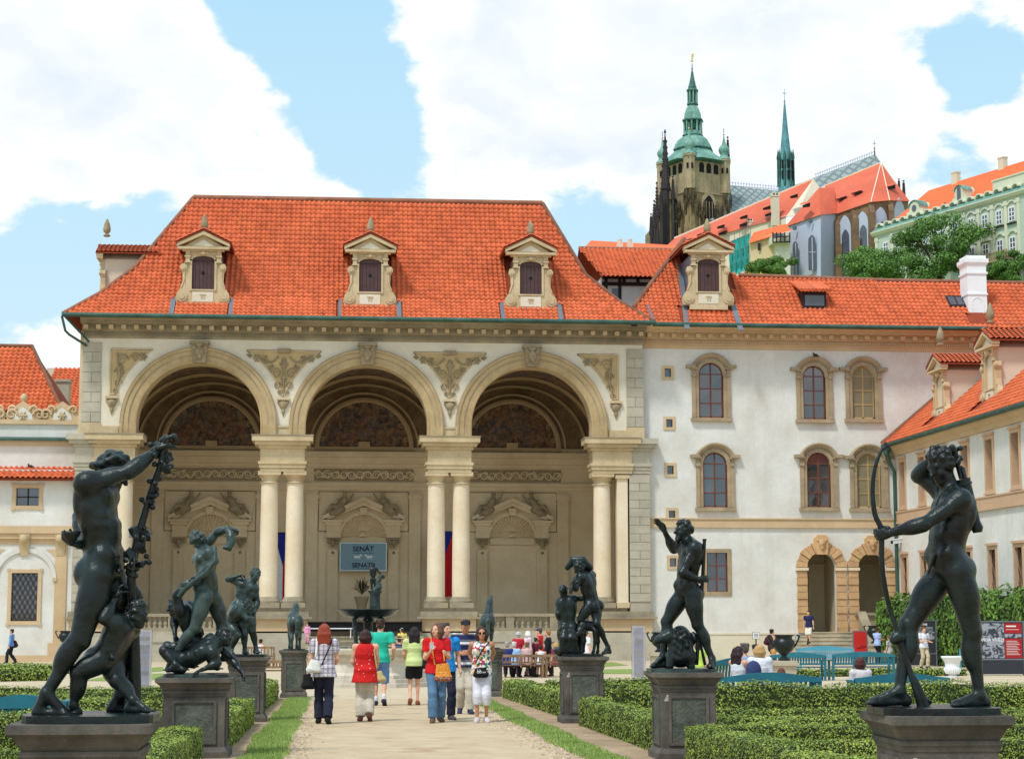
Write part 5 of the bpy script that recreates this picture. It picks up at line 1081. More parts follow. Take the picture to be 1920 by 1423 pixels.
# ------------------------------------------------------------------ the castle on its hill
def hz(p):return hillz(p.x,p.y)-1
def pq(name,pts,m,par,thick=None,label=None):
 b=MB();P_=[W(*q)for q in pts]
 if thick:b.prism(P_,thick)
 else:b.poly(P_)
 return b.build(name,m,par,label)
YC=520.0;K=YC/3500.0
cath=thing('cathedral','gothic cathedral on the hill with a green baroque tower helm and slender spires','cathedral',W(1310,460,YC+8))
TC=W(1292,310,YC);ph=math.radians(27);tw=93*K
R_T=Fr((TC.x,TC.y,0),(math.cos(ph),math.sin(ph),0));lo=Vector((TC.x-tw*math.sin(ph),TC.y+tw*math.cos(ph),0));L_T=Fr(lo,(math.sin(ph),-math.cos(ph),0))
zc=lambda py:W(1310,py,YC+3).z
cen=R_T(tw/2,0,-tw/2);zb=hillz(cen.x,cen.y)-3
def pointed(f,cx,z0,zs,w,y0,y1,m=8):
 P_=[(cx-w,y0,z0),(cx+w,y0,z0)]+[(cx+w-2*w*(1-math.cos(PI/3*i/m)),y0,zs+2*w*math.sin(PI/3*i/m))for i in range(m+1)]+[(cx-w+2*w*(1-math.cos(PI/3*i/m)),y0,zs+2*w*math.sin(PI/3*i/m))for i in range(m-1,-1,-1)]
 f.prism(P_,(0,y1-y0,0))
f=FMB(R_T);f.box(0,tw,0,tw,zb,zc(362));tower=f.build('tower',M['castle'],cath)
f=FMB(R_T);f.box(.2,tw-.2,.2,tw-.2,zc(362),zc(303));f.box(-.3,tw+.3,-.3,tw+.3,zc(363),zc(361));up_=f.build('tower_gallery',M['castle_pale'],tower)
f=FMB(R_T);f.box(-.8,tw+.8,-.8,tw+.8,zc(303),zc(299));f.build('tower_cornice',M['copper_dark'],tower)
for fr,n_ in((R_T,0),(L_T,1)):
 for i in range(3):f=FMB(fr);x=tw*(.34+.19*i)if n_==0 else tw*(.28+.2*i);f.box(x-.85,x+.85,.1,.22,zc(324),zc(311));f.arc(x,zc(311),[(.01,.1),(.85,.1)],0,PI,8,0);f.build('gallery_opening',M['dark'],up_)
 f=FMB(fr);cx=tw*.5;pointed(f,cx,zc(452),zc(385),tw*.19,-.25,.2);g_=f.build('window_surround',M['castle_pale'],tower);f=FMB(fr);pointed(f,cx,zc(450),zc(386),tw*.13,-.32,.1);w_=f.build('lancet',M['dark'],g_)
 f=FMB(fr);[f.box(cx+d-.12,cx+d+.12,-.5,-.3,zc(450),zc(378))for d in(-1.1,0,1.1)];f.box(cx-tw*.13,cx+tw*.13,-.48,-.3,zc(415),zc(412));f.build('tracery',M['castle'],g_)
 for x in(-.1*tw*0+.4,tw-.4,tw*.26,tw*.74):
  f=FMB(fr);z1=zc(352 if x in(.4,tw-.4)else 372)
  for k in range(5):f.box(x-.85+.1*k,x+.85-.1*k,-1.5+.25*k,.1,zb if k==0 else z1-14+2.6*(k-1),z1-14+2.6*k)
  p=f.build('buttress',M['castle'],tower);q=fr(x,z1-2,.5);b=MB()
  for k in range(3):qq=fr(x+(k-1)*.7,z1-3.4-(k%2)*3,.9+.2*k);b.lathe([(.4,qq.z-2),(.4,qq.z),(.55,qq.z+.1),(.02,qq.z+3)],(qq.x,qq.y,0),4)
  b.build('pinnacles',M['castle_dark'],p)
def oct_(prof,c,m,par,name,n=8,rot=PI/8+ph,sx=1):b=MB();b.lathe([(r,z)for r,z in prof],(c.x,c.y,0),n,n>8,rot=rot);return b.build(name,m,par)
hp=lambda L_:[(w/2*K,zc(y))for w,y in L_]
helm=oct_(hp([(132,300),(118,293),(98,286),(82,279),(72,273),(78,272),(74,264),(64,256),(52,251),(40,247)]),cen,M['copper'],tower,'helm')
for y,w in((273,80),(246,42),(217,42),(186,22),(160,23)):oct_(hp([(w,y+1.5),(w+2,y),(w,y-2)]),cen,M['copper_dark'],helm,'helm_cornice')
def lantern(y0,y1,w,n,rc,par):
 oct_(hp([(w*.45,y0),(w*.45,y1)]),cen,M['copper_dark'],par,'lantern_core')
 for k in range(n):a=2*PI*k/n;c=cen+Vector((math.cos(a),math.sin(a),0))*(w/2*K*.9);b=MB();b.lathe([(rc,zc(y0)),(rc*.8,zc((y0+y1)/2)),(rc,zc(y1))],(c.x,c.y,0),6);b.build('lantern_column',M['copper'],par)
oct_(hp([(40,247),(38,240),(36,238)]),cen,M['copper'],helm,'lantern_base');lantern(240,216,38,10,.33,helm)
oct_(hp([(38,216),(35,210),(33,203),(26,194),(20,189)]),cen,M['copper'],helm,'upper_dome');lantern(188,161,20,8,.25,helm)
oct_(hp([(22,161),(18,157),(17,152),(15,150),(9,138),(4,124),(2,120),(4,119),(2,116),(1.2,108)]),cen,M['copper_dark'],helm,'spire')
s=SD(.1);p=Vector((cen.x,cen.y,zc(103)));s.ell(p,(.35,.35,.4)).cone(p+Vector((0,0,.2)),p+Vector((.1,0,2.2)),.28,.2).ell(p+Vector((.2,0,1.5)),(.3,.25,.6)).cone(p+Vector((.3,0,1.6)),p+Vector((.7,0,2.0)),.12,.08);s.build('gilded_figure',M['gold'],helm,.12)
for u,w in((0.5,-.5),(tw-.5,-.5),(.5,-tw+.5),(tw-.5,-tw+.5)):
 c=R_T(u,0,w);d=zc(0)-zc(1);z=zc(300);s_=K
 t=oct_([(1.75,z-62*K),(1.75,z+.3),(2.0,z+.4),(2.0,z+1.0)],c,M['castle_pale'],tower,'corner_turret')
 oct_([(2.0,z+1.0),(1.5,z+1.6),(1.0,z+2.4),(1.4,z+3.0),(1.65,z+3.9),(1.3,z+4.8),(.6,z+5.6),(.3,z+7),(.12,z+8.2),(.1,z+10.5)],c,M['copper'],t,'onion_cap',12);oct_([(.05,z+8.2),(.32,z+8.6),(.05,z+9.0)],c,M['gold'],t,'gilt_ball',8)
 for da in(-.5,.3):b=MB();a=-PI/2+da;q=c+Vector((math.cos(a),math.sin(a),0))*1.72;b.box(q.x-.3,q.x+.3,q.y-.12,q.y+.1,z-3.4,z-1.8);b.build('turret_window',M['dark'],t)
def gothic_spire(px,y0,y1,w,y=YC+6,m='soot',name='pinnacle',par=cath,n=8):
 c=W(px,y0,y);t=W(px,y1,y).z;r=w/2*y/3500;H_=t-c.z;b=MB();b.lathe([(r,hillz(c.x,c.y)),(r,c.z),(r*1.25,c.z+.1),(r*.95,c.z+H_*.25),(r*.42,c.z+H_*.75),(.12,c.z+H_*.93),(.4,c.z+H_*.95),(.1,t)],(c.x,c.y,0),n,False,rot=.2)
 for k in range(4):
  a=k*PI/2+.4
  for j in range(9):tt=j/9;rr=r*(1.15-.95*tt)+.05;q=(c.x+rr*math.cos(a),c.y+rr*math.sin(a),c.z+H_*.9*tt);b.cbox(q,.35+r*.1,.35+r*.1,.5)
 return b.build(name,M[m],par)
gothic_spire(1248,356,243,16,YC+1,name='west_spire')
for px,y0,y1,w in((1221,440,400,5),(1227,425,375,6),(1232,405,341,6),(1262,372,330,5),(1240,400,352,7),(1342,425,385,5),(1355,424,386,4)):gothic_spire(px,y0,y1,w,YC-2)
for px,y0,y1,w,y in((1695,372,338,4,500),(1686,365,335,3,505),(1365,300,256,5,545)):gothic_spire(px,y0,y1,w,y)
for i,(x0,x1,y0)in enumerate(((1218,1232,432),(1231,1245,392),(1243,1258,362))):  # stepped buttress masses of the west bays
 a=W(x0,y0,YC+4+i);c_=W(x1,y0,YC+4+i);b=MB();b.box(a.x,c_.x,a.y,a.y+8,hillz(a.x,a.y)-2,a.z)
 for k in range(4):x=a.x+(c_.x-a.x)*(k+.5)/4;b.box(x-.25,x+.25,a.y-.6,a.y,hillz(a.x,a.y)-2,a.z-1-k%2*3);b.lathe([(.3,a.z-2),(.35,a.z+.5),(.02,a.z+2.6)],(x,a.y-.4,0),4)
 b.build('west_bay',M['castle'],cath)
# patterned roofs of nave and choir
def slate_fn(n,l,mixc,cur):
 geo=n.new('ShaderNodeNewGeometry');sp=n.new('ShaderNodeSeparateXYZ');l.new(geo.outputs['Position'],sp.inputs[0])
 s1=nm(n,l,'ADD',nm(n,l,'MULTIPLY',sp.outputs[0],.42),nm(n,l,'MULTIPLY',sp.outputs[2],.42));s2=nm(n,l,'SUBTRACT',nm(n,l,'MULTIPLY',sp.outputs[0],.42),nm(n,l,'MULTIPLY',sp.outputs[2],.42))
 d=lambda v:nm(n,l,'LESS_THAN',nm(n,l,'ABSOLUTE',nm(n,l,'SUBTRACT',nm(n,l,'FRACT',v,0),.5)),.16)
 return mixc(nm(n,l,'MULTIPLY',nm(n,l,'MAXIMUM',d(s1),d(s2)),.55),cur,srgb(74,84,92))
M['slate']=mat('patterned_slate',srgb(150,162,160),.7,.1,.15,wave=slate_fn)
def cresting(a,b,par,n=22):
 m=MB()
 for i in range(n):p=a+(b-a)*(i/(n-1));m.box(p.x-.07,p.x+.07,p.y-.07,p.y+.07,p.z,p.z+1.2);m.cbox((p.x,p.y,p.z+.9),.6,.1,.2)
 m.bar(a,b,.2);m.build('ridge_cresting',M['lilac'],par)
nr_=pq('nave_roof',[(1324,414,YC+2),(1478,400,YC+10),(1478,360,YC+18),(1351,347,YC+18)],M['slate'],cath);cresting(W(1353,347,YC+18),W(1462,356,YC+18),nr_)
pq('transept_gable',[(1324,414,YC+1.5),(1351,347,YC+17),(1353,347,YC+18),(1328,440,YC+3)],M['lead'],cath);gothic_spire(1351,352,325,3,YC+17,'copper')
cr_=pq('choir_roof',[(1478,362,500),(1660,330,480),(1641,290,486),(1478,352,512)],M['slate'],cath);cresting(W(1530,333,507),W(1639,291,487),cr_,26)
pq('choir_hip',[(1641,290,486),(1660,330,480),(1668,330,490)],M['slate'],cath)
c=W(1640,290,486);b=MB();b.lathe([(.3,c.z-1),(.1,c.z+1.5),(.3,c.z+1.7),(.06,c.z+2),(.06,c.z+4)],(c.x,c.y,0),6);b.box(c.x-.5,c.x+.5,c.y-.05,c.y+.05,c.z+3,c.z+3.15);b.build('ridge_cross',M['lead'],cath)
fy=505.0;fk=fy/3500;fz=lambda y:W(1473,y,fy).z;fc=W(1473,300,fy);b=MB();b.lathe([(16*fk,fz(362)),(15*fk,fz(345)),(13.5*fk,fz(340)),(13*fk,fz(300)),(14*fk,fz(298)),(11*fk,fz(290)),(6.5*fk,fz(250)),(2*fk,fz(200)),(.9*fk,fz(193)),(1.8*fk,fz(191)),(.6*fk,fz(188)),(.4*fk,fz(168))],(fc.x,fc.y,0),8);b.box(fc.x-.6,fc.x+.6,fc.y-.05,fc.y+.05,fz(176),fz(175));fl=b.build('fleche',M['flc']if 'flc' in M else M['copper'],cath)
for k in range(8):
 a=PI/8+k*PI/4;q=fc+Vector((math.cos(a),math.sin(a),0))*15*fk;b=MB();b.lathe([(.35,fz(350)),(.3,fz(300)),(.45,fz(297)),(.03,fz(280))],(q.x,q.y,0),4);b.build('fleche_pinnacle',M['copper_dark'],fl)
 a=k*PI/4+.2;q=fc+Vector((math.cos(a),math.sin(a),0))*12.9*fk
 for z0_,z1_ in((338,322),(318,303)):b=MB();b.cbox((q.x,q.y,(fz(z0_)+fz(z1_))/2),.85,.85,fz(z1_)-fz(z0_));b.build('fleche_opening',M['dark'],fl)
# long red-roofed palace
pal=thing('palace_range','long castle palace whose faded red roof climbs towards the church, with little dormers and chimneys','palace',W(1400,470,468))
A,B_,C_,D_=(1240,470,478),(1474,406,452),(1525,336,462),(1265,447,486)
rfp=pq('roof',[A,B_,C_,D_],M['far_tile'],pal);pq('gable_wall',[(1474,406,451.8),(1492,405,451),(1537,352,461),(1525,336,461.8)],M['buff'],pal,(0,.6,0))
pq('eave_wall',[(1250,560,478),(1474,560,452.3),(1474,404,452.3),(1250,467,478)],M['buff'],pal)
b=MB();b.bar(W(*D_),W(*C_),.5);b.build('ridge_tiles',M['buff'],rfp)
for px,py in((1489,369),(1438,391),(1395,408),(1352,426),(1314,441),(1442,403),(1394,422),(1355,438),(1290,452)):
 y=452+26*(1474-px)/234-.5+(416-py+(1474-px)*.27)*0.02;p=W(px,py,y-1.2);b=MB();b.add([p+Vector((-1,0,-.5)),p+Vector((.9,-.2,-.3)),p+Vector((.9,-.2,.75)),p+Vector((-1.0,.3,.1))],[(0,1,2,3)]);d_=b.build('dormer_opening',M['darkwood'],rfp);b=MB();b.add([p+Vector((-1.3,-.3,.1)),p+Vector((1.1,-.5,.85)),p+Vector((1.6,2.5,1.6)),p+Vector((-.8,2.5,.9))],[(0,1,2,3)]);b.build('dormer_roof',M['far_tile'],d_)
for(x0,x1,y0,y1),yy in(((1448,1461,412,362),453),((1401,1412,428,410),460)):
 a,c_=W(x0,y0,yy),W(x1,y1,yy);b=MB();b.box(a.x,c_.x,yy,yy+1.5,a.z-1.5,c_.z);b.box(a.x-.15,c_.x+.15,yy-.15,yy+1.65,c_.z-.9,c_.z-.6);ch=b.build('chimney',M['buff'],pal)
 for t in(.3,.7):b=MB();x=a.x+(c_.x-a.x)*t;b.box(x-.2,x+.2,yy-.03,yy,c_.z-.55,c_.z-.1);b.build('chimney_vent',M['dark'],ch)
scf=thing('scaffold','scaffolding wrapped in teal netting against the palace','scaffold',W(1388,510,440))
b=MB();n=12;g0=[W(1366+(1406-1366)*i/n,455-(455-438)*i/n,441-i*.1)for i in range(n+1)];g1=[W(1369+(1408-1369)*i/n,520-(520-502)*i/n,440-i*.1)for i in range(n+1)]
rows=6;vs_=[]
for j in range(rows+1):
 for i in range(n+1):p=g0[i].lerp(g1[i],j/rows);vs_.append(p+Vector((0,.5*math.sin(i*2.1+j)+.4*math.sin(j*2.9),0)))
b.add(vs_,[(j*(n+1)+i,j*(n+1)+i+1,(j+1)*(n+1)+i+1,(j+1)*(n+1)+i)for j in range(rows)for i in range(n)],True);b.build('netting',M['net'],scf)
b=MB()
for i in range(0,n+1,3):b.tube([g0[i]+Vector((0,-.6,1.6)),g1[i]+Vector((0,-.6,-6))],.07,5)
for j in range(0,rows+1,2):b.tube([g0[0].lerp(g1[0],j/rows)+Vector((0,-.6,0)),g0[n].lerp(g1[n],j/rows)+Vector((0,-.6,0))],.06,5)
b.tube([g0[0]+Vector((-1,-.6,1.3)),g0[n]+Vector((4,-.6,3.4))],.06,5);b.tube([g0[4]+Vector((-1,-.6,1.2)),g0[n]+Vector((5,-.6,4.4))],.06,5);b.build('scaffold_pole',M['lead'],scf)
yh=thing('yellow_house','small yellow castle house with an orange roof and a half timbered oriel','house',W(1440,520,436))
pq('wall',[(1407,535,438),(1456,535,434),(1456,436,434),(1407,452,438)],M['yellow_wall'],yh,(0,8,0));pq('window',[(1421,470,436.2),(1426,470,436),(1426,456,436),(1421,456,436.2)],M['darkwood'],yh,(0,.1,0))
pq('roof',[(1404,456,437),(1484,433,431),(1474,420,436),(1414,436,442)],M['far_tile2'],yh,(0,.3,.1))
pq('oriel_tower',[(1456,530,432),(1482,530,431),(1482,456,431),(1456,456,432)],M['cream_trim'],yh,(0,6,0));o_=pq('oriel',[(1448,456,431),(1481,456,430),(1481,433,430),(1448,442,431)],M['cream_trim'],yh,(0,6,0))
a,c_=W(1448,456,430.5),W(1481,433,429.5);b=MB();H_=c_.z-a.z
for t in(0,.22,.45,.7,1):x=a.x+(c_.x-a.x)*t;b.box(x-.13,x+.13,429.6,429.9,a.z,c_.z-.4)
b.bar((a.x,429.7,a.z),(c_.x,429.7,a.z+.2),.3);b.bar((a.x,429.7,a.z+H_*.4),(c_.x,429.7,a.z+H_*.55),.25);b.build('timber',M['darkwood'],o_)
for t in(.12,.33,.57):x=a.x+(c_.x-a.x)*t;b=MB();b.box(x-.3,x+.3,429.75,429.95,a.z+H_*.5,a.z+H_*.78);b.build('oriel_window',M['far_glass'],o_)
# church with the polygonal choir
chp=thing('castle_church','blue grey church with a steep red roof and a buttressed polygonal choir of brown stone','church',W(1560,520,440))
bt=540
def wallq(name,a,b_,m,par,yb=bt):return pq(name,[(a[0],yb,a[2]),(b_[0],yb,b_[2]),b_,a],m,par)
P1,P2,P3=(1473,423,442),(1539,401,430),(1568,399,436)
wallq('nave_wall',P1,P2,M['lilac'],chp);wallq('side_wall',P2,P3,M['lilac'],chp)
pq('nave_roof',[(1471,426,441.6),(1538,403,429.4),(1536,352,440)],M['far_tile'],chp);pq('side_roof',[(1538,403,429.4),(1571,400,435.6),(1564,352,444),(1536,352,440)],M['far_tile'],chp)
def lancet(px,y0,y1,w,y,par,m='far_glass',fm='lilac'):
 a,t=W(px,y0,y),W(px,y1,y);r=w/2*y/3500;f=FMB(Fr((a.x,y,0),(1,0,0)));pointed(f,0,a.z,t.z-1.73*r,r,-.35,.3);o=f.build('lancet',M[m],par)
 f=FMB(Fr((a.x,y,0),(1,0,0)));f.box(-.1,.1,-.45,-.36,a.z,t.z-.8*r);f.box(-r,r,-.44,-.36,(a.z+t.z)/2,(a.z+t.z)/2+.15);f.build('tracery',M[fm],o);return o
lancet(1492,517,453,10,436.8,chp);lancet(1523,507,441,13,431.3,chp)
for px,py,y in((1490,428,437.2),(1520,415,432)):p=W(px,py,y);b=MB();b.prism([(p.x+.55*math.cos(k*PI/6),y-.1,p.z+.55*math.sin(k*PI/6))for k in range(12)],(0,.2,0));b.build('oculus',M['far_glass'],chp)
ap=[(1567,400,436),(1601,388,431),(1633,377,427),(1668,374,429),(1703,377,436)]
rp_=[(1546,350,450),(1652,305,447)]
def ex(p,d):return(p[0],p[1]+2,p[2]-d)
pq('choir_roof',[ex(ap[0],.5),ex(ap[1],.5),ex(ap[2],.6),(1652,305,447),(1546,349,452)],M['far_tile'],chp);pq('choir_roof',[ex(ap[2],.6),ex(ap[3],.6),(1652,305,447)],M['far_tile'],chp);pq('choir_roof',[ex(ap[3],.6),(1706,378,435.4),(1652,305,447)],M['far_tile'],chp)
b=MB()
for p in(ap[2],ap[3],ap[4]):b.bar(W(*ex(p,.7)),W(1652,305,446.8),.22)
b.bar(W(1546,349,452),W(1652,305,446.8),.35);b.build('hip_tiles',M['buff'],chp)
for px,py,y in((1512,386,431.5),(1580,374,438),(1609,363,436),(1672,352,434)):p=W(px,py,y);b=MB();b.add([p+Vector((-.9,0,-.5)),p+Vector((.9,-.1,-.3)),p+Vector((.9,-.1,.8)),p+Vector((-.9,0,.1))],[(0,1,2,3)]);d_=b.build('dormer_opening',M['darkwood'],chp);b=MB();b.add([p+Vector((-1.2,-.4,.1)),p+Vector((1.1,-.5,.9)),p+Vector((1.2,3,1.8)),p+Vector((-1.1,3,1.1))],[(0,1,2,3)]);b.build('dormer_roof',M['far_tile'],d_)
for i in range(4):
 a,c_=ap[i],ap[i+1];aw=wallq('choir_wall',a,c_,M['chapel_stone'],chp,545)
 Pa,Pc=W(*a),W(*c_);d_=(Pc-Pa);d_.z=0;Ln=d_.length;fr=Fr((Pa.x,Pa.y,0),d_);f=FMB(fr);z1=min(Pa.z,Pc.z);pointed(f,Ln/2,z1-20,z1-4.4,Ln*.33,-.2,.2);nb=f.build('niche',M['lilac'],aw);f=FMB(fr);pointed(f,Ln/2+.25,z1-20,z1-6.6,Ln*.2,-.3,.1);f.build('lancet',M['far_glass'],nb)
for p in ap[:4]:
 q=W(*p);q2=W(p[0],545,p[2]);b=MB();x=q.x;b.box(x-.75,x+.75,q.y-2.2,q.y+.5,q2.z-2,q.z-8);b.box(x-.62,x+.62,q.y-1.5,q.y+.5,q.z-8,q.z-3);b.add([(x-.62,q.y-1.5,q.z-3),(x+.62,q.y-1.5,q.z-3),(x+.62,q.y,q.z-.8),(x-.62,q.y,q.z-.8)],[(0,1,2,3)]);b.add([(x-.62,q.y-1.5,q.z-3),(x-.62,q.y,q.z-.8),(x-.62,q.y,q.z-3)],[(0,1,2)]);b.build('buttress',M['chapel_stone'],chp)
hut=thing('small_hut','little hut with a grey brown pyramid roof under the church wall','hut',W(1524,525,400));b=MB();a,c_=W(1500,523,400),W(1544,523,400);t=W(1522,514,403);b.add([a,c_,c_+Vector((0,6,0)),a+Vector((0,6,0)),t],[(0,1,4),(1,2,4),(2,3,4),(3,0,4)]);b.build('roof',M['ridge'],hut);b=MB();b.box(a.x+.2,c_.x-.2,400.2,405.8,a.z-5,a.z);b.build('wall',M['lilac'],hut)
# pale green palace on the right
gp=thing('green_palace','pale green palace on the hill with white casements, cream trim and a bright orange roof','palace',W(1780,520,400))
E0=W(1640,438,420);zE=E0.z;r_=ray(1920,357);t_=(zE-EYE)/r_.z;E1=Vector((0,0,EYE))+r_*t_
du=(E1-E0);du.z=0;LN=du.length;FG=Fr((E0.x,E0.y,0),du);nu=FG.u;nw=FG.w
def UP(px):  # distance along the palace wall for a pixel column
 r=ray(px,480);k=(E0.x*nw.x+E0.y*nw.y)/(r.x*nw.x+r.y*nw.y);p=r*k;return(p.x-E0.x)*nu.x+(p.y-E0.y)*nu.y
UE=LN+14
f=FMB(FG);f.box(0,UE,0,12,zE-26,zE);f.build('wall',M['green_wall'],gp)
f=FMB(FG);f.ext([(-.003,zE-.9),(-.5,zE-.7),(-.9,zE-.1),(-.9,zE+.15),(-.003,zE+.15)],-.5,UE);f.build('cornice',M['cream_trim'],gp)
f=FMB(FG);f.ext([(-.8,zE+.16),(.9,zE+1.5),(.9,zE+.16)],-.4,UE);f.build('copper_apron',M['copper'],gp)
f=FMB(FG);f.box(-.2,UE,.9,1.4,zE+.2,zE+2.0);f.build('parapet',M['cream_trim'],gp)
for k in range(17):
 u=1.6+k*2.9
 if u>UE:break
 f=FMB(FG);f.arc(u,zE+1.3,[(.8,.9),(.8,-.1),(1.15,-.1),(1.15,.9)],0,PI,10,0,ez=.75);f.build('parapet_arch',M['cream_trim'],gp)
rf_=FMB(FG);hh=7.6;rf_.add([(3.5,1.4,zE+1.6),(UE,1.4,zE+1.6),(UE,8.5,zE+1.6+hh),(9.5,8.5,zE+1.6+hh)],[(0,1,2,3)]);rf_.add([(3.5,1.4,zE+1.6),(9.5,8.5,zE+1.6+hh),(3.5,15,zE+1.6)],[(0,1,2)]);gr_=rf_.build('roof',M['far_tile2'],gp)
for px,hw,kind in((1712,1.9,'o'),(1797,1.5,'a'),(1890,5.0,'w')):
 u=UP(px);z0=zE+1.7;f=FMB(FG)
 if kind=='w':f.box(u-hw,u+hw,.8,1.6,z0,z0+2.3);f.box(u-hw-.2,u+hw+.2,.6,1.7,z0+2.3,z0+2.6);f.build('gable',M['cream_trim'],gp);continue
 h_=3.1 if kind=='o' else 4.2;f.prism([(u-hw,.7,z0),(u+hw,.7,z0),(u+hw,.7,z0+h_*.6)]+[(u+hw*math.cos(a),.7,z0+h_*.6+hw*.8*math.sin(a))for a in[PI*i/8 for i in range(1,8)]]+[(u-hw,.7,z0+h_*.6)],(0,3.2,0))
 for sg in(-1,1):f.box(min(u+sg*hw,u+sg*(hw+.9)),max(u+sg*hw,u+sg*(hw+.9)),.75,1.3,z0,z0+1.2)
 g_=f.build('gable',M['cream_trim'],gp);f=FMB(FG);f.arc(u,z0+h_*.6,[(hw-.1,.5),(hw+.15,.45),(hw+.15,3.0)],0,PI,10,0,ez=.85);f.build('gable_cap',M['copper'],g_)
 f=FMB(FG)
 if kind=='o':f.prism([(u+.75*math.cos(k*PI/7),.55,z0+h_*.55+.75*math.sin(k*PI/7))for k in range(14)],(0,.2,0))
 else:f.box(u-.55,u+.55,.55,.7,z0+.6,z0+3.0);f.arc(u,z0+3.0,[(.01,.55),(.55,.55)],0,PI,8,0)
 f.build('gable_window',M['far_glass'],g_)
for px in(1740,1828,1908):u=UP(px);f=FMB(FG);f.box(u-.9,u+.9,8.0,9.2,zE+hh,zE+hh+3.6);f.box(u-1.0,u+1.0,7.9,9.3,zE+hh+3.6,zE+hh+3.9);f.build('chimney',M['buff'],gp)
p=UP(1755);f=FMB(FG);f.prism([(p-.7,1.6,zE+2.0),(p+.7,1.6,zE+2.0),(p+.5,2.4,zE+3.2)],(0,.5,0));f.build('roof_dormer',M['darkwood'],gp)
def pal_window(u,zt,zb_,hw,kind):
 f=FMB(FG);f.box(u-hw-.3,u+hw+.3,-.14,-.003,zb_-.3,zt+.3);s=f.build('window',M['cream_trim'],gp)
 f=FMB(FG);f.box(u-hw,u+hw,-.2,-.142,zb_,zt);f.build('pane',M['far_glass'],s);f=FMB(FG)
 for x in(u-hw,u-.1,u+hw-.2):f.box(x,x+.2,-.27,-.2,zb_,zt)
 for t in(0,.34,.66,1):z=zb_+(zt-zb_-.16)*t;f.box(u-hw,u+hw,-.265,-.2,z,z+.17)
 f.build('casement',M['win_white'],s);f=FMB(FG);f.box(u-hw-.5,u+hw+.5,-.5,0,zb_-.55,zb_-.3);f.build('sill',M['darkwood'],s)
 f=FMB(FG)
 if kind=='arch':f.arc(u,zt+.35,[(hw+.2,0),(hw+.2,-.35),(hw+.55,-.35),(hw+.55,0)],.25,PI-.25,10,0,ez=.8)
 elif kind=='ped':f.prism([(u-hw-.7,-.4,zt+.5),(u+hw+.7,-.4,zt+.5),(u,-.4,zt+1.7)],(0,.4,0))
 if kind:f.build('hood',M['cream_trim'],s)
for px in(1663,1685,1711,1738,1766,1794,1824,1850,1877,1901):
 u=UP(px);pal_window(u,zE-2.9,zE-5.9,.95,'arch' if px>1820 else '');pal_window(u,zE-9.3,zE-12.8,.95,'ped' if px in(1850,1685)else 'arch');pal_window(u,zE-16,zE-18.6,.9,'')
for px in(1645,1674,1698,1725,1752,1780,1809,1837,1863,1889,1913):u=UP(px);f=FMB(FG);f.box(u-.45,u+.45,-.22,-.003,zE-26,zE-1.2);f.box(u-.6,u+.6,-.3,-.003,zE-2.2,zE-1.3);f.build('pilaster',M['cream_trim'],gp)
ub=UP(1880);f=FMB(FG);f.box(ub-3.6,ub+3.6,-2.2,0,zE-14.2,zE-13.7);f.box(ub-3.6,ub+3.6,-2.2,-1.9,zE-12.3,zE-12.0);f.box(ub-3.6,ub-3.2,-2.2,-1.8,zE-13.7,zE-12.3);f.box(ub+3.2,ub+3.6,-2.2,-1.8,zE-13.7,zE-12.3)
bl_=f.build('balcony',M['stone'],gp)
for i in range(12):f=FMB(FG);x=ub-3.0+6*i/11;f.lathe([(.14,zE-13.7),(.24,zE-13.3),(.1,zE-12.8),(.2,zE-12.3)],(x,-2.05,0),6);f.build('baluster',M['stone'],bl_)
# ------------------------------------------------------------------ trees on the castle slope
def tree(name,label,px,y0,y1,halfw,Y,seed,dense=1.0,lobes=None,group=None):
 r=np.random.default_rng(seed);top,bot=W(px,y0,Y),W(px,y1,Y);k=Y/3500;hw=halfw*k;H_=top.z-bot.z;c=Vector((bot.x,Y,0));zg=hillz(c.x,Y)-.6;zcn=bot.z+H_*.5
 t=thing(name,label,'tree',(c.x,Y,zg),group)
 limbs=MB();fork=Vector((c.x,Y,bot.z+H_*.12));tr=MB();tr.tube([(c.x,Y,zg),(c.x+.15,Y,(zg+fork.z)/2),fork],[hw*.075,hw*.065,hw*.055],8);tk=tr.build('trunk',M['bark'],t)
 cl=[]
 nl=13
 for i in range(nl):
  a=2*PI*i/nl+r.random()*.5;rad=hw*(.45+.5*r.random());z=bot.z+H_*(.15+.78*r.random());q=Vector((c.x+rad*math.cos(a)*math.sqrt(max(.1,1-((z-zcn)/(H_*.62))**2)),Y+rad*math.sin(a)*.8,z));m_=fork.lerp(q,.5)+Vector((0,0,H_*.05));limbs.tube([fork,m_,q],[hw*.035,hw*.022,hw*.008],5);cl.append(q)
  for j in range(3):q2=q+Vector((r.normal(),r.normal(),r.normal()*.7))*hw*.26;limbs.tube([m_.lerp(q,.6),q2],[hw*.012,hw*.004],4);cl.append(q2)
 limbs.build('limbs',M['bark'],tk)
 P_=[];Nn=[]
 for q in cl:
  n=int(360*dense);d=r.normal(size=(n,3));d/=np.linalg.norm(d,axis=1)[:,None];rr=hw*.26*(.35+.65*r.random(n)**.5)*(.7+.6*r.random());P_.append(np.array(q)+d*rr[:,None]*np.array([1.15,1.15,.72]));Nn.append(d*.7+np.array([0,0,.5]))
 V,F=leaves(np.concatenate(P_),np.concatenate(Nn),max(.2,hw*.033),.5,.9,seed);npobj('crown',V,F,M['tree'],t);return t
tree('tree','tall open crowned tree in front of the green palace',1762,402,528,78,385,1,1.0)
tree('tree','broad dense round tree below the brown church choir',1642,474,530,62,380,2,1.3)
tree('tree','dark rounded tree beside the teal scaffold netting',1440,474,530,36,400,3,1.3)
tree('tree','leafy tree at the right edge below the palace balcony',1915,464,530,40,375,4,1.2)
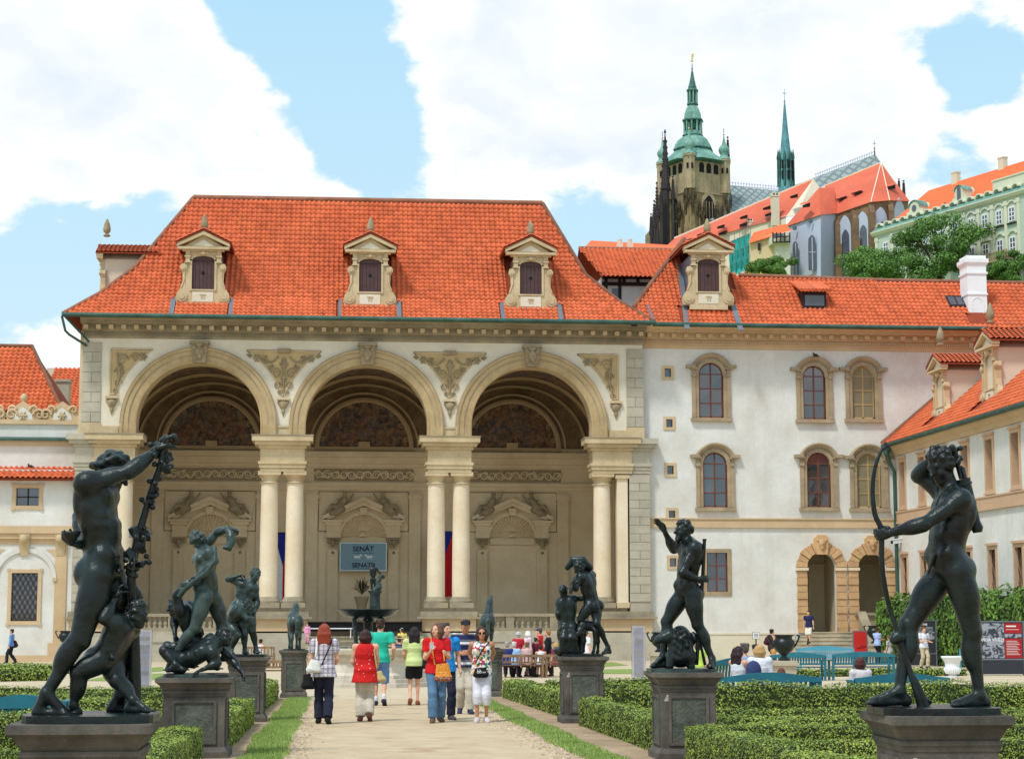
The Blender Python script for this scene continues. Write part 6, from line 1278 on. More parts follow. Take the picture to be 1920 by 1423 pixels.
tree('tree','small pale tree just behind the white chimney',1862,492,530,22,378,5,1.0)
ys_=thing('yellow_barrier','yellow trestle barrier peeping over the courtyard roof ridge','barrier',W(1418,520,130));b=MB()
for px in(1405,1427):b.bar(W(px-2,524,130),W(px,510,130),.1);b.bar(W(px+3,524,130),W(px,510,130),.1)
b.bar(W(1403,516,130),W(1429,515,130),.12);M['yellow']=mat('yellow_paint',srgb(238,214,40),.5,.05,1);b.build('frame',M['yellow'],ys_)
b=MB();b.box(W(1395,520,130.5).x,W(1440,520,130.5).x,130.5,134,20,W(1420,523,130).z);b.build('platform',M['lead'],ys_)
# ------------------------------------------------------------------ clipped hedges
def hedge(name,label,pts,w,h,group=None,m='leaf',seed=0,size=None,cat='hedge',dens=1.15):
 P_=[Vector((x,y,gz(y)))for x,y in pts];Q=[P_[0]]
 for a,b in zip(P_,P_[1:]):
  n=max(1,int((b-a).length/.35));Q+=[a.lerp(b,(i+1)/n)for i in range(n)]
 r=np.random.default_rng(seed+11);ph_=r.random(3)*6;n=len(Q);A=np.array([list(q)for q in Q]);T=np.gradient(A,axis=0);T[:,2]=0;T/=np.linalg.norm(T,axis=1)[:,None]+1e-9;S=np.stack([-T[:,1],T[:,0],0*T[:,0]],1)
 L_=np.concatenate([[0],np.cumsum(np.linalg.norm(np.diff(A,axis=0),axis=1))]);tot=L_[-1]
 wob=lambda l,a:a*(np.sin(l*1.7+ph_[0])+np.sin(l*3.9+ph_[1])*.6+np.sin(l*8.3+ph_[2])*.35)
 prof=[(-.5,0),(-.52,.55),(-.46,.92),(0,1.0),(.46,.92),(.52,.55),(.5,0)]
 t=thing(name,label,cat,A[n//2],group)
 k=.9;V=np.stack([A+S*(px*w*k)+np.array([0,0,1])*((pz*k*(h+wob(L_,.05*h)))[:,None])for px,pz in prof],1).reshape(-1,3);m_=len(prof)
 F=[(i*m_+j,(i+1)*m_+j,(i+1)*m_+j+1,i*m_+j+1)for i in range(n-1)for j in range(m_-1)];cap=[(0,1,5,6),(1,2,4,5),(2,3,4,4)]
 F+=[(0,1,5,6),(1,2,4,5),((n-1)*m_,(n-1)*m_+6,(n-1)*m_+5,(n-1)*m_+1),((n-1)*m_+1,(n-1)*m_+5,(n-1)*m_+4,(n-1)*m_+2)]
 npobj('shade_core',V,F,M['hedge_core'],t)
 yy=A[:,1].mean();sz=size or max(.017,.00078*yy)
 per=np.array([math.hypot((prof[i+1][0]-prof[i][0])*w,(prof[i+1][1]-prof[i][1])*h)for i in range(m_-1)]);cp=np.concatenate([[0],np.cumsum(per)]);cnt=int(tot*cp[-1]/(sz*sz)*dens*.62);ec=int(2*w*h/(sz*sz)*dens*.62)
 l=r.random(cnt)*tot;u=r.random(cnt)*cp[-1];px=np.interp(u,cp,[p[0]for p in prof])*w;pz=np.interp(u,cp,[p[1]for p in prof])*h;pz=pz*(1+wob(l,.05)+np.repeat(0,cnt));px=px*(1+wob(l+3,.03))
 c=np.stack([np.interp(l,L_,A[:,d])for d in range(3)],1);s=np.stack([np.interp(l,L_,S[:,d])for d in range(3)],1);up=np.array([0,0,1.0])
 seg=np.clip(np.searchsorted(cp,u)-1,0,m_-2);nx=np.array([prof[i+1][1]-prof[i][1]for i in range(m_-1)])*-h;nz=np.array([prof[i+1][0]-prof[i][0]for i in range(m_-1)])*w;nrm=np.hypot(nx,nz);nx,nz=nx/nrm,nz/nrm
 jit=r.normal(0,sz*.55,cnt);Pp=c+s*(px+nx[seg]*jit)[:,None]+up*(np.maximum(pz,.01)+nz[seg]*jit)[:,None];Nn=s*nx[seg][:,None]+up*nz[seg][:,None]
 for e,sg in((0,-1),(n-1,1)):
  q=A[e]+S[e]*((r.random(ec)-.5)*w)[:,None]+up*(r.random(ec)*h*.95)[:,None]+T[e]*sg*(r.normal(0,sz*.5,ec)+.03)[:,None];Pp=np.concatenate([Pp,q]);Nn=np.concatenate([Nn,np.repeat(T[e][None]*sg,ec,0)])
 V,F=leaves(Pp,Nn,sz*.85,.45,.5,seed);o=npobj('foliage',V,F,M[m],t);o['kind']='stuff';return t
def curve(x0,x1,y,amp,ph_,n=9,lean=0.0):return[(x0+(x1-x0)*i/n,y+amp*math.sin(ph_+i*1.05)+lean*i/n)for i in range(n+1)]
GE='box hedges edging the avenue';GR='box hedges of the right parterre';GL_='box hedges of the left parterre'
hedge('box_hedge','edging hedge between the bearded statue and the pair with the dog',[(4.30,24.2),(4.22,31.5)],.46,.46,GE,seed=1)
hedge('box_hedge','edging hedge from the pair with the dog to the right horse pedestal',[(4.28,33.6),(4.1,45.2)],.46,.46,GE,seed=2)
hedge('box_hedge','edging hedge between the archer and the bearded statue',[(4.5,14.2),(4.38,22.6)],.46,.45,GE,seed=3)
hedge('box_hedge','edging hedge in front of the wrestling group on the left of the path',[(-1.72,24.7),(-1.72,32.6)],.5,.46,GE,seed=4)
hedge('box_hedge','edging hedge between the far left group and the left horse pedestal',[(-1.75,34.6),(-1.72,45.0)],.5,.46,GE,seed=5)
hedge('box_hedge','edging hedge between the reveller statue and the wrestling group',[(-1.95,14.4),(-1.92,23.4)],.5,.42,GE,seed=6)
ORD=['first','second','third','fourth','fifth','sixth','seventh','eighth','ninth','tenth']
rows=[(15.6,.18,.5,3.5),(18.6,.25,1.2,6),(21.8,.3,2.2,9.5),(25.0,.35,.3,11),(28.2,.3,3.1,13),(30.6,.2,1.0,15),(33.0,.1,4.0,15),(37.5,.2,2.0,2.0),(41.2,.2,1.0,2.2),(44.8,.08,.2,2.6)]
for i,(y,a,p,xe)in enumerate(rows):hedge('box_hedge',f'{ORD[i]} hedge row of the right parterre counted from the front',curve(4.95,4.95+xe,y,a,p),.42,.31 if i<6 else .66 if i==6 else .46,GR,seed=20+i)
SL_=['beside the archer','near the bearded statue','in the front middle','in the middle','right of the middle','behind the archer pedestal','towards the low bench','at the far right']
for i,(x0,y0,x1,y1)in enumerate(((6.4,22.2,7.6,24.6),(5.4,25.5,6.6,27.8),(9.2,25.4,7.8,27.8),(8.6,28.7,9.6,30.2),(11.5,28.6,10.4,30.2),(10.6,25.4,12.2,27.8),(9.0,31.0,10.6,32.6),(13.5,31.0,14.6,32.6))):hedge('box_hedge',f'short slanting hedge linking two rows of the right parterre {SL_[i]}',[(x0,y0),((x0+x1)/2+.2,(y0+y1)/2),(x1,y1)],.40,.30,GR,seed=40+i)
rows=[(15.4,.15,1.5,2.2),(18.2,.2,2.2,3.5),(21.0,.25,.2,5),(24.0,.3,1.3,6.0),(27.6,.35,2.1,7.0),(31.6,.35,3.0,8),(36.0,.3,4.0,9.5),(41.0,.2,2.0,11),(44.6,.1,.2,12)]
for i,(y,a,p,xe)in enumerate(rows):hedge('box_hedge',f'{ORD[i]} hedge row of the left parterre counted from the front',curve(-2.4,-2.4-xe,y,a,p),.42,.58 if i==3 else .31,GL_,seed=60+i)
for i,(x0,y0,x1,y1)in enumerate(((-4,24.6,-5.2,27.0),(-4.6,28.2,-3.4,31.2),(-6.5,32.2,-5.0,35.5),(-4.2,36.6,-6.4,40.6),(-8.0,36.6,-9.5,40.6))):hedge('box_hedge',f'short slanting hedge of the left parterre, {ORD[i]} from the front',[(x0,y0),(x1,y1)],.40,.30,GL_,seed=80+i)
p0,p1=G(-30,1262),G(188,1262);hedge('box_hedge','low clipped hedge in front of the lattice window on the far left',[(p0.x,p0.y),(p1.x,p1.y)],1.6,.35,None,seed=90)
p0,p1=G(-30,1277),G(72,1275);hedge('box_hedge','short low hedge nearest the left edge of the forecourt',[(p0.x,p0.y),(p1.x,p1.y)],1.5,.4,None,seed=91)
p0,p1=G(1480,1268),G(1800,1266);hedge('box_hedge','low bright hedge strip behind the right parterre',[(p0.x,p0.y),(p1.x,p1.y)],1.0,.25,None,seed=92)
hedge('hornbeam_hedge','tall clipped hornbeam hedge along the right wing behind the display boards',[(28.3,94.6),(28.4,66)],1.8,3.3,None,'hornbeam',93,.13,'hedge',2.0)
# pale flower cushions between the rows
fl=MB();M['petal']=mat('pale_flower',srgb(226,196,168),.8,.15,3,isl=.15)
r_=np.random.default_rng(5)
for y in(17.0,20.0,23.0,26.2,29.4,33.0,37.0):
 for i in range(26):
  x=5.2+r_.random()*y*.42;
  s=.05+.05*r_.random();yy=y+r_.normal()*.25;fl.lathe([(s,gz(yy)),(s*.9,gz(yy)+s*.8),(.01,gz(yy)+s*1.5)],(x,yy,0),6)
  fl.lathe([(s,gz(yy)),(s*.9,gz(yy)+s*.8),(.01,gz(yy)+s*1.5)],(-2.6-r_.random()*y*.2,yy,0),6)
tag(fl.build('bedding_flowers',M['petal']),kind='stuff')
# ------------------------------------------------------------------ pedestals
def pedestal(name,label,px,Yf,ptop,wpx,tall=True):
 w=wpx*Yf/3500/2;c=W(px,ptop,Yf);x,y=c.x,Yf+w;zt=c.z;zg=gz(Yf)-.08;p=thing(name,label,'pedestal',(x,y,zg),'dark stone pedestals along the avenue')
 b=MB();q=lambda f,z0,z1:b.frus((x,y),(w*f,w*f),(w*f,w*f),z0,z1)
 q(1.0,zt-.055,zt);b.frus((x,y),(w*.90,w*.90),(w*.985,w*.985),zt-.085,zt-.055);b.frus((x,y),(w*.80,w*.80),(w*.9,w*.9),zt-.16,zt-.085);q(.84,zt-.19,zt-.16);b.frus((x,y),(w*.80,w*.80),(w*.82,w*.82),zt-.23,zt-.19);b.build('cap',M['ped'],p)
 b=MB();z0,z1=zg+.20,zt-.22;q(.78,z0,z1);b.build('shaft',M['ped'],p)
 b=MB();q(.90,zg,zg+.16);b.frus((x,y),(w*.88,w*.88),(w*.79,w*.79),zg+.16,zg+.22);b.build('plinth',M['ped'],p)
 for fr in(Fr((x,y-w*.78,0),(1,0,0)),Fr((x-w*.78,y,0),(0,-1,0)),Fr((x+w*.78,y,0),(0,1,0))):
  f=FMB(fr);hw=w*.50;za,zb=z0+.09,z1-.09;t=.035
  f.box(-hw,hw,-.006,0,za,zb);f.build('panel',M['ped_panel'],p);f=FMB(fr)
  for bx in((-hw-t,-hw,za-t,zb+t),(hw,hw+t,za-t,zb+t),(-hw,hw,zb,zb+t),(-hw,hw,za-t,za)):f.box(bx[0],bx[1],-.022,0,bx[2],bx[3])
  f.build('panel_moulding',M['ped'],p)
 return p,Vector((x,y,zt)),w
M['label_plate']=mat('pale_label',srgb(206,200,188),.8,.05,5)
PED={}
for key,a in(('archer',(1790,12.0,1343,236)),('bearded',(1293,22.9,1261,132)),('pair',(1096,32.2,1231,93)),('horse_r',(917,45.9,1217,62)),('revel',(146,11.4,1359,258)),('group',(364,23.8,1271,142)),('wrest',(462,33.3,1232,82)),('horse_l',(551,45.8,1219,55))):
 lab={'archer':'stone pedestal under the bronze archer','bearded':'stone pedestal under the bearded man with the staff','pair':'stone pedestal under the couple with the hound','horse_r':'stone pedestal under the right hand bronze horse','revel':'stone pedestal under the reveller raising a vine','group':'stone pedestal under the three struggling figures','wrest':'stone pedestal under the two wrestlers','horse_l':'stone pedestal under the left hand bronze horse'}[key]
 PED[key]=pedestal('pedestal',lab,*a)
p,c,w=PED['archer'];fr=Fr((c.x-w*.78,c.y,0),(0,-1,0))
for key in('archer','bearded','pair'):  # small triangular inventory labels
 p,c,w=PED[key];f=MB();x0=c.x-w*.60;yf=c.y-w*.784;zt=c.z-.27
 for k in range(5):ww=.012+.008*k;f.box(x0-ww,x0+ww,yf-.004,yf,zt-.016*k-.011,zt-.016*k)
 f.build('inventory_label',M['label_plate'],p)
# ------------------------------------------------------------------ sculpted figures
V3=lambda v:np.array([v[0],v[1],v[2]],float)
def unit(v):v=np.array(v,float);return v/(np.linalg.norm(v)+1e-9)
def hand(sd,wr,d,n,k=1.0,curl=.4,side=1,spread=.0,fist=False):
 """palm, four unequal jointed fingers, thumb leaving the side of the palm; n is the direction the fingers close towards"""
 d=unit(d);n=unit(n-d*np.dot(n,d));l=np.cross(d,n)*side;b=.012*k
 sd.ell(wr+d*.052*k,(.040*k,.017*k,.054*k),np.stack([l,n,d],1),b);sd.cone(wr-d*.02*k,wr+d*.03*k,.027*k,.026*k,b)
 for i,ln in enumerate((.074,.084,.078,.060)):
  p=wr+d*(.094-.004*abs(i-1.2))*k+l*(.030-.0205*i)*k;a=0.0;lat=l*(.03-.02*i)*spread*8
  for j,f in enumerate((.46,.32,.26)):
   a+=curl*(.75,1.15,.8)[j];q=p+(unit(d*math.cos(a)+n*math.sin(a)+lat))*ln*f*k;sd.cone(p,q,(.0098-.0010*j)*k,(.0090-.0012*j)*k,.004*k);p=q
 p=wr+d*.028*k+l*.030*k;q=p+unit(d*.62+l*(.72-.5*curl)+n*(.15+.5*curl))*.042*k;r=q+unit(d*(.85-.5*curl)+l*(.3-.7*curl)+n*(.2+.8*curl))*.034*k;t=r+unit(d*(.8-.6*curl)-l*.5*curl+n*(.2+.6*curl))*.026*k
 sd.cone(p-d*.01*k,q,.0165*k,.0125*k,.008*k);sd.cone(q,r,.012*k,.0105*k,.005*k);sd.cone(r,t,.0105*k,.0085*k,.005*k)
def foot(sd,an,toe,k=1.0,up=(0,0,1),toes=True):
 """ankle joint and the tip of the toes; heel, arch, ball and toes"""
 an,toe,up=np.array(an,float),np.array(toe,float),unit(up);f=toe-an;fl=unit(f-up*np.dot(f,up));l=np.cross(up,fl)
 base=an+up*np.dot(f,up)+up*.022*k;heel=base-fl*.05*k;ball=base+fl*.125*k;L_=np.linalg.norm(f-up*np.dot(f,up));ball=base+fl*(L_-.055*k)
 sd.cone(an,heel+up*.012*k,.036*k,.034*k,.02*k);sd.cone(an+up*.0,ball+up*.004*k,.034*k,.027*k,.025*k);sd.cone(heel+up*.008*k,ball,.030*k,.026*k,.02*k);sd.cone(ball-l*.022*k,ball+l*.022*k,.024*k,.022*k,.02*k)
 for i in range(5):p=ball+l*(.034-.017*i)*k;q=p+unit(fl+l*(.10-.05*i))*(.055-.006*i)*k;sd.cone(p+up*.002*k,q-up*.006*k,(.0135 if i==0 else .0105)*k,(.012 if i==0 else .0085)*k,.006*k)
def head(sd,c,fd,up,k=1.0,hair='curls',seed=0,beard=False,fat=1.0):
 fd=unit(fd);up=unit(up-fd*np.dot(up,fd))if abs(np.dot(unit(up),fd))<.95 else unit(np.cross(fd,(1,0,0)));l=np.cross(up,fd);R=np.stack([l,fd,up],1);q=lambda x,y,z:c+(l*x+fd*y+up*z)*k
 sd.ell(q(0,-.012,.022),(.074*k,.094*k,.092*k),R,.02*k);sd.ell(q(0,.030,-.045),(.056*k,.058*k,.066*k),R,.03*k);sd.ell(q(0,.066,-.088),(.028*k,.026*k,.022*k),R,.02*k)
 sd.cone(q(0,.084,.012),q(0,.108,-.024),.010*k,.0155*k,.008*k);sd.cone(q(-.038,.070,.026),q(.038,.070,.026),.014*k,.014*k,.012*k);sd.ell(q(0,.082,-.058),(.024*k,.012*k,.009*k),R,.006*k)
 for s in(-1,1):sd.ell(q(s*.074,-.005,-.015),(.010*k,.021*k,.031*k),R,.006*k);sd.ell(q(s*.040,.058,-.028),(.022*k,.02*k,.018*k),R,.02*k);sd.ell(q(s*.030,.072,.006),(.0125*k,.010*k,.009*k),R,.003*k)
 r=np.random.default_rng(seed)
 if hair=='curls':
  for i in range(120):
   d=r.normal(size=3);d/=np.linalg.norm(d)
   if d[1]>.45 and d[2]<.55 or d[2]<-.55:continue
   sd.ell(q(d[0]*.080,-.012+d[1]*.098,.024+d[2]*.098),np.array((.020,.018,.016))*k*(.75+.6*r.random()),R,.006*k)
 elif hair=='bun':
  sd.ell(q(0,-.02,.035),(.08*k,.095*k,.088*k),R,.01*k);sd.ell(q(0,-.105,.03),(.045*k,.04*k,.045*k),R,.012*k)
  for i in range(5):a=PI*(i+.5)/5;sd.cone(q(math.cos(a)*.082,.045,.02+math.sin(a)*.075),q(math.cos(a)*.05,-.1,.02+math.sin(a)*.05),.016*k,.012*k,.008*k)
 if beard:
  for i in range(16):sd.ell(q(r.normal()*.026,.055+r.random()*.04,-.085-r.random()*.05),np.array((.018,.018,.024))*k,R,.01*k)
def limb_arm(sd,sh,el,wr,k,m=1.0):
 sh,el,wr=map(lambda v:np.array(v,float),(sh,el,wr));d=unit(el-sh);f=unit(wr-el);bulge=unit(np.cross(np.cross(d,f),d))if np.linalg.norm(np.cross(d,f))>.1 else np.zeros(3)
 sd.ell(sh+d*.03*k,(.064*k*m,.064*k*m,.085*k),_rotcols(d),.03*k);sd.cone(sh,el,.050*k*m,.041*k,.02*k);sd.ell(sh+(el-sh)*.55+bulge*.018*k,(.040*k*m,.040*k*m,.09*k),_rotcols(d),.02*k);sd.ell(sh+(el-sh)*.5-bulge*.016*k,(.038*k,.038*k,.09*k),_rotcols(d),.02*k)
 k=k*(.6+.4*m);sd.ell(el,(.042*k,)*3,None,.01*k);sd.cone(el,wr,.043*k,.027*k,.02*k);sd.ell(el+(wr-el)*.28,(.047*k*m,.043*k*m,.085*k),_rotcols(f),.02*k)
def limb_leg(sd,hp,kn,an,k,m=1.0):
 hp,kn,an=map(lambda v:np.array(v,float),(hp,kn,an));d=unit(kn-hp);f=unit(an-kn);back=unit(np.cross(np.cross(d,f),f))*-1 if np.linalg.norm(np.cross(d,f))>.08 else np.zeros(3)
 kneef=unit(d*-1*np.dot(f,d)+f)if np.linalg.norm(np.cross(d,f))>.08 else np.zeros(3);back=unit((hp+an)/2-kn)if np.linalg.norm(np.cross(d,f))>.08 else np.zeros(3)
 sd.cone(hp,kn,.088*k*m,.057*k*m,.03*k);sd.ell(hp+(kn-hp)*.38-back*.016*k,(.082*k*m,.080*k*m,.16*k),_rotcols(d),.03*k);sd.ell(hp+(kn-hp)*.8-back*.012*k,(.058*k,.055*k,.08*k),_rotcols(d),.02*k)
 k=k*(.5+.5*m)
 sd.ell(kn-back*.018*k,(.046*k,.046*k,.05*k),None,.015*k);sd.cone(kn,an,.052*k,.033*k,.02*k);sd.ell(kn+(an-kn)*.30+back*.026*k,(.050*k*m,.046*k*m,.11*k),_rotcols(f),.03*k)
def torso(sd,neck,chest,waist,pelvis,shl,shr,hpl,hpr,k,m=1.0,female=False,front=None):
 neck,chest,waist,pelvis,shl,shr,hpl,hpr=map(lambda v:np.array(v,float),(neck,chest,waist,pelvis,shl,shr,hpl,hpr));up=unit(neck-waist);lat=unit(shr-shl);lat=unit(lat-up*np.dot(lat,up));fr=np.cross(up,lat)
 if front is not None and np.dot(fr,front)<0:fr,lat=-fr,-lat
 R=np.stack([lat,fr,up],1);up2=unit(waist-pelvis);lat2=unit(hpr-hpl)*(1 if np.dot(hpr-hpl,lat)>0 else-1);lat2=unit(lat2-up2*np.dot(lat2,up2));fr2=np.cross(up2,lat2);R2=np.stack([lat2,fr2,up2],1)
 if np.dot(fr2,fr)<0:fr2=-fr2
 kk=k;k=k*(.55+.45*m)if m>1 else k
 sd.ell(chest-up*.01*k,(.158*k*m,.112*k,.175*k),R,.04*k);sd.ell((chest+waist)/2-up*.02*k,(.138*k*m,.10*k,.14*k),R,.04*k);sd.ell(waist,(.125*k,.098*k,.12*k),R,.05*k);sd.ell(pelvis+up2*.01*k,(.150*k*(1.06 if female else 1),.110*k,.115*k),R2,.05*k)
 sd.cone(shl,shr,.062*k,.062*k,.05*k);sd.cone(neck-up*.03*k,shl,.055*k,.05*k,.05*k);sd.cone(neck-up*.03*k,shr,.055*k,.05*k,.05*k)
 for s in(-1,1):
  if not female:sd.ell(chest+fr*.078*k+lat*s*.070*k+up*.045*k,(.075*k,.038*k,.058*k),R,.018*k)
  else:sd.ell(chest+fr*.098*k+lat*s*.072*k-up*.0*k,(.058*k,.055*k,.056*k),R,.02*k)
  sd.ell(pelvis-fr2*.062*k+lat2*s*.066*k-up2*.045*k,(.080*k,.080*k,.092*k),R2,.018*k)
  sd.ell(chest-fr*.075*k+lat*s*.075*k+up*.02*k,(.07*k,.04*k,.11*k),R,.03*k);sd.ell(waist-fr*.078*k+lat*s*.035*k,(.03*k,.03*k,.13*k),R,.02*k)
  if not female and m>.95:
   for j in range(3):sd.ell(waist+fr*(.078-.004*j)*k+lat*s*.034*k+up*(.085-.062*j)*k,(.032*k,.016*k,.030*k),R,.022*k)
   for j in range(2):sd.ell(chest+fr*.04*k+lat*s*.115*k+up*(-.07-.055*j)*k,(.03*k,.05*k,.02*k),R,.035*k)
   sd.ell(pelvis+lat2*s*.10*k+up2*.06*k+fr2*.05*k,(.045*k,.045*k,.04*k),R2,.06*k)
 return lat,fr,up
def figure(sd,J,k=1.0,m=1.0,female=False,hair='curls',face=None,hup=(0,0,1),seed=0,beard=False,feet=True,front=None):
 J={a:np.array([b[0],b[1],b[2]],float)for a,b in J.items()}
 lat,fr,up=torso(sd,J['neck'],J['chest'],J['waist'],J['pelvis'],J['sl'],J['sr'],J['hl'],J['hr'],k,m,female,front)
 fd=unit(face)if face is not None else fr
 sd.cone(J['neck']-up*.03*k,J['head']-unit(np.array(hup,float))*.05*k-fd*.015*k,.060*k,.054*k,.03*k);head(sd,J['head'],fd,np.array(hup,float),k,hair,seed,beard)
 for s in 'lr':
  if 'e'+s in J:limb_arm(sd,J['s'+s],J['e'+s],J['w'+s],k,m)
  if 'k'+s in J:
   limb_leg(sd,J['h'+s],J['k'+s],J['a'+s],k,m)
   if feet and 't'+s in J:foot(sd,J['a'+s],J['t'+s],k)
 return lat,fr,up
def fuse(name,parts,mat_,parent,label=None):
 Vs,Fs,o=[],[],0
 for sd,h in parts:v,f=sd.mesh(h);Vs.append(v);Fs.append(f+o);o+=len(v)
 ob=npobj(name,np.concatenate(Vs),np.concatenate(Fs),mat_,parent,True)
 if label:ob['label']=label
 return ob
def smooth(P_,n=4):
 P_=[Vector(p)for p in P_];o=[]
 for i in range(len(P_)-1):
  p0,p1,p2,p3=P_[max(i-1,0)],P_[i],P_[i+1],P_[min(i+2,len(P_)-1)]
  for j in range(n):t=j/n;o.append(.5*(2*p1+(p2-p0)*t+(2*p0-5*p1+4*p2-p3)*t*t+(3*p1-p0-3*p2+p3)*t**3))
 return o+[P_[-1]]
GS='bronze statues along the avenue'
def base_plate(c,w,par,dx=0.0,h=.045,m='bronze',sx=.85,sy=.8):
 b=MB();n=18;r=np.random.default_rng(int(abs(c.x)*100));P_=[(c.x+dx+w*sx*math.copysign(abs(math.cos(2*PI*i/n))**.4,math.cos(2*PI*i/n))*(1+r.normal()*.02),c.y+w*sy*math.copysign(abs(math.sin(2*PI*i/n))**.4,math.sin(2*PI*i/n))*(1+r.normal()*.02),c.z+.001)for i in range(n)];b.prism(P_,(0,0,h));return b.build('base_plate',M[m],par)
# --- the archer
ped,c,w=PED['archer'];Yc=c.y;A=lambda x,y,d=0.0:W(x,y,Yc+d)
st=thing('archer_statue','bronze statue of a nude young archer holding a long bow','statue',c,GS);base_plate(c,w,st,-.02,.045,'bronze',1.0,.8)
J=dict(head=A(1765,875),neck=A(1786,918),chest=A(1787,965),waist=A(1774,1015),pelvis=A(1778,1056),sl=A(1802,936,-.17),sr=A(1772,926,.17),el=A(1731,983,-.22),wl=A(1672,998,-.12),er=A(1722,892,.22),wr=A(1745,862,.10),hl=A(1795,1072,-.09),hr=A(1769,1074,.09),kl=A(1822,1185,-.06),al=A(1836,1303,-.02),tl=A(1783,1327,-.10),kr=A(1704,1172,.10),ar=A(1686,1295,.06),tr=A(1622,1323,.04))
s=SD(.02);figure(s,J,1.04,1.12,face=(-.75,-.35,-.38),hup=(-.25,0,1),seed=3,front=np.array((-1,-.2,0)));q=V3(A(1773,860));
for i in range(44):a=i*2.4;s.ell(q+np.array((math.cos(a)*(.05+.055*(i%5)/4),math.sin(a)*.085,.015+.06*math.sin(i*1.7))),(.024,.022,.02),None,.006)
h1=SD(.01);wv=V3(J['wl']);hand(h1,wv,unit(V3(A(1640,1003,-.06))-wv),np.array((.1,.9,.1)),1.05,1.05,-1);wv=V3(J['wr']);hand(h1,wv,np.array((.5,-.3,.5)),np.array((.3,-.3,-.8)),1.05,.5,1)
fuse('body',[(s,.0105),(h1,.0065)],M['bronze'],st)
b=MB();bp=[A(1661,829,-.06),A(1643,868,-.06),A(1636,915,-.06),A(1640,962,-.06),A(1652,990,-.06),A(1653,1010,-.06),A(1654,1063,-.04),A(1665,1129,0),A(1681,1180,.02),A(1699,1235,.03),A(1716,1290,.02),A(1727,1326,.02)];b.tube(smooth(bp),np.interp(np.linspace(0,1,45),np.linspace(0,1,12),[.009,.013,.016,.018,.02,.02,.018,.017,.018,.02,.022,.026]),10);b.tube([A(1655,842,-.06),A(1664,834,-.06),A(1671,845,-.06)],[.018,.014,.008],8);bow=b.build('bow',M['bronze'],st)
s=SD(.02);s.ell(V3(A(1683,1194,.03)),(.05,.045,.045));s.cone(V3(A(1683,1194,.03)),V3(A(1676,1200,.02)),.04,.03);s.build('bow_grip',M['bronze'],bow,.012);b=MB();b.tube([A(1683,1194,.03),A(1705,1255,.04),A(1737,1324,.03)],[.03,.022,.035],8);b.tube([A(1715,1300,.03),A(1742,1318,.03),A(1730,1328,.03)],[.02,.03,.02],8);b.build('stump',M['bronze'],st)
b=MB();q0,q1=A(1806,898,-.02),A(1832,990,-.04);b.tube([q0,q0.lerp(q1,.1),q0.lerp(q1,.5),q0.lerp(q1,.88),q1,q1+Vector((.004,0,-.03))],[.05,.044,.04,.034,.042,.03],12)
for t,r_ in((.08,.052),(.5,.045)):qq=q0.lerp(q1,t);b.tube([qq,qq.lerp(q1,.05)],r_,12)
for k in range(5):qq=q0+Vector((.02*math.cos(k*1.3),.02*math.sin(k*1.3),0));b.tube([qq,qq+Vector((-.02,0,.075+.02*math.sin(k))),qq+Vector((-.022,0,.085))],[.009,.013,.003],5)
b.build('quiver',M['bronze'],st);b=MB();b.tube([A(1788,925,-.16),A(1806,985,-.13),A(1815,1000,-.05),A(1818,985,.02)],.007,6);b.tube([A(1817,985,-.10),A(1800,1010,-.13),A(1772,1025,-.10),A(1752,1042,-.06),A(1740,1075,0)],[.007,.009,.011,.014,.008],6);b.tube([A(1750,960,-.08),A(1762,930,-.1),A(1775,915,-.1)],.006,6);b.build('strap',M['bronze'],st)
# --- the reveller with a vine and a child satyr
ped,c,w=PED['revel'];Yc=c.y;A=lambda x,y,d=0.0:W(x,y,Yc+d)
st=thing('reveller_statue','bronze statue of a nude man raising a vine above a small clinging satyr','statue',c,GS);base_plate(c,w,st,.03,.045,'bronze',.95,.8)
J=dict(head=A(212,885,.05),neck=A(196,913),chest=A(181,945),waist=A(194,1012),pelvis=A(192,1060),sl=A(160,907,-.16),sr=A(186,915,.17),el=A(243,884,-.14),wl=A(294,845,-.06),er=A(150,970,.22),wr=A(158,1022,-.02),hl=A(183,1078,-.09),hr=A(205,1076,.09),kl=A(150,1198,-.12),al=A(87,1300,-.12),tl=A(140,1345,-.14),kr=A(236,1195,.14),ar=A(226,1302,.16),tr=A(278,1338,.16))
s=SD(.02);figure(s,J,1.02,1.12,face=(.8,-.15,-.45),hup=(.35,0,1),seed=5,front=np.array((1,-.1,0)))
r=np.random.default_rng(8);hd=V3(J['head'])
for i in range(16):a=2*PI*i/16;s.ell(hd+np.array((math.cos(a)*.10-.02,math.sin(a)*.09,.055+.03*math.cos(a)+r.normal()*.012)),(.035,.03,.022),None,.008)
h1=SD(.01);wv=V3(J['wl']);hand(h1,wv,np.array((.55,0,.75)),np.array((.6,.1,-.75)),1.1,.85,-1);wv=V3(J['wr']);hand(h1,wv,np.array((-.8,-.4,.1)),np.array((.0,-.2,.9)),1.1,.7,1)
fuse('body',[(s,.0105),(h1,.0065)],M['bronze'],st)
b=MB();q=A(133,1005,-.1);b.lathe([(.016,q.z-.05),(.03,q.z-.03),(.055,q.z+.01),(.062,q.z+.03),(.05,q.z+.028),(.01,q.z+.0)],(q.x,q.y,0),14);b.build('cup',M['bronze'],st)
vp=[A(311,818,-.06),A(306,850,-.06),A(300,875,-.05),A(287,910,-.03),A(276,947,-.02),A(265,985,-.02),A(258,1010,-.02),A(252,1040,-.02),A(247,1075,-.02),A(246,1110,0),A(250,1150,.05),A(252,1240,.1),A(248,1335,.12)]
b=MB();b.tube(vp,[.016,.022,.022,.022,.024,.025,.027,.026,.028,.03,.035,.04,.06],9);vn=b.build('vine_staff',M['bronze'],st);s=SD(.01);r=np.random.default_rng(12)
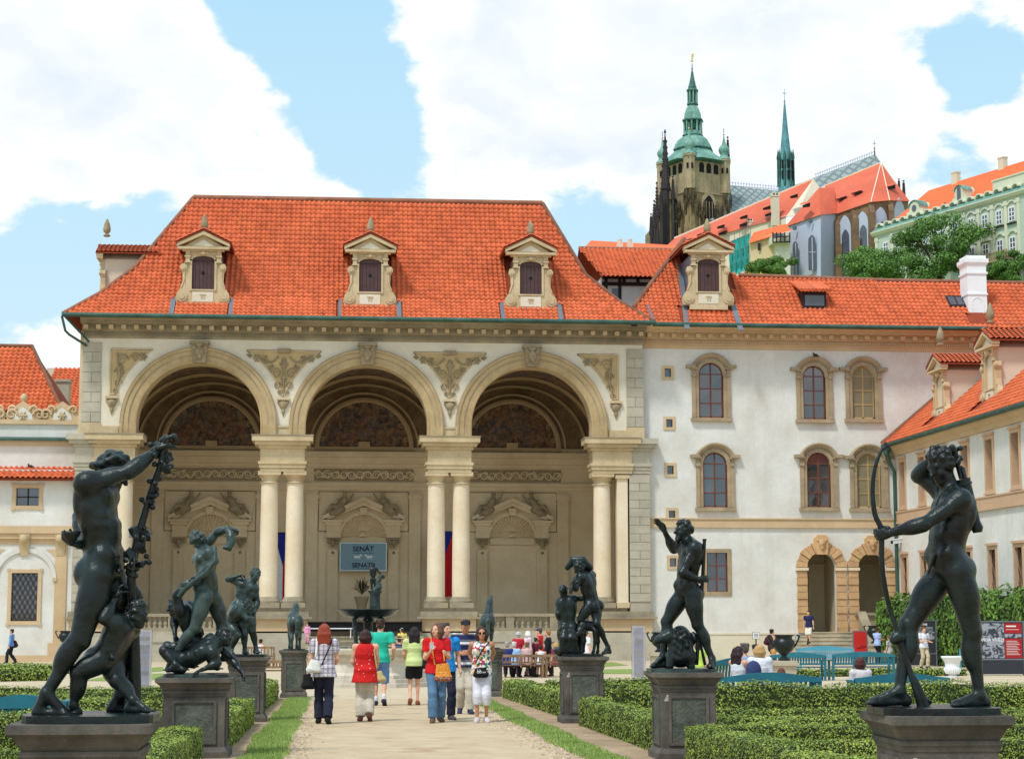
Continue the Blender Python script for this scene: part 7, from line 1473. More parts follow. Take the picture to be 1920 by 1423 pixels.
for(x,y,n,sp)in((310,825,9,.035),(303,868,5,.04),(282,935,12,.035),(262,1000,8,.05),(252,1048,12,.045),(246,1068,8,.04),(290,905,4,.04),(300,850,4,.03)):
 q=V3(A(x,y,-.05))
 for i in range(n):s.ell(q+r.normal(size=3)*sp*.8,(.019,.019,.019),None,.006)
s.build('grapes',M['bronze'],vn,.008)
for(x,y,an)in((309,880,.6),(253,1000,2.6),(272,1005,.4),(262,1030,.8),(312,858,-.3),(245,1040,3.0)):
 q=A(x,y,-.08);b=MB();P_=[(q.x+.05*rr*math.cos(an+t),q.y+.015*math.sin(3*t),q.z+.05*rr*math.sin(an+t))for t,rr in((0,1),(.5,.72),(1.1,.9),(1.8,.62),(3.1,.5),(4.4,.62),(5.1,.9),(5.7,.72))];b.prism(P_,(0,.012,.006));b.build('vine_leaf',M['bronze'],vn)
J=dict(head=A(258,1152,-.05),neck=A(238,1163,0),chest=A(226,1185,0),waist=A(210,1212,0),pelvis=A(199,1232,0),sl=A(218,1170,-.10),sr=A(240,1180,.11),el=A(195,1160,-.16),wl=A(217,1120,-.08),er=A(258,1130,.10),wr=A(246,1085,.02),hl=A(190,1240,-.06),hr=A(212,1240,.07),kl=A(146,1262,-.10),al=A(138,1322,-.08),tl=A(128,1343,-.10),kr=A(219,1275,-.04),ar=A(250,1312,-.08),tr=A(286,1336,-.14))
s=SD(.016);figure(s,J,.70,1.25,face=(.75,-.45,-.25),hup=(.3,-.2,1),seed=9,front=np.array((.6,-.6,0)))
for i in range(10):s.ell(V3(A(205-i*1.5,1232+i*1.0,-.08))+np.random.default_rng(i).normal(size=3)*.02,(.022,.02,.02),None,.006)
h1=SD(.01);wv=V3(J['wl']);hand(h1,wv,np.array((.3,0,.9)),np.array((.8,.1,-.3)),.75,.9,-1);wv=V3(J['wr']);hand(h1,wv,np.array((-.1,-.1,.9)),np.array((-.1,-.9,0)),.8,1.0,1)
fuse('satyr',[(s,.009),(h1,.006)],M['bronze'],st)
# --- the bearded man with a staff
ped,c,w=PED['bearded'];Yc=c.y;A=lambda x,y,d=0.0:W(x,y,Yc+d)
st=thing('bearded_statue','bronze statue of a bearded man with raised hand striding over a beast with a staff','statue',c,GS);base_plate(c,w,st,-.02,.04,'bronze_green',.98,.7)
J=dict(head=A(1281,995,0),neck=A(1292,1013),chest=A(1295,1040),waist=A(1288,1082),pelvis=A(1290,1106),sl=A(1303,1025,-.18),sr=A(1281,1023,.18),el=A(1279,1074,-.26),wl=A(1308,1086,-.16),er=A(1263,1030,.28),wr=A(1246,996,.20),hl=A(1300,1115,-.09),hr=A(1281,1116,.09),kl=A(1308,1171,-.10),al=A(1335,1234,-.10),tl=A(1330,1253,-.26),kr=A(1250,1166,.12),ar=A(1243,1230,.10),tr=A(1217,1252,.04))
s=SD(.02);figure(s,J,1.12,1.16,face=(-.95,-.25,0),hup=(0,0,1),seed=15,beard=True,front=np.array((-1,-.3,0)))
h1=SD(.01);wv=V3(J['wr']);hand(h1,wv,np.array((-.55,0,.8)),np.array((-.6,-.5,-.2)),1.2,.22,1,.25);wv=V3(J['wl']);hand(h1,wv,np.array((.95,-.1,.05)),np.array((.1,.9,.0)),1.15,1.05,-1)
fuse('body',[(s,.0125),(h1,.008)],M['bronze'],st);b=MB();b.tube([A(1321,1011,-.13),A(1318,1075,-.12),A(1313,1144,-.05),A(1306,1246,0)],[.022,.024,.026,.024],8);b.tube([A(1321,1010,-.13),A(1321,1013,-.13)],.028,8);b.tube([A(1312,1200,0),A(1322,1246,.02)],[.018,.02],6);b.build('staff',M['bronze'],st)
s=SD(.04);q=lambda x,y,d=0.0:V3(A(x,y,d));s.ell(q(1276,1205),(.15,.17,.22)).ell(q(1276,1230),(.2,.2,.14)).chain([q(1272,1195,-.05),q(1255,1192,-.1),q(1238,1198,-.12)],[.11,.085,.05]).cone(q(1238,1196,-.12),q(1229,1203,-.12),.045,.03).cone(q(1262,1205,-.1),q(1256,1248,-.12),.06,.05).cone(q(1290,1205,-.1),q(1296,1250,-.12),.06,.05).cone(q(1258,1188,-.1),q(1262,1180,-.12),.03,.012).chain([q(1295,1205),q(1304,1195),q(1300,1186)],[.05,.04,.02])
r=np.random.default_rng(4)
for i in range(40):a=r.random(2);s.ell(q(1262+28*a[0],1182+55*a[1],-.12-.06*r.random()),(.03,.03,.035),None,.01)
s.build('beast',M['bronze'],st,.014)
# --- the couple with a hound
ped,c,w=PED['pair'];Yc=c.y;A=lambda x,y,d=0.0:W(x,y,Yc+d)
st=thing('couple_statue','bronze statue of a seated woman seen from behind and a standing man with a hound','statue',c,GS);base_plate(c,w,st)
J=dict(head=A(1086,1066,-.02),neck=A(1096,1076),chest=A(1101,1092),waist=A(1107,1117),pelvis=A(1112,1133),sl=A(1089,1081,-.14),sr=A(1110,1079,.16),el=A(1079,1103,-.22),wl=A(1073,1095,-.26),er=A(1074,1056,.1),wr=A(1092,1051,.02),hl=A(1106,1137,-.07),hr=A(1118,1137,.08),kl=A(1089,1160,-.06),al=A(1087,1205,.1),tl=A(1078,1224,.05),kr=A(1119,1169,-.1),ar=A(1140,1212,.02),tr=A(1129,1226,-.1))
s=SD(.02);figure(s,J,1.02,1.15,face=(-.8,-.3,-.45),hup=(-.35,-.2,.8),seed=21,front=np.array((-.8,-.5,0)));s.chain([V3(A(1064,1064,.1)),V3(A(1076,1050,.06)),V3(A(1092,1050,0)),V3(A(1106,1064,.05))],[.05,.07,.075,.06])
h1=SD(.01);hand(h1,V3(J['wl']),np.array((.2,-.4,.7)),np.array((.8,.2,0)),1.05,.9,-1);fuse('man',[(s,.014),(h1,.010)],M['bronze'],st)
b=MB();b.tube([A(1082,1075,-.18),A(1074,1093,-.28),A(1070,1112,-.3)],[.016,.022,.03],8);b.build('horn',M['bronze'],st)
J=dict(head=A(1056,1108,-.05),neck=A(1059,1119),chest=A(1062,1136),waist=A(1064,1156),pelvis=A(1064,1173),sl=A(1050,1128,0),sr=A(1074,1123,0),el=A(1046,1150,-.06),wl=A(1051,1168,.1),er=A(1086,1122,.06),wr=A(1100,1121,.0),hl=A(1056,1180),hr=A(1071,1180),kl=A(1052,1196,.16),al=A(1056,1216,.0),tl=A(1060,1224,.1),kr=A(1074,1196,.2),ar=A(1070,1216,.1),tr=A(1068,1225,.16))
s=SD(.02);figure(s,J,1.0,1.12,True,'bun',face=(.35,.85,.2),seed=22,front=np.array((.2,1,0)));h1=SD(.01);hand(h1,V3(J['wr']),np.array((.9,0,.1)),np.array((0,.9,-.3)),.95,.5,1);fuse('woman',[(s,.014),(h1,.01)],M['bronze'],st)
s=SD(.04);q=lambda x,y,d=0.0:V3(A(x,y,d));r=np.random.default_rng(6);s.ell(q(1066,1206),(.17,.17,.2)).ell(q(1062,1220),(.24,.2,.1))
for i in range(16):x=1056+22*r.random();s.chain([q(x,1178+8*r.random(),-.15),q(x+r.normal()*4,1196,-.2),q(x+r.normal()*5,1222,-.16)],[.022,.03,.026])
s.build('drapery',M['bronze'],st,.016)
s=SD(.03);s.cone(q(1092,1172,.0),q(1116,1174,.02),.105,.085).cone(q(1114,1175),q(1119,1180),.08,.07).chain([q(1092,1172,-.05),q(1088,1180,-.12),q(1084,1188,-.18)],[.08,.06,.05]).cone(q(1084,1188,-.18),q(1078,1196,-.2),.045,.03)
for(x,y,d,x2,y2)in((1090,1180,-.07,1089,1224),(1094,1180,.07,1094,1222),(1116,1182,-.07,1113,1223),(1119,1180,.07,1121,1223)):s.chain([q(x,y,d),q((x+x2)/2+1.5,(y+y2)/2,d),q(x2,y2-2,d),q(x2-2,y2,d)],[.055,.032,.024,.024])
s.build('hound',M['bronze'],st,.014)
# --- three struggling figures
ped,c,w=PED['group'];Yc=c.y;A=lambda x,y,d=0.0:W(x,y,Yc+d)
st=thing('struggle_statue','greenish bronze group of a man wrestling a snake above two fallen figures','statue',c,GS);base_plate(c,w,st,0,.04,'bronze_green')
J=dict(head=A(373,1011,.02),neck=A(381,1029),chest=A(383,1055),waist=A(389,1092),pelvis=A(386,1112),sl=A(392,1036,-.17),sr=A(378,1032,.17),el=A(403,1052,-.22),wl=A(358,1092,-.16),er=A(408,998,.10),wr=A(428,990,.0),hl=A(380,1120,-.08),hr=A(399,1120,.09),kl=A(366,1177,-.14),al=A(323,1232,-.12),tl=A(342,1260,-.14),kr=A(417,1172,.12),ar=A(424,1222,.12),tr=A(436,1240,.05))
s=SD(.02);figure(s,J,1.10,1.15,face=(-.1,.5,.6),hup=(-.5,-.4,.6),seed=31,front=np.array((-.6,.8,0)));h1=SD(.01);hand(h1,V3(J['wl']),np.array((-.8,-.1,-.3)),np.array((0,.9,0)),1.1,.95,-1);hand(h1,V3(J['wr']),np.array((.6,-.2,-.1)),np.array((.3,0,-.9)),1.1,.8,1);fuse('standing_man',[(s,.0125),(h1,.009)],M['bronze_green'],st)
b=MB();b.tube([A(426,992,0),A(433,1000,-.05),A(434,1014,-.08),A(428,1028,-.1),A(418,1026,-.12)],[.045,.062,.066,.055,.02],9);b.tube([A(402,1025,-.18),A(404,1050,-.25),A(388,1072,-.26),A(362,1092,-.24),A(345,1106,-.2),A(336,1118,-.16)],[.03,.035,.036,.035,.035,.04],9);b.build('serpent',M['bronze_green'],st)
q=lambda x,y,d=0.0:A(x,y,d)
J=dict(head=q(328,1137,.05),neck=q(340,1143,.08),chest=q(350,1152,.1),waist=q(360,1180,.12),pelvis=q(362,1205,.14),sl=q(338,1146,-.06),sr=q(354,1140,.24),el=q(330,1116,-.1),wl=q(352,1096,-.16),er=q(326,1160,.16),wr=q(328,1190,.0),hl=q(356,1210,.06),hr=q(370,1210,.2),kl=q(325,1215,.0),al=q(352,1240,.05),tl=q(372,1252,.05),kr=q(395,1220,.2),ar=q(400,1245,.25),tr=q(415,1256,.2))
s=SD(.02);figure(s,J,1.04,1.14,face=(-.8,-.4,-.2),hup=(-.4,0,.9),seed=32,front=np.array((-.8,-.5,0)));h1=SD(.01);hand(h1,V3(J['wl']),np.array((.6,-.1,.5)),np.array((0,-.8,-.2)),1.05,.7,1);hand(h1,V3(J['wr']),np.array((.1,-.2,-.9)),np.array((.6,-.3,0)),1.05,.8,-1);fuse('crouching_figure',[(s,.0135),(h1,.009)],M['bronze'],st)
J=dict(head=q(421,1195,-.18),neck=q(408,1203,-.16),chest=q(392,1212,-.14),waist=q(366,1228,-.1),pelvis=q(342,1237,-.06),sl=q(398,1222,-.3),sr=q(402,1202,0),el=q(408,1243,-.32),wl=q(382,1254,-.34),er=q(436,1236,-.1),wr=q(450,1256,-.22),hl=q(336,1240,-.14),hr=q(340,1232,.04),kl=q(308,1220,-.2),al=q(330,1246,-.3),tl=q(352,1258,-.34),kr=q(314,1212,.08),ar=q(326,1246,.1),tr=q(306,1258,.08))
s=SD(.02);figure(s,J,1.04,1.14,face=(.7,-.6,.1),hup=(.2,-.1,.9),seed=33,front=np.array((.1,-1,-.3)));h1=SD(.01);hand(h1,V3(J['wl']),np.array((-.8,-.3,-.3)),np.array((0,0,-1)),1.05,.4,-1);hand(h1,V3(J['wr']),np.array((.5,-.5,-.6)),np.array((-.3,-.3,-.6)),1.05,.35,1);fuse('fallen_figure',[(s,.0135),(h1,.009)],M['bronze'],st)
# --- the two wrestlers
ped,c,w=PED['wrest'];Yc=c.y;A=lambda x,y,d=0.0:W(x,y,Yc+d);q=A
st=thing('wrestlers_statue','bronze group of two wrestling men, one bowed under the other','statue',c,GS);base_plate(c,w,st)
J=dict(head=q(479,1078,-.04),neck=q(470,1089),chest=q(463,1104),waist=q(458,1128),pelvis=q(460,1146),sl=q(450,1092,0),sr=q(477,1102,0),el=q(427,1086,-.04),wl=q(445,1080,-.1),er=q(483,1128,-.02),wr=q(477,1150,-.1),hl=q(453,1152),hr=q(469,1152),kl=q(458,1188,-.12),al=q(459,1217,0),tl=q(463,1226,-.14),kr=q(473,1184,-.06),ar=q(480,1214,0),tr=q(486,1225,-.12))
s=SD(.02);figure(s,J,1.02,1.15,face=(.5,-.7,-.35),hup=(.2,0,1),seed=41,front=np.array((.1,-1,0)));h1=SD(.01);hand(h1,V3(J['wl']),np.array((.8,-.1,.2)),np.array((0,0,-1)),1.0,.8,1);fuse('upright_man',[(s,.014),(h1,.011)],M['bronze_green'],st)
J=dict(head=q(463,1136,-.3),neck=q(454,1140,-.26),chest=q(445,1142,-.2),waist=q(437,1156,-.08),pelvis=q(432,1170,0),sl=q(448,1146,-.32),sr=q(444,1134,-.04),el=q(464,1160,-.34),wl=q(474,1158,-.2),er=q(460,1142,.0),wr=q(474,1146,.06),hl=q(430,1174,-.08),hr=q(436,1172,.1),kl=q(446,1190,-.22),al=q(434,1216,-.1),tl=q(436,1226,-.22),kr=q(438,1196,.1),ar=q(430,1216,.16),tr=q(424,1226,.1))
s=SD(.02);figure(s,J,1.02,1.15,face=(.7,-.5,-.4),hup=(.5,0,.7),seed=42,front=np.array((.6,-.3,-.7)));s.build('bowed_man',M['bronze_green'],st,.014)
# --- the two horses seen from behind
def horse(key,label,turn,headup):
 ped,c,w=PED[key];st=thing('horse_statue',label,'statue',c,GS);base_plate(c,w,st,0,.03,'bronze_green',.75,.8);s=SD(.05);k=.62
 Q=lambda x,y,z:np.array((c.x+(x*math.cos(turn)-y*math.sin(turn))*k,c.y+(x*math.sin(turn)+y*math.cos(turn))*k,c.z+.03+z*k))
 s.ell(Q(0,-.42,1.05),(.27*k,.34*k,.30*k)).ell(Q(0,.05,1.05),(.26*k,.5*k,.28*k)).ell(Q(0,.45,1.08),(.23*k,.28*k,.32*k))
 for sx in(-1,1):
  s.ell(Q(sx*.12,-.52,1.05),(.16*k,.22*k,.27*k));s.chain([Q(sx*.15,-.55,.95),Q(sx*.15,-.42,.66),Q(sx*.15,-.60,.42),Q(sx*.15,-.56,.12),Q(sx*.15,-.50,.02)],[.15*k,.10*k,.062*k,.045*k,.065*k]);s.chain([Q(sx*.14,.5,.95),Q(sx*.14,.52,.62),Q(sx*.14,.50,.5),Q(sx*.14,.50,.12),Q(sx*.14,.54,.02)],[.12*k,.07*k,.058*k,.042*k,.06*k])
 hx=.10 if headup else .12;nk=[Q(0,.5,1.2),Q(.03,.68,1.5),Q(.06,.74,1.78)]if headup else[Q(0,.5,1.2),Q(.05,.72,1.42),Q(.12,.85,1.62)]
 s.chain(nk,[.23*k,.16*k,.12*k]);e=nk[-1];hd=e+(np.array((.08,.16,.26))if headup else np.array((.10,.22,-.10)))*k*1.0;s.cone(e,hd,.115*k,.06*k)
 for sx in(-1,1):s.cone(e+np.array((sx*.05*k,-.02*k,.10*k)),e+np.array((sx*.06*k,-.02*k,.20*k)),.03*k,.008*k)
 for t in range(7):s.ell(nk[0]+(nk[2]-nk[0])*t/6+np.array((0,-.12*k,.08*k)),(.03*k,.06*k,.08*k),None,.02)
 s.chain([Q(0,-.72,1.2),Q(.02,-.86,1.05),Q(.02,-.84,.6),Q(0,-.8,.42)],[.05*k,.085*k,.08*k,.03*k]);s.build('horse',M['bronze_green'],st,.016)
horse('horse_l','bronze horse seen from behind on the left pedestal before the fountain',.12,False)
horse('horse_r','bronze horse with its head thrown up on the right pedestal before the fountain',-.1,True)
# ------------------------------------------------------------------ people
def ik(a,b,l1,l2,pole):
 a,b=np.array(a,float),np.array(b,float);d=b-a;D=min(np.linalg.norm(d),(l1+l2)*.999);u=unit(d);x=(l1*l1-l2*l2+D*D)/(2*D);h=math.sqrt(max(l1*l1-x*x,0));p=np.array(pole,float);p=unit(p-u*np.dot(p,u));return a+u*x+p*h
CM={}
def cloth(rgb,pat=None,rough=.9):
 key=(tuple(rgb),pat)
 if key not in CM:
  def fn(n,l,mixc,cur):
   geo=n.new('ShaderNodeNewGeometry');sp=n.new('ShaderNodeSeparateXYZ');l.new(geo.outputs['Position'],sp.inputs[0]);X,Z=sp.outputs[0],sp.outputs[2]
   band=lambda v,f,w,o=0.0:nm(n,l,'LESS_THAN',nm(n,l,'FRACT',nm(n,l,'ADD',nm(n,l,'MULTIPLY',v,f),o)),w)
   if pat=='plaid':
    for v,f,w,o in((X,13,.35,0),(Z,13,.35,.2)):cur=mixc(nm(n,l,'MULTIPLY',band(v,f,w,o),.55),cur,srgb(96,100,120))
    for v in(X,Z):cur=mixc(nm(n,l,'MULTIPLY',band(v,26,.12,.1),.6),cur,srgb(200,120,130))
    return cur
   if pat=='stripes':return mixc(band(Z,5.2,.22,.45),mixc(band(Z,5.2,.45,0),cur,srgb(38,42,78)),srgb(226,224,226))
   if pat=='stripes2':return mixc(band(Z,16,.5),cur,srgb(232,232,240))
   if pat in('floral','fleck','crochet'):
    v=n.new('ShaderNodeTexVoronoi');v.inputs['Scale'].default_value=26 if pat=='floral' else 15 if pat=='fleck' else 48;l.new(geo.outputs['Position'],v.inputs['Vector'])
    if pat=='crochet':return mixc(nm(n,l,'LESS_THAN',v.outputs['Distance'],.28),mixc(nm(n,l,'LESS_THAN',Z,ZB[0]),cur,srgb(140,84,70)),srgb(246,214,150))
    if pat=='fleck':return mixc(nm(n,l,'LESS_THAN',v.outputs['Distance'],.13),cur,srgb(240,220,214))
    sv=n.new('ShaderNodeSeparateColor');l.new(v.outputs['Color'],sv.inputs[0])
    for th,c in((.25,srgb(196,60,84)),(.5,srgb(70,130,90)),(.66,srgb(60,70,130)),(.76,srgb(230,170,80))):cur=mixc(nm(n,l,'GREATER_THAN',sv.outputs[0],th),cur,c)if th==.25 else mixc(nm(n,l,'MULTIPLY',nm(n,l,'GREATER_THAN',sv.outputs[0],th),nm(n,l,'LESS_THAN',sv.outputs[0],th+.12)),cur,c)
    return mixc(nm(n,l,'GREATER_THAN',sv.outputs[1],.62),cur,srgb(238,234,226))
   return cur
  CM[key]=mat('cloth',srgb(*rgb),rough,.14,6,None,.5,60,.7,15,wave=fn if pat else None)
 return CM[key]
ZB=[0.0]
SKIN=mat('skin',srgb(226,176,146),.55,.06,4,srgb(214,152,124),.5,20);SKIN2=mat('tanned_skin',srgb(196,138,106),.55,.06,4,None,.5,20)
HAIR={}
def person(label,x,y,h=1.7,a=0.0,top=(200,60,60),sl=.5,pat=None,bot='trousers',bc=(60,60,80),sh=(50,40,40),hair='short',hc=(70,50,40),cap=None,L=(.12,0),R=(-.12,0),aL=None,aR=None,seat=0.0,look=0.0,nod=0.0,fem=True,fine=True,skin=None,group='visitors in the garden',w=1.0,z=None,lean=0.0,glasses=False,socks=None,hem=-.09):
 k=h/1.72;zg=gz(y)if z is None else z;fw=np.array((math.sin(a),math.cos(a),0));rt=np.array((math.cos(a),-math.sin(a),0));up=np.array((0,0,1.0));o=np.array((x,y,zg))
 Q=lambda r,f,u:o+(rt*r+fw*f)*k+up*u*k
 t=thing('person',label,'person',(x,y,zg),group);vx=.014 if fine else .024;sk=skin or SKIN
 if seat:pz=seat/k+.09;lf=-.08
 else:pz=.925-.10*max(abs(L[0]),abs(R[0]))**1.6*1.6;lf=0
 b0=pz-.92;sw=.175*w if fem else .20*w;ln=lean
 J=dict(pelvis=Q(0,0,.95+b0),waist=Q(0,.01+ln*.3,1.09+b0),chest=Q(0,.0+ln*.8,1.29+b0),neck=Q(0,-.01+ln,1.455+b0),head=Q(0,.025+ln*1.2+nod*.06,1.605+b0-nod*.02),sl=Q(-sw,-.01+ln*.9,1.405+b0),sr=Q(sw,-.01+ln*.9,1.405+b0),hl=Q(-.088,0,.90+b0),hr=Q(.088,0,.90+b0))
 for s,sg,P_ in(('l',-1,L),('r',1,R)):
  if seat:J['k'+s]=Q(sg*.11,.44,pz-.02);J['a'+s]=Q(sg*.12,.46+P_[0]*.5,.09)
  else:J['a'+s]=Q(sg*.085,P_[0],.085+P_[1]);J['k'+s]=ik(J['h'+s],J['a'+s],.425*k,.425*k,fw)
  an=J['a'+s];tilt=P_[1]*1.6;J['t'+s]=an+(fw*(.185-.3*P_[1])+rt*sg*.03)*k-up*(.06+tilt*.9)*k*(1 if not seat else 1)
 for s,sg,tg in(('l',-1,aL),('r',1,aR)):
  wr=Q(sg*(sw+.07),.05-(.14 if s=='l' else-.1)*0,.86+b0)if tg is None else Q(tg[0],tg[1],tg[2]+b0);J['w'+s]=wr;J['e'+s]=ik(J['s'+s],wr,.285*k,.265*k,-fw*.9+rt*sg*.28-up*.4)
 fd=fw*math.cos(look)+rt*math.sin(look)-up*nod*.7
 s=SD(.02);m=(.92 if fem else 1.0)
 lat,fr,up3=torso(s,J['neck'],J['chest'],J['waist'],J['pelvis'],J['sl'],J['sr'],J['hl'],J['hr'],k*.97,.94 if fem else 1.0,True if fem else False,fw)if False else(rt,fw,up)
 s.cone(J['pelvis'],J['chest'],.11*k,.11*k);s.cone(J['neck']-up*.05*k,J['head']-up*.04*k,.058*k,.052*k);s.cone(J['sl'],J['sr'],.05*k,.05*k);s.cone(J['neck']-up*.03*k,J['sl'],.05*k,.045*k);s.cone(J['neck']-up*.03*k,J['sr'],.05*k,.045*k);s.ell(J['chest'],(.13*k,.095*k,.16*k),np.stack([rt,fw,up],1))
 head(s,J['head'],fd,up,k,'none',0)
 hs=SD(.01)
 for q in 'lr':
  limb_arm(s,J['s'+q],J['e'+q],J['w'+q],k*.92*w**.5,m);limb_leg(s,J['h'+q],J['k'+q],J['a'+q],k*.92,m)
  d=unit(J['w'+q]-J['e'+q]);ins=-rt*(-1 if q=='l' else 1)
  if fine:hand(hs,J['w'+q],unit(d+(up*.3 if aL is not None and q=='l' or aR is not None and q=='r' else 0)),ins+up*.2+fw*.1,k*.92,.5,1 if q=='r' else-1)
  else:s.ell(J['w'+q]+d*.07*k,(.035*k,.028*k,.06*k),_rotcols(d))
 parts=[(s,vx)]+([(hs,.008)]if fine else[])
 fuse('body',parts,sk,t)
 # --- shoes
 for q,sg in(('l',-1),('r',1)):
  s=SD(.02);an=J['a'+q];tp=J['t'+q];f=unit(tp-an);ff=unit((tp-an)*np.array((1,1,0))+1e-6);dn=unit(np.cross(np.cross(f,up),f));
  s.cone(an-up*.02*k,tp-ff*.06*k+up*.005,.048*k,.042*k).cone(an-ff*.045*k-up*.035*k,an-up*.03*k,.046*k,.05*k).cone(tp-ff*.10*k,tp-ff*.015*k+up*.0,.046*k,.034*k);s.build('shoe',cloth(sh),t,vx)
  if socks:s=SD(.01);s.cone(an-up*.01,an+up*.07*k,.047*k,.047*k);s.build('sock',cloth(socks),t,vx)
 # --- lower garment
 s=SD(.04);e_=.74;pel=J['pelvis'];g=w
 if bot=='skirt':s.flat(pel+up*.10*k,pel-up*.06*k,.150*k*g,.178*k*g,.02,e_,fw);s.flat(pel-up*.05*k,pel-up*.36*k,.178*k*g,.20*k*g,.02,e_,fw)
 else:
  s.ell(pel+up*.0*k,(.172*k*g,.128*k*g,.125*k),np.stack([rt,fw,up],1));s.flat(pel+up*.12*k,pel,.150*k*g,.165*k*g,.03,e_,fw)
  for q in 'lr':
   hp,kn,an=J['h'+q],J['k'+q],J['a'+q];s.cone(hp,kn,.105*k*g,.076*k*g)
   s.ell(hp-fw*.035*k-up*.04*k,(.09*k*g,.10*k*g,.10*k),None)
   if bot=='trousers':s.cone(kn,kn+(an-kn)*.5,.076*k*g,.074*k*g,.04*k);s.flat(kn+(an-kn)*.3,an+(kn-an)*.02,.074*k*g,.082*k*g,.05)
   elif bot=='capri':s.cone(kn,kn+(an-kn)*.25,.074*k*g,.070*k*g,.04*k);s.flat(kn+(an-kn)*.1,kn+(an-kn)*.42,.072*k*g,.068*k*g,.05)
   elif bot=='shorts':s.flat(hp+(kn-hp)*.5,kn+(an-kn)*.12,.098*k*g,.094*k*g,.03)
   elif bot=='hot':s.flat(hp+(kn-hp)*.2,hp+(kn-hp)*.72,.108*k*g,.104*k*g,.03);
  if bot=='hot':s.P=[p for p in s.P if not(p[0]=='c' and p[4]<.08*k*g)]
 s.build('trousers' if bot!='skirt' else 'skirt',cloth(bc),t,vx)
 # --- upper garment
 s=SD(.04);ch=J['chest'];pass
 s.flat(J['waist']+up*.02,pel+up*hem*k,.152*k*g,(.214 if hem>-.1 else .236)*k*g,.04,.80,fw);s.ell(pel+up*.02*k-fw*.02*k,(.182*k*g,.155*k*g,.10*k),np.stack([rt,fw,up],1));s.flat(ch-up*.02*k,J['waist']-up*.02*k,.166*k*g,.150*k*g,.05,.76,fw);s.ell(ch+up*.02*k,(.172*k*g,.128*k*g,.17*k),np.stack([rt,fw,up],1))
 if fem:
  for sg in(-1,1):s.ell(ch+fw*.085*k+rt*sg*.072*k,(.068*k,.06*k,.066*k),None)
 nk=J['neck']-up*.055*k
 for q,sg in(('l',-1),('r',1)):
  sh_,el,wr=J['s'+q],J['e'+q],J['w'+q];s.cone(nk,sh_-up*.005*k if sl else sh_*.75+nk*.25,.056*k,.058*k if sl else .05*k)
  if sl:s.ell(sh_,(.068*k,.068*k,.068*k))
  if sl==.5:s.flat(sh_,sh_+(el-sh_)*.62,.070*k*g,.070*k*g,.03)
  if sl==1:s.cone(sh_,el,.066*k,.058*k);s.flat(el-(wr-el)*.05,wr-(wr-el)*.04,.057*k,.048*k,.02)
 s.build('top',cloth(top,pat),t,vx)
 # --- hair, hats, glasses
 R_=np.stack([np.cross(up,-unit(fd*np.array((1,1,0))))*-1,unit(fd*np.array((1,1,0))),up],1);R_[:,0]=np.cross(R_[:,1],up);hq=lambda p,f,u:J['head']+(R_[:,0]*p+R_[:,1]*f+up*u)*k
 if hair and hair!='bald':
  s=SD(.02);s.ell(hq(0,-.026,.036),(.084*k,.098*k,.094*k),R_)
  if hair=='bob':
   for i in range(9):an_=-PI*.12+PI*1.24*i/8;s.chain([hq(math.cos(an_)*.068,-.02-math.sin(an_)*.07,.05),hq(math.cos(an_)*.092,-.015-math.sin(an_)*.088,-.04),hq(math.cos(an_)*.080,-.01-math.sin(an_)*.075,-.115)],[.034*k,.036*k,.026*k])
  if hair in('long','pony'):
   for i in range(7 if hair=='long' else 3):p=(i-(3 if hair=='long' else 1))/3*(.075 if hair=='long' else .04);s.chain([hq(p*.8,-.085,.05),hq(p*1.1,-.105,-.06),hq(p*1.15,-.10,-.20),hq(p*.8+.01*math.sin(i*2),-.09-.01*(i%2),-.33-.04*((i*7)%3))],[.036*k,.040*k,.036*k,.018*k])
   for sg in(-1,1):s.chain([hq(sg*.07,.0,.06),hq(sg*.088,-.03,-.03),hq(sg*.08,-.07,-.12)],[.024*k,.026*k,.02*k])
  if hair=='short':s.ell(hq(0,-.055,-.02),(.072*k,.06*k,.062*k),R_);[s.ell(hq(.07*math.cos(i*1.9),-.03+.075*math.sin(i*1.9),.085+.02*math.sin(i*3.3)),(.03*k,.03*k,.026*k))for i in range(9)]
  s.sub.append(('e',hq(0,.075,-.022),np.array((.060,.055,.078))*k,R_,None,.012));
  s.build('hair',cloth(hc,None,.55),t,min(vx,.018))
 if cap:
  s=SD(.012);s.ell(hq(0,-.012,.062),(.088*k,.104*k,.072*k),R_);s.flat(hq(0,.09,.052),hq(0,.165,.035),.07*k,.06*k,.02,.16,up)if cap[1]=='cap' else s.flat(hq(0,0,.045),hq(0,0,.03),.15*k,.165*k,.01,1.0,fw);s.build('cap' if cap[1]=='cap' else 'hat',cloth(cap[0]),t,min(vx,.016))
 if fine:
  e=SD(.004)
  for sg in(-1,1):e.ell(hq(sg*.031,.079,.004),(.0105*k,.006*k,.006*k),R_);e.cone(hq(sg*.046,.073,.024),hq(sg*.016,.084,.026),.0045*k,.0045*k)
  e.build('eyes',cloth((48,34,28)),t,.0045);s=SD(.004);s.ell(hq(0,.090,-.058),(.022*k,.007*k,.0065*k),R_);s.build('lips',cloth((176,92,84)),t,.0045)
  if glasses:
   s=SD(.004)
   for sg in(-1,1):s.ell(hq(sg*.034,.086,.003),(.028*k,.010*k,.022*k),R_);s.cone(hq(sg*.06,.075,.008),hq(sg*.082,-.01,.006),.004*k,.004*k)
   s.cone(hq(-.015,.092,.008),hq(.015,.092,.008),.004*k,.004*k);s.build('sunglasses',cloth((24,22,24),None,.2),t,.0055)
 return t,J,Q,(rt,fw,up,k)
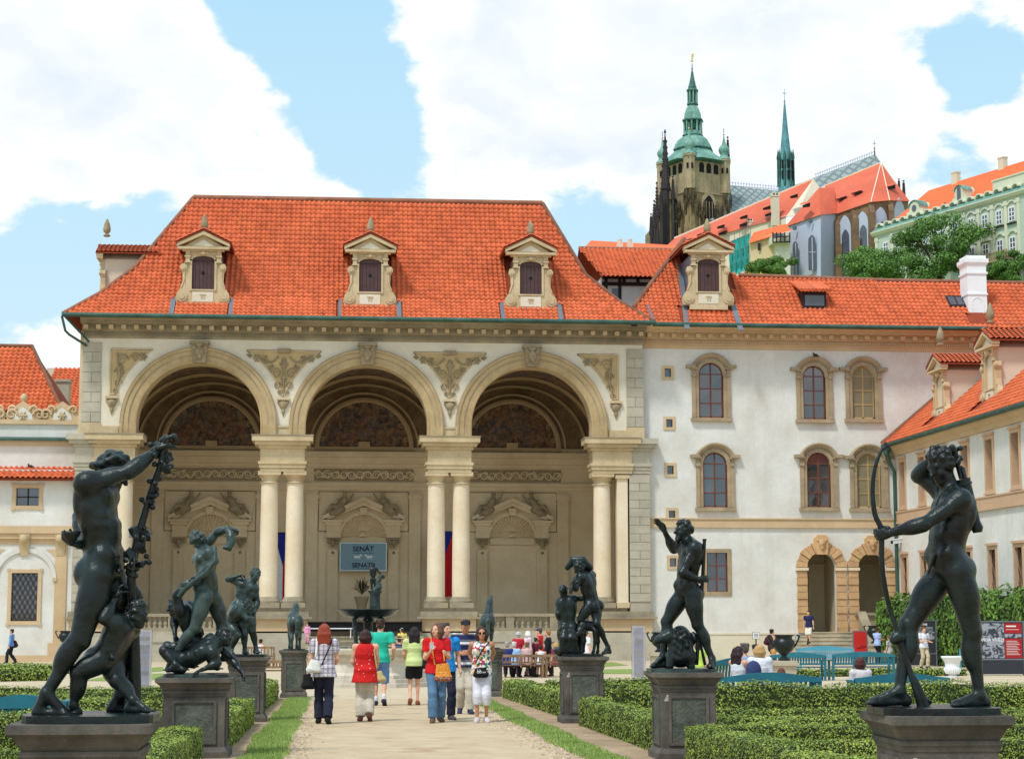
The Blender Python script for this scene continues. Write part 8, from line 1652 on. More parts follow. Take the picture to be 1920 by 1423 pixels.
def bag(label,pts,rx,ry,m,strap=None,sr=.009,name='shoulder_bag',group=None,flapc=None):
 """soft bag: pts = top centre, bottom centre; rx, ry half width / depth"""
 a,b=map(lambda v:np.array(v,float),pts);t=thing(name,label,'bag',b,group);s=SD(.03);d=a-b
 u=np.array((rx[0],rx[1],0.0));wd=np.linalg.norm(u);u=u/wd
 s.flat(b,a,wd*1.05,wd*.80,.03,ry*1.1/wd,(-u[1],u[0],0));s.cone(b-u*wd*.72,b+u*wd*.72,ry*1.05,ry*1.05)
 s.build('pouch',m,t,.013)
 if strap:mb=MB();mb.tube(strap,sr,6);mb.build('strap',flapc or m,t)
 return t
def gp_(px,py):g=G(px,py);return g.x,g.y
GP='people strolling on the avenue'
x,y=gp_(606,1357);t,J,Q,B=person('woman from behind with long red hair, plaid blouse and dark trousers',x,y,1.70,.05,(226,224,232),.5,'plaid','trousers',(38,40,58),(28,26,28),'long',(150,62,36),L=(.10,0),R=(-.16,.03),aL=(-.27,.03,.84),aR=(.20,.26,1.04),group=GP,hem=-.14)
bag('white cloth bag hanging on the back of the plaid blouse',(Q(-.13,-.18,1.10),Q(-.17,-.19,.93)),(.11,0),.045,cloth((232,228,220)),[Q(-.13,-.15,1.16),Q(-.12,-.14,1.38),Q(-.12,-.02,1.47),Q(-.12,.10,1.40)],.02,'cloth_bag')
b_=bag('black jacket and bag in the left hand of the red haired woman',(Q(-.28,.0,.86),Q(-.26,-.02,.66)),(.09,0),.06,cloth((26,24,28)),[Q(-.03,-.16,1.02),Q(.12,-.15,1.36),Q(.14,-.02,1.47)],.012,'black_bag')
x,y=gp_(684,1352);t,J,Q,B=person('woman from behind in a red sleeveless tunic and wide beige trousers',x,y,1.60,.02,(214,34,34),0,'fleck','trousers',(206,194,176),(110,70,60),'bob',(64,34,34),L=(-.02,0),R=(-.14,.05),aL=(-.20,.26,1.02),w=1.14,group=GP,aR=(.20,.28,1.0),hem=-.22)
bag('tan shoulder bag beside the red tunic',(Q(.25,.0,.94),Q(.29,.0,.78)),(.07,.02),.05,cloth((214,190,130)),[Q(.22,-.05,1.0),Q(.17,-.09,1.3),Q(.155,-.01,1.475),Q(.19,.08,1.3),Q(.24,.05,1.0)],.013)
x,y=gp_(712,1323);person('tall man from behind in a turquoise T-shirt and blue denim shorts',x,y,1.84,.05,(44,190,160),.5,None,'shorts',(106,140,190),(44,44,66),'short',(66,46,36),L=(.16,.0),R=(-.12,.05),aR=(.27,.1,.97),fem=False,group=GP,socks=(226,226,232))
x,y=gp_(776,1322);t,J,Q,B=person('woman from behind with long dark hair, pale green top and black shorts',x,y,1.67,.0,(216,230,156),.5,None,'hot',(26,24,28),(140,80,56),'long',(40,30,32),L=(-.14,.06),R=(.08,0),aL=(-.20,.26,1.02),group=GP)
bag('black shoulder bag of the woman in pale green',(Q(.24,-.04,1.02),Q(.24,-.04,.86)),(.05,.03),.05,cloth((30,28,34)),[Q(.20,-.08,1.1),Q(.165,-.06,1.44),Q(.18,.06,1.40),Q(.22,.04,1.08)],.011)
x,y=gp_(818,1354);t,J,Q,B=person('woman in a red T-shirt and jeans looking aside while holding a phone',x,y,1.72,PI-.05,(214,30,36),.5,None,'trousers',(92,124,156),(110,84,70),'bob',(108,72,54),L=(-.10,.0),R=(.22,.0),aR=(.13,.26,1.24),aL=(-.14,.30,1.18),look=.75,group=GP)
s=MB();q=Q(.12,.34,1.33);ph_=thing('phone','pale phone in the hand of the woman in the red T-shirt','phone',q);s.cbox(q,.07,.012,.12);s.build('case',cloth((200,200,206)),ph_)
ZB[0]=float(Q(0,0,.80)[2]);bag('orange crocheted bag with brown base hanging in front of the jeans',(Q(-.08,.21,1.02),Q(-.10,.22,.76)),(.14,.0),.045,cloth((226,140,44),'crochet'),[Q(.05,.2,1.0),Q(.10,.16,1.3),Q(.10,.03,1.48),Q(.0,-.08,1.45),Q(-.1,.0,1.4),Q(-.12,.18,1.06)],.014,'crochet_bag')
x,y=gp_(834,1349);person('man in a bright blue T-shirt and dark trousers half hidden behind the red T-shirt',x,y,1.72,PI-.2,(40,150,226),.5,None,'trousers',(36,38,58),(84,78,78),'short',(74,60,54),L=(.1,0),R=(-.1,.0),aL=(-.27,.04,.88),look=-.5,fem=False,group=GP)
x,y=gp_(872,1338);t,J,Q,B=person('man in a striped polo shirt and black cap looking down at his phone',x,y,1.80,PI,(108,112,126),.5,'stripes','trousers',(206,196,180),(52,54,84),'short',(70,60,56),((40,40,46),'cap'),L=(.14,.0),R=(-.10,.04),aL=(-.06,.30,1.10),aR=(.07,.31,1.10),nod=.75,fem=False,group=GP,skin=SKIN2)
s=MB();q=Q(.0,.37,1.13);ph_=thing('phone','dark phone in the hands of the man in the striped polo','phone',q);s.cbox(q,.065,.10,.015);s.build('case',cloth((30,30,36)),ph_)
x,y=gp_(903,1354);t,J,Q,B=person('woman with sunglasses in a floral top and white cropped trousers',x,y,1.65,PI+.05,(226,226,220),0,'floral','capri',(226,222,230),(214,200,204),'bob',(66,40,34),L=(.05,0),R=(.16,.0),aL=(-.12,-.20,1.0),aR=(.12,-.20,1.0),glasses=True,group=GP,skin=SKIN2)
bag('black crossbody bag with white drawing worn over the floral top',(Q(.03,.20,.99),Q(.02,.21,.86)),(.12,.0),.045,cloth((26,24,28)),[Q(.12,.17,1.06),Q(.0,.16,1.3),Q(-.13,.06,1.44),Q(-.12,-.08,1.38)],.011,'crossbody_bag')
# visitors further back: (label, px, depth, height, heading, top, sleeve, pattern, lower, colour, hair, hair colour, cap, seat height, options)
GB='visitors around the brown benches';GR_='visitors on the right terrace'
BG=[
 ('man with a blue shirt and dark backpack walking past the left wing',22,99.0,1.76,-1.5,(110,150,206),1,None,'trousers',(34,36,52),'short',(60,40,34),None,0,dict(fem=False,L=(.2,0),R=(-.2,.05))),
 ('woman in a white top sitting beyond the wrestlers',489,86,1.64,.6,(226,220,228),0,None,'trousers',(90,90,110),'short',(60,40,40),None,.42,{}),
 ('child in a pink jacket on the loggia steps',576,100,1.05,PI,(238,160,200),1,None,'trousers',(220,160,180),'short',(70,50,40),None,0,dict(z=LZ-.6)),
 ('seated man in a navy shirt and straw hat at the fountain rim',742,58.2,1.74,1.3,(36,48,110),.5,None,'trousers',(60,60,70),'short',(90,80,70),((206,176,130),'hat'),.55,dict(fem=False,lean=.12)),
 ('man in a yellow shirt and white cap before the loggia steps',754,97,1.78,-.6,(242,222,116),.5,None,'trousers',(90,90,100),'short',(60,50,44),((240,240,244),'cap'),0,dict(fem=False)),
 ('person in pink stripes bending over the fountain rim',655,58.0,1.6,.4,(226,170,214),.5,'stripes2','trousers',(80,80,90),'short',(150,140,140),None,.25,dict(lean=.3)),
 ('old woman in a white hat and red top behind the bench',972,66.5,1.56,.5,(190,36,56),.5,None,'trousers',(90,70,70),'short',(200,196,196),((226,230,240),'hat'),0,{}),
 ('white haired person in a pale pink cardigan behind the bench',990,66.8,1.60,1.3,(240,214,222),1,None,'trousers',(110,90,90),'bob',(236,234,230),None,0,{}),
 ('small boy in a white cap and maroon top behind the bench',1005,67.0,1.38,1.0,(120,36,60),.5,None,'shorts',(80,80,100),'short',(70,60,50),((230,232,240),'cap'),0,dict(fem=False)),
 ('man in a scarlet polo and navy cap behind the bench',1012,67.6,1.70,-1.2,(226,44,44),.5,None,'shorts',(180,160,140),'short',(90,80,70),((40,50,90),'cap'),0,dict(fem=False)),
 ('woman with ginger hair and a black cardigan behind the bench',1028,66.8,1.62,-1.3,(36,34,40),1,None,'trousers',(120,100,90),'short',(180,120,70),None,0,{}),
 ('boy in a white vest with blue braces sitting on the bench',1014,65.5,1.30,.1,(236,236,244),0,None,'shorts',(60,70,130),'short',(50,40,36),None,.42,dict(fem=False)),
 ('grey haired woman in a navy top seated at the left end of the bench',951,65.6,1.60,.2,(44,56,120),.5,None,'trousers',(50,50,70),'short',(170,164,160),None,.40,{}),
 ('white haired woman in pale blue seated on the bench',964,65.6,1.60,.3,(170,200,236),.5,None,'trousers',(50,50,70),'short',(220,216,210),None,.40,{}),
 ('brown haired woman in a beige top bent forward on the bench',984,65.7,1.58,.8,(214,176,170),1,None,'trousers',(70,60,70),'short',(140,96,64),None,.40,dict(lean=.12)),
 ('blonde woman in a magenta top beside the couple statue pedestal',1043,66.4,1.56,-.6,(160,50,90),.5,None,'trousers',(60,50,60),'bob',(206,160,96),None,.40,{}),
 ('man in a white cap and white shirt seen through the hound\'s legs',1101,64.5,1.62,1.4,(240,240,244),.5,None,'trousers',(90,90,100),'short',(90,70,60),((232,236,226),'cap'),0,dict(fem=False)),
 ('person in a lime shirt sitting behind the bearded statue',1309,56,1.64,.4,(190,214,96),.5,None,'trousers',(70,70,90),'bob',(96,60,40),None,.42,{}),
 ('dark haired woman in a white vest and grey skirt holding a book',1384,35.6,1.66,.9,(226,226,232),0,None,'skirt',(150,150,160),'long',(52,32,36),None,.42,dict(aL=(-.05,.36,1.16),aR=(.08,.36,1.16))),
 ('man in a grey shirt behind the woman in the white vest',1396,38.5,1.74,-.4,(150,166,184),.5,None,'trousers',(60,60,80),'short',(90,80,74),None,.42,dict(fem=False)),
 ('woman with sunglasses on her head sitting back on the blue bench',1417,40.0,1.62,PI,(200,140,110),0,None,'trousers',(90,90,120),'short',(40,30,30),None,.45,{}),
 ('blonde woman in a white jacket seen from behind',1424,36.2,1.66,.1,(236,236,244),1,None,'trousers',(60,60,80),'bob',(200,160,104),None,.45,{}),
 ('child with a purple cap and striped backpack on the low bench',1413,34.9,1.12,.3,(70,80,130),.5,'stripes2','trousers',(50,50,70),'short',(40,30,40),((60,44,90),'cap'),.36,dict(fem=False)),
 ('brown haired child low behind the hedge beside the urn',1464,34.9,1.06,.1,(130,160,190),.5,None,'trousers',(60,60,80),'bob',(120,70,46),None,.34,{}),
 ('woman standing with a dark backpack near the stone urn',1447,78,1.68,1.2,(58,50,48),0,None,'trousers',(50,44,48),'short',(40,30,30),None,0,{}),
 ('small child in a tan top below the woman with the backpack',1450,76,1.0,1.0,(200,150,90),.5,None,'trousers',(70,60,60),'short',(110,80,60),None,0,{}),
 ('man in a navy polo and white shorts coming down the stone stairs',1517,101.0,1.76,PI+.5,(36,44,84),.5,None,'shorts',(232,226,214),'short',(60,44,40),None,0,dict(fem=False,z=gz(101)+.95,L=(.2,.0),R=(-.16,.14))),
 ('man in a pale blue shirt reading beside the red poster',1645,91,1.76,1.1,(170,190,238),.5,None,'trousers',(30,30,40),'short',(70,50,40),None,0,dict(fem=False,aL=(-.08,.3,1.16),aR=(.1,.3,1.16))),
 ('person in beige trousers seated with crossed legs by the tall hedge',1668,91,1.7,-.6,(190,190,190),.5,None,'trousers',(214,196,164),'short',(130,90,60),None,.5,{}),
 ('man in a white printed T-shirt and khaki trousers by the display board',1732,79,1.76,PI-.3,(234,234,244),.5,None,'trousers',(206,190,160),'short',(120,70,44),None,0,dict(fem=False,aL=(-.2,.25,1.1),aR=(.1,.28,1.16))),
 ('woman with short brown hair on the low bench beside the archer',1612,34.9,1.50,-.1,(226,212,212),.5,None,'trousers',(70,70,110),'bob',(84,44,36),None,.30,{}),
]
for(lab,px,Y,h,a,tp,sl,pt,bo,bc,hr,hc,cp,seat,op)in BG:
 op=dict(op);x=W(px,1200,Y).x;person(lab,x,Y,h,a,tp,sl,pt,bo,bc,(60,50,50),hr,hc,cp,seat=seat,fine=Y<43,group=GB if 940<px<1110 else GR_ if px>1370 else 'visitors in front of the palace',**op)
def backpack(label,px,py,Y,c,dx=0.0):p=W(px,py,Y);t=thing('backpack',label,'backpack',p);s=SD(.05);s.ell(p,(.15,.12,.2)).ell(p+Vector((dx*.08,0,-.07)),(.12,.1,.1));s.build('pack',cloth(c),t,.025);return t
backpack('dark backpack on the man by the left wing',27,1207,99.0,(46,30,46),1);backpack('dark backpack on the woman near the urn',1440,1201,78,(70,30,44),-1);backpack('navy and white striped backpack on the low bench',1413,1258,34.75,(60,66,110))
# ------------------------------------------------------------------ fountain
def text(name,s,size,fr,u,v,w,m,par,bold=0.0,align='CENTER',k=(1,1)):
 cu=bpy.data.curves.new(name,'FONT');cu.body=s;cu.size=size;cu.align_x=align;cu.extrude=.004;cu.offset=bold;ob=bpy.data.objects.new(name,cu);COL.objects.link(ob);dg=bpy.context.evaluated_depsgraph_get();me=bpy.data.meshes.new_from_object(ob.evaluated_get(dg));bpy.data.objects.remove(ob)
 me.materials.clear();me.materials.append(m);o=ORG[par.name]
 for vtx in me.vertices:c=vtx.co;vtx.co=fr(u+c.x*k[0],v+c.y*k[1],w+c.z)-o
 return link(name,me,par)
FYc=55.6;fx=W(690,1200,FYc).x;fg=gz(FYc);fzz=lambda p:W(690,p,FYc).z
ft=thing('fountain','stone stepped fountain with a dark bronze bowl and a small bronze figure on top','fountain',(fx,FYc,fg))
def octo(prof,name,m,n=8):b=MB();b.lathe(prof,(fx,FYc,0),n,False,rot=PI/8);return b.build(name,m,ft)
octo([(2.05,fg-.1),(2.05,fg+.13),(1.98,fg+.14),(1.98,fg+.25),(1.86,fg+.26)],'step',M['pale_stone']);octo([(1.84,fg+.25),(1.84,fg+.36),(1.74,fg+.44),(1.70,fg+.72),(1.80,fg+.80),(1.80,fg+.9)],'basin_wall',M['pale_stone']);octo([(1.86,fg+.9),(1.92,fg+.96),(1.92,fg+1.08),(1.86,fg+1.12),(1.5,fg+1.12),(1.5,fg+.8)],'basin_rim',M['step'])
M['water']=mat('water',(.05,.07,.06),.05,.1,2,spec=.8);b=MB();b.lathe([(.01,fg+.98),(1.5,fg+.98)],(fx,FYc,0),8,False,rot=PI/8,cap=False);b.build('water',M['water'],ft)
zr,zb_=fzz(1142),fzz(1160);b=MB();b.lathe([(.14,zb_-.02),(.35,zb_+.01),(.72,zb_+.10),(.90,zr-.03),(.97,zr),(.95,zr+.015),(.86,zr-.02),(.4,zb_+.1),(.01,zb_+.06)],(fx,FYc,0),32);bw=b.build('bowl',M['bronze'],ft)
b=MB();b.lathe([(.34,fg+.9),(.3,fg+1.05),(.14,fg+1.2),(.13,zb_-.1),(.2,zb_)],(fx,FYc,0),16);b.build('stem',M['bronze'],ft)
for i in range(4):a=PI/4+i*PI/2;q=lambda r,z:(fx+r*math.cos(a),FYc+r*math.sin(a),z);b=MB();b.tube([q(.5,fg+.95),q(.62,fg+1.1),q(.5,fg+1.25),q(.58,zb_+.0),q(.45,zb_+.06)],[.07,.08,.06,.07,.05],8);b.build('volute_leg',M['bronze'],ft)
ped_x=W(703,1120,FYc).x;z0,z1=fzz(1142)-.02,fzz(1112);b=MB();b.frus((ped_x,FYc),(.16,.16),(.15,.15),zb_,z1);b.box(ped_x-.19,ped_x+.19,FYc-.19,FYc+.19,z1,z1+.05);b.box(ped_x-.21,ped_x+.21,FYc-.21,FYc+.21,z1+.05,z1+.08);b.box(ped_x-.09,ped_x+.09,FYc-.17,FYc-.15,z0+.1,z1-.08);b.build('pillar',M['bronze_green'],ft)
A=lambda x,y,d=0.0:W(x,y,FYc+d);s=SD(.016);J=dict(head=A(701,1058,0),neck=A(701,1064),chest=A(700,1070),waist=A(700,1079),pelvis=A(699,1085),sl=A(695,1066),sr=A(706,1066),el=A(694,1075,-.05),wl=A(697,1082,-.06),er=A(710,1072),wr=A(716,1078,-.02),hl=A(696,1087),hr=A(702,1087),kl=A(697,1098,-.02),al=A(697,1108),tl=A(699,1111,.04),kr=A(703,1098),ar=A(703,1108),tr=A(704,1111,.05));figure(s,J,.52,1.1,True,'bun',face=(.2,1,0),front=np.array((0,1,0)));s.build('figure',M['bronze'],ft,.012)
s=SD(.03);s.chain([V3(A(702,1108)),V3(A(710,1100)),V3(A(708,1090)),V3(A(713,1083))],[.11,.10,.08,.07]);s.ell(V3(A(716,1080)),(.09,.07,.06));s.cone(V3(A(716,1080)),V3(A(720,1083)),.05,.03);s.build('dolphin',M['bronze_green'],ft,.013)
# ------------------------------------------------------------------ things inside the loggia
sg=thing('senate_sign','blue grey sign with dark lettering hanging in the middle niche','sign',(xB(683),YB-.3,zB(1044)));FS=Fr((0,YB-.5,0),(1,0,0));u0,u1,v0,v1=xB(641),xB(725),zB(1069),zB(1019);uc=(u0+u1)/2
M['sign_blue']=mat('sign_blue',srgb(128,160,174),.6,.05,1);M['sign_ink']=mat('sign_ink',srgb(34,44,84),.6,.02,1);f=FMB(FS);f.box(u0,u1,0,.06,v0,v1);f.build('board',M['sign_blue'],sg)
f=FMB(FS);t_=.05;[f.box(*q,-.02,.07,*r)for q,r in(((u0-t_,u0),(v0-t_,v1+t_)),((u1,u1+t_),(v0-t_,v1+t_)),((u0,u1),(v1,v1+t_)),((u0,u1),(v0-t_,v0)))];f.build('frame',M['win_white'],sg)
text('lettering','SENÁT',.42,FS,uc,v1-.47,.004,M['sign_ink'],sg,.012,k=(1.02,1));text('lettering','SENATE',.38,FS,uc,v0+.18,.004,M['sign_ink'],sg,.012,k=(1.02,1))
f=FMB(FS);f.box(uc-.68,uc+.68,-.006,0,v1-.60,v1-.575);f.box(uc-.68,uc+.68,-.006,0,v0+.08,v0+.105);f.build('rule',M['sign_ink'],sg)
for sgn in(-1,1):s=SD(.03);q=lambda x,z:np.array((uc+sgn*x,YB-.51,(v0+v1)/2+z-.02));s.ell(q(.36,.02),(.17,.02,.07)).cone(q(.22,.05),q(.14,.13),.05,.035).cone(q(.14,.13),q(.08,.09),.035,.02).cone(q(.25,0),q(.2,-.12),.025,.015).cone(q(.3,-.02),q(.32,-.14),.025,.015).cone(q(.46,0),q(.5,-.13),.028,.015).cone(q(.5,.06),q(.6,.0),.03,.015);s.build('horse_emblem',M['win_white'],sg,.02)
def flag(px0,px1,y0,y1,label):
 t=thing('flag',label,'flag',(xB((px0+px1)/2),YB-1.2,zB(y1)),'flags hung behind the columns');Y=YB-1.2;f0,f1,z0,z1=W(px0,1000,Y).x,W(px1,1000,Y).x,W(690,y1,Y).z,W(690,y0,Y).z;c=(f0+f1)/2
 rip=lambda x,z:Y+.05*math.sin(x*5+z*.6)
 for nm_,P_,m in(('white_half',[(f0,z0),(c,z0),(c,z1-2.0),(f0,z1)],(226,226,232)),('red_half',[(c,z0),(f1,z0),(f1,z1),(c,z1-2.0)],(190,24,34)),('blue_wedge',[(f0,z1),(c,z1-2.0),(f1,z1)],(34,48,140))):b=MB();b.prism([(x,rip(x,z),z)for x,z in P_],(0,.02,0));b.build(nm_,cloth(m),t)
 b=MB();b.tube([(f0-.1,Y+.05,z1),(f1+.1,Y+.05,z1)],.03,6);b.build('rod',M['darkwood'],t)
flag(513,549,999,1128,'flag hanging behind the left pair of columns, mostly its white half showing');flag(808,850,996,1118,'flag hanging behind the right pair of columns, its red half showing')
Yp=112.0;p0=W(678,1142,Yp);pm=thing('potted_palm','dark spiky potted palm in a stone urn left of the fountain figure','plant',(p0.x,Yp,LZ));zt=W(678,1118,Yp).z;b=MB();b.lathe([(.3,LZ),(.3,LZ+.2),(.22,LZ+.4),(.30,zt-.5),(.42,zt-.1),(.46,zt),(.36,zt)],(p0.x,Yp,0),16);b.build('urn',M['stone'],pm)
r=np.random.default_rng(3);b=MB();c_=Vector((p0.x,Yp,zt))
for i in range(70):
 a=r.random()*2*PI;e=.2+r.random()*1.25;ln=.55+.45*r.random();d=Vector((math.cos(a)*math.cos(e),math.sin(a)*math.cos(e),math.sin(e)));m_=c_+Vector((0,0,.35))+d*ln*.7;t_=m_+d*ln*.4+Vector((0,0,-.25*math.cos(e)));sd_=Vector((-math.sin(a),math.cos(a),0))*.03;b.add([c_+Vector((0,0,.1)),m_-sd_,t_,m_+sd_],[(0,1,2,3)])
M['palm']=mat('palm_leaf',srgb(64,62,46),.7,.2,2);b.build('fronds',M['palm'],pm)['kind']='stuff'
sgx0,sgx1=W(573,1180,102.6).x,W(796,1180,102.6).x;sz0,sz1=W(690,1192,102.6).z,W(690,1167,102.6).z;stg=thing('stage','low stage draped in black cloth across the foot of the middle arch','stage',(1.3,103,sz0));b=MB();b.box(LC[1]-AR+.3,LC[1]+AR-.3,102.9,104.6,LZ,sz1);b.build('skirt',cloth((18,17,20)),stg);b=MB();b.box(LC[1]-AR+.28,LC[1]+AR-.28,102.86,104.6,sz1,sz1+.05);b.build('deck',M['darkwood'],stg)
tb=thing('folding_table','long white folding table standing before the black stage','table',(xF(625),102.3,LZ-.2));b=MB();zt=W(620,1177,102.3).z;b.box(xF(577),xF(664),102.0,102.6,zt-.05,zt);b.build('table_top',M['win_white'],tb)
for x in(xF(580),xF(661)):
 for y in(102.05,102.55):b=MB();b.tube([(x,y,zt-.05),(x,y,LZ-.35)],.025,6);b.build('leg',M['win_white'],tb)
# ------------------------------------------------------------------ benches
def bench(name,label,x,y,wd,m,a=0.0,crest=True,h=.86,group=None,slats=None,z=None,seat_h=.44):
 """slatted garden bench; a = direction the sitter faces (0 faces away from the camera)"""
 z0=gz(y)if z is None else z;t=thing(name,label,'bench',(x,y,z0),group);ca,sa=math.cos(a),math.sin(a)
 T=lambda r,f,u:(x+r*ca+f*sa,y-r*sa+f*ca,z0+u);hw=wd/2
 def bx(nm_,r0,r1,f0,f1,u0,u1,rake=0.0):
  b=MB();v=[T(r,f+(-rake*(u-.44)if u>.44 else 0),u)for u in(u0,u1)for r,f in((r0,f0),(r1,f0),(r1,f1),(r0,f1))];b.add(v,[(0,3,2,1),(4,5,6,7),(0,1,5,4),(1,2,6,5),(2,3,7,6),(3,0,4,7)]);return b.build(nm_,m,t)
 for r in(-hw,hw-.07):
  bx('leg',r,r+.07,.0,.07,0,h-.02,.16);bx('leg',r,r+.07,.46,.53,0,.62);bx('armrest',r-.01,r+.08,.0,.56,.62,.66)
 for i in range(5):bx('seat_slat',-hw+.02,hw-.02,.07+.095*i,.145+.095*i,seat_h-.03,seat_h)
 bx('lower_rail',-hw+.05,hw-.05,.0,.05,.50,.56,.16)
 n=slats or int(wd/.095)
 for i in range(n):r=-hw+.07+(wd-.14)*(i+.5)/n;bx('back_slat',r-.024,r+.024,.01,.035,.55,h-.07,.16)
 b=MB();k=12
 for i in range(k):
  r0,r1=-hw+wd*i/k,-hw+wd*(i+1)/k;c0,c1=[(.09*math.sin(PI*j/k)**1.5 if crest else 0)for j in(i,i+1)];v=[T(r,f-.16*(h-.44),u)for r,c in((r0,c0),(r1,c1))for f,u in((-.01,h-.09),(.05,h-.09),(.05,h+c),(-.01,h+c))];b.add(v,[(0,1,5,4),(1,2,6,5),(2,3,7,6),(3,0,4,7)]+([(0,3,2,1)]if i==0 else[])+([(4,5,6,7)]if i==k-1 else[]))
 b.build('top_rail',m,t);return t
GT='teal slatted garden benches';xw=lambda p,Y:W(p,1230,Y).x
M['teal_light']=mat('light_teal_paint',srgb(90,164,186),.5,.08,1.5)
bench('garden_bench','teal bench with a wavy top rail just beyond the parterre hedge',xw(1442,34.3),34.3,1.95,M['teal'],0,True,.73,GT);bench('garden_bench','teal bench partly hidden behind the archer statue\'s front leg',xw(1690,34.3),34.3,1.8,M['teal'],0,True,.71,GT)
bench('garden_bench','teal bench with its slatted back to us right of the stone urn',xw(1496,60),60,1.85,M['teal'],.03,True,.82,GT);bench('garden_bench','teal bench with its back to us left of the archer\'s bow tip',xw(1622,60),60.2,2.1,M['teal'],-.03,True,.84,GT)
bench('garden_bench','light blue bench facing us in front of the stone stairs',xw(1548,76),76,2.4,M['teal_light'],PI,True,.9,GT);bench('garden_bench','teal bench seen end on behind the seated women',xw(1378,42),42,1.5,M['teal'],-.5,True,.9,GT);bench('garden_bench','dark teal bench cut by the left edge of the picture',xw(45,25.4),25.4,1.15,M['teal'],0,True,.66,GT)
bench('garden_bench','light blue bench behind the white planter',xw(1800,68),68,1.2,M['teal_light'],-1.2,False,.95,GT)
GW='weathered teak benches'
bench('park_bench','teak bench with its back to us right of the right horse pedestal',xw(973,65),65,1.72,M['teak'],0,False,.80,GW,12);bench('park_bench','teak bench with its back to us left of the couple statue pedestal',xw(1069,65),65,1.72,M['teak'],0,False,.80,GW,12)
bench('park_bench','teak bench beside the left horse pedestal',xw(503,57),57,.95,M['teak'],.1,False,.74,GW,8);bench('park_bench','teak bench far behind the wrestlers',xw(487,84),84,1.3,M['teak'],0,False,.95,GW,8);bench('park_bench','teak bench between the couple statue and the glass display',xw(1130,72),72,1.2,M['teak'],PI,False,.8,GW,8)if False else None
# ------------------------------------------------------------------ glass displays, urns, planter, boards
def glassbox(label,px,pt,Yg,w):
 M['acrylic']=M.get('acrylic')or mat('clear_acrylic',srgb(226,228,238),.08,.03,2,spec=.8,trans=.75);M['mirror']=M.get('mirror')or mat('reflective_sheet',srgb(176,166,172),.12,.3,5,srgb(120,104,116),.5,9,metal=.8)
 x=xw(px,Yg);z0=gz(Yg);zt=W(px,pt,Yg).z;t=thing('display_pillar',label,'display',(x,Yg,z0),'clear acrylic display pillars');b=MB();b.box(x-w/2,x+w/2,Yg,Yg+.12,z0+.02,zt);b.build('case',M['acrylic'],t);b=MB();n=14;zz=[z0+.06+(zt-z0-.12)*i/n for i in range(n+1)]
 for i in range(n):b.add([(x-w*.36,Yg+.06+.015*math.sin(i*2.2),zz[i]),(x+w*.36,Yg+.06+.015*math.sin(i*1.3+1),zz[i]),(x+w*.36,Yg+.06+.015*math.sin(i*1.3+2.3),zz[i+1]),(x-w*.36,Yg+.06+.015*math.sin(i*2.2+2.2),zz[i+1])],[(0,1,2,3)],True)
 b.build('insert',M['mirror'],t);b=MB();b.box(x-w/2-.06,x+w/2+.06,Yg-.06,Yg+.18,z0-.02,z0+.02);b.build('foot',M['lead'],t)
glassbox('clear acrylic pillar left of the struggling figures',269,1180,48.0,.40);glassbox('clear acrylic pillar between the couple and the bearded statue',1198,1173,59.0,.44)
def urn(label,px,pt,Yg,k,pedh,m='bronze',handles=True):
 x=xw(px,Yg);z0=gz(Yg);z=z0+pedh;t=thing('garden_urn',label,'urn',(x,Yg,z),'dark urns with looped handles');b=MB();b.lathe([(.16*k,z),(.18*k,z+.04*k),(.08*k,z+.12*k),(.09*k,z+.16*k),(.26*k,z+.30*k),(.33*k,z+.48*k),(.31*k,z+.58*k),(.25*k,z+.64*k),(.25*k,z+.70*k),(.31*k,z+.74*k),(.30*k,z+.76*k),(.22*k,z+.72*k)],(x,Yg,0),20);b.build('bowl',M[m],t)
 if handles:
  for s_ in(-1,1):b=MB();b.tube([(x+s_*(.30+.17*math.sin(q*2.6))*k,Yg,z+(.45+.36*q-.06*math.cos(q*6))*k)for q in[i/12 for i in range(13)]],.028*k,6);b.build('handle',M[m],t)
 if pedh>.2:
  p=thing('urn_pedestal','square stone pedestal carrying the urn '+label.split('urn ')[-1],'pedestal',(x,Yg,z0));b=MB();b.box(x-.30,x+.30,Yg-.30,Yg+.30,z0,z-.14);b.box(x-.37,x+.37,Yg-.37,Yg+.37,z-.14,z-.06);b.box(x-.33,x+.33,Yg-.33,Yg+.33,z-.06,z-.002);b.build('block',M['step'],p);b=MB();b.box(x-.36,x+.36,Yg-.36,Yg+.36,z0-.05,z0+.1);b.build('plinth',M['step'],p)
urn('big dark bronze urn with looped handles before the teal benches',1470,1192,55,1.0,.72);urn('dark urn beside the stair cheek below the second doorway',1641,1165,99,1.25,.95);urn('dark urn half hidden behind the bearded statue\'s beast',1236,1180,72,1.0,.8);urn('dark urn glimpsed behind the reveller\'s calf',122,1182,90,1.0,.9)
x=xw(1785,62.5);z0=gz(62.5);pl_=thing('white_planter','white fluted bell shaped planter seen under the archer','planter',(x,62.5,z0));b=MB();b.lathe([(.16,z0),(.20,z0+.06),(.10,z0+.12),(.22,z0+.2),(.27,z0+.3),(.23,z0+.36),(.26,z0+.55),(.36,z0+.68),(.38,z0+.72),(.36,z0+.74),(.28,z0+.70)],(x,62.5,0),24);b.build('bell',M['chimney'],pl_);b=MB()
for i in range(20):a=2*PI*i/20;b.tube([(x+.2*math.cos(a),62.5+.2*math.sin(a),z0+.15),(x+.27*math.cos(a),62.5+.27*math.sin(a),z0+.3),(x+.23*math.cos(a),62.5+.23*math.sin(a),z0+.36)],.03,5)
b.build('fluting',M['chimney'],pl_)
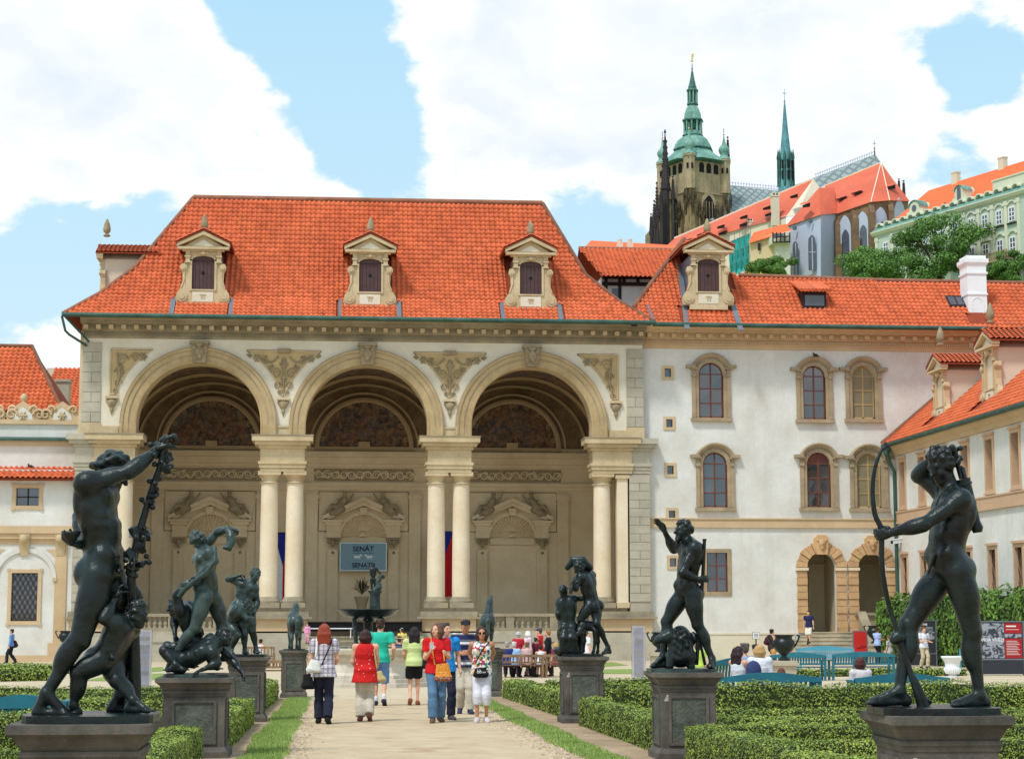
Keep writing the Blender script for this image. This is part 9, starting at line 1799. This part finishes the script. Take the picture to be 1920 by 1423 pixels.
M['red_print']=mat('red_print',srgb(168,34,34),.6,.04,2);M['dark_board']=mat('dark_board',srgb(52,54,60),.6,.06,2);M['ink_white']=mat('ink_white',srgb(232,230,228),.6,.02,1);M['poster_red']=mat('poster_red',srgb(206,44,38),.6,.06,2)
def photo_fn(n,l,mixc,cur):
 geo=n.new('ShaderNodeNewGeometry');q=n.new('ShaderNodeTexNoise');q.inputs['Scale'].default_value=4.5;q.inputs['Detail'].default_value=5;q.inputs['Distortion'].default_value=1.5;l.new(geo.outputs['Position'],q.inputs['Vector']);r=n.new('ShaderNodeMapRange');r.inputs['From Min'].default_value=.44;r.inputs['From Max'].default_value=.54;l.new(q.outputs['Fac'],r.inputs['Value']);return mixc(r.outputs['Result'],srgb(58,60,70),mixc(.35,cur,srgb(168,172,182)))
M['photo_print']=mat('photo_print',srgb(150,154,164),.5,.15,2,wave=photo_fn)
def board(label,px0,px1,Y,zt,zb_,ped):
 x0,x1=xw(px0,Y),xw(px1,Y);z0=gz(Y);t=thing('display_board',label,'board',((x0+x1)/2,Y,z0),'exhibition boards before the tall hedge');f=MB();f.box(x0,x1,Y,Y+.08,z0+.05,zt);f.build('panel',M['dark_board'],t);f=MB();f.box(x0-.05,x0,Y-.02,Y+.1,z0,zt+.04);f.box(x1,x1+.05,Y-.02,Y+.1,z0,zt+.04);f.box(x0,x1,Y-.02,Y+.1,zt,zt+.04);f.box(x0,x1,Y-.01,Y,z0+.55,z0+.60);f.build('frame',M['lead'],t);return t,x0,x1,z0,Fr((0,Y,0),(1,0,0))
t,x0,x1,z0,fr=board('wide display board with a grey crowd photograph and a dark red column',1826,1919,66,W(1870,1166,66).z,0,0);zt=W(1870,1166,66).z;xm=x0+(x1-x0)*.62;f=FMB(fr);f.box(x0+.04,xm,-.008,0,z0+.62,zt-.04);f.build('photograph',M['photo_print'],t);f=FMB(fr);f.box(xm+.02,x1-.04,-.008,0,zt-.4,zt-.04);f.box(xm+.02,x1-.04,-.008,0,z0+.62,z0+1.32);f.build('red_field',M['red_print'],t);f=FMB(fr);f.box(xm+.02,x1-.04,-.006,0,z0+1.34,zt-.42);f.build('photo_strip',M['photo_print'],t);text('lettering','PRAVDA VÍTĚZÍ',.15,fr,(x0+xm)/2+.04,z0+1.22,.010,M['ink_white'],t,.003);f=FMB(fr);[f.box(xm+.08,x1-.12-.05*(i%3),-.011,0,z0+.74+.06*i,z0+.755+.06*i)for i in range(9)];f.box(xm+.08,xm+.45,-.012,0,zt-.17,zt-.12);f.box(xm+.08,x1-.15,-.011,0,zt-.27,zt-.255);f.build('text_lines',M['ink_white'],t)
t,x0,x1,z0,fr=board('narrow dark display board behind the man in the white T-shirt',1690,1755,84,W(1720,1164,84).z,0,0);zt=W(1720,1164,84).z;f=FMB(fr);f.box(x0+.04,x0+.55,-.008,0,z0+.62,zt-.1);f.box(x0+.6,x1-.04,-.008,0,zt-.85,zt-.45);f.build('photograph',M['photo_print'],t);text('lettering','25. 2. 1948',.14,fr,x0+.62,zt-.2,.006,M['ink_white'],t,.002,'LEFT');f=FMB(fr);[f.box(x0+.62,x1-.12,-.008,0,zt-.28-.06*i,zt-.268-.06*i)for i in range(3)];f.build('text_lines',M['ink_white'],t)
Y=93.0;x0,x1=xw(1601,Y),xw(1626,Y);z0=gz(Y);zt=W(1612,1182,Y).z;t=thing('poster_stand','framed red poster stand at the foot of the stone stairs','poster stand',((x0+x1)/2,Y,z0));f=MB();f.box(x0-.04,x1+.04,Y,Y+.06,z0,zt);f.build('frame',M['lead'],t);f=MB();f.box(x0+.02,x1-.02,Y-.01,Y,z0+.5,zt-.05);f.build('poster',M['poster_red'],t);s=SD(.05);s.ell(((x0+x1)/2+.1,Y-.008,z0+.85),(.2,.012,.1)).ell(((x0+x1)/2-.1,Y-.008,z0+.78),(.12,.012,.06));s.build('dark_shape',M['red_print'],t,.02);f=MB();f.box(x0+.02,x1-.02,Y-.01,Y,z0+.36,z0+.48);f.build('white_strip',M['ink_white'],t);f=MB();[f.box(x0+.06+.085*i,x0+.11+.085*i,Y-.014,Y-.01,z0+.39,z0+.45)for i in range(6)];f.build('lettering',M['dark_board'],t);f=MB();f.box(x0+.02,x1-.02,Y-.01,Y,z0+.05,z0+.34);f.build('base_panel',M['dark_board'],t)
Y=72.0;x=xw(1418,Y);z0=gz(Y);zt=W(1418,1185,Y).z;t=thing('notice_post','small white notice board on a thin post left of the stairs','sign',(x,Y,z0));f=MB();f.tube([(x,Y,z0),(x,Y,zt-.2)],.025,8);f.build('post',M['darkwood'],t);f=MB();f.box(x-.13,x+.13,Y-.03,Y-.01,zt-.24,zt);f.build('plate',M['ink_white'],t);f=MB();[f.box(x-.09,x+.09,Y-.035,Y-.03,zt-.07-.055*i,zt-.05-.055*i)for i in range(3)];f.build('text_lines',M['dark_board'],t)
f=MB();f.box(x-.145,x+.145,Y-.01,Y,zt-.255,zt+.015);f.build('frame',M['dark_board'],t)
for px,py,Y,lab in((57,874,104.3,'pigeon perched on the small tiled roof of the left wing'),(1529,666,104.0,'pigeon perched on the hood of the upper middle window')):p=W(px,py,Y);t=thing('pigeon',lab,'bird',p);s=SD(.02);s.ell(p,(.14,.08,.08)).ell(p+Vector((-.11,0,.1)),(.045,.045,.05)).cone(p+Vector((-.08,0,.04)),p+Vector((-.11,0,.1)),.05,.04).cone(p+Vector((.1,0,-.02)),p+Vector((.24,0,-.06)),.04,.015).cone(p+Vector((-.15,0,.1)),p+Vector((-.18,0,.09)),.012,.005);s.build('bird_body',M['soot'],t,.02)
# white drawing on the crossbody bag
bg_=bpy.data.objects['crossbody_bag'];o=Vector(bg_.location);b=MB();f_=Vector((-.05,-1,0)).normalized()
for dx_ in(-.05,-.01):b.tube([o+f_*.055+Vector((dx_+.016*math.cos(a),0,.05+.018*math.sin(a)+.0*a))for a in[i*.6 for i in range(11)]]+[o+f_*.055+Vector((dx_-.012,0,.10))],.005,5)
for i in range(4):b.tube([o+f_*.055+Vector((.03+.016*i,0,.035)),o+f_*.055+Vector((.034+.016*i,0,.06))],.004,5)
b.build('white_drawing',M['ink_white'],bg_)
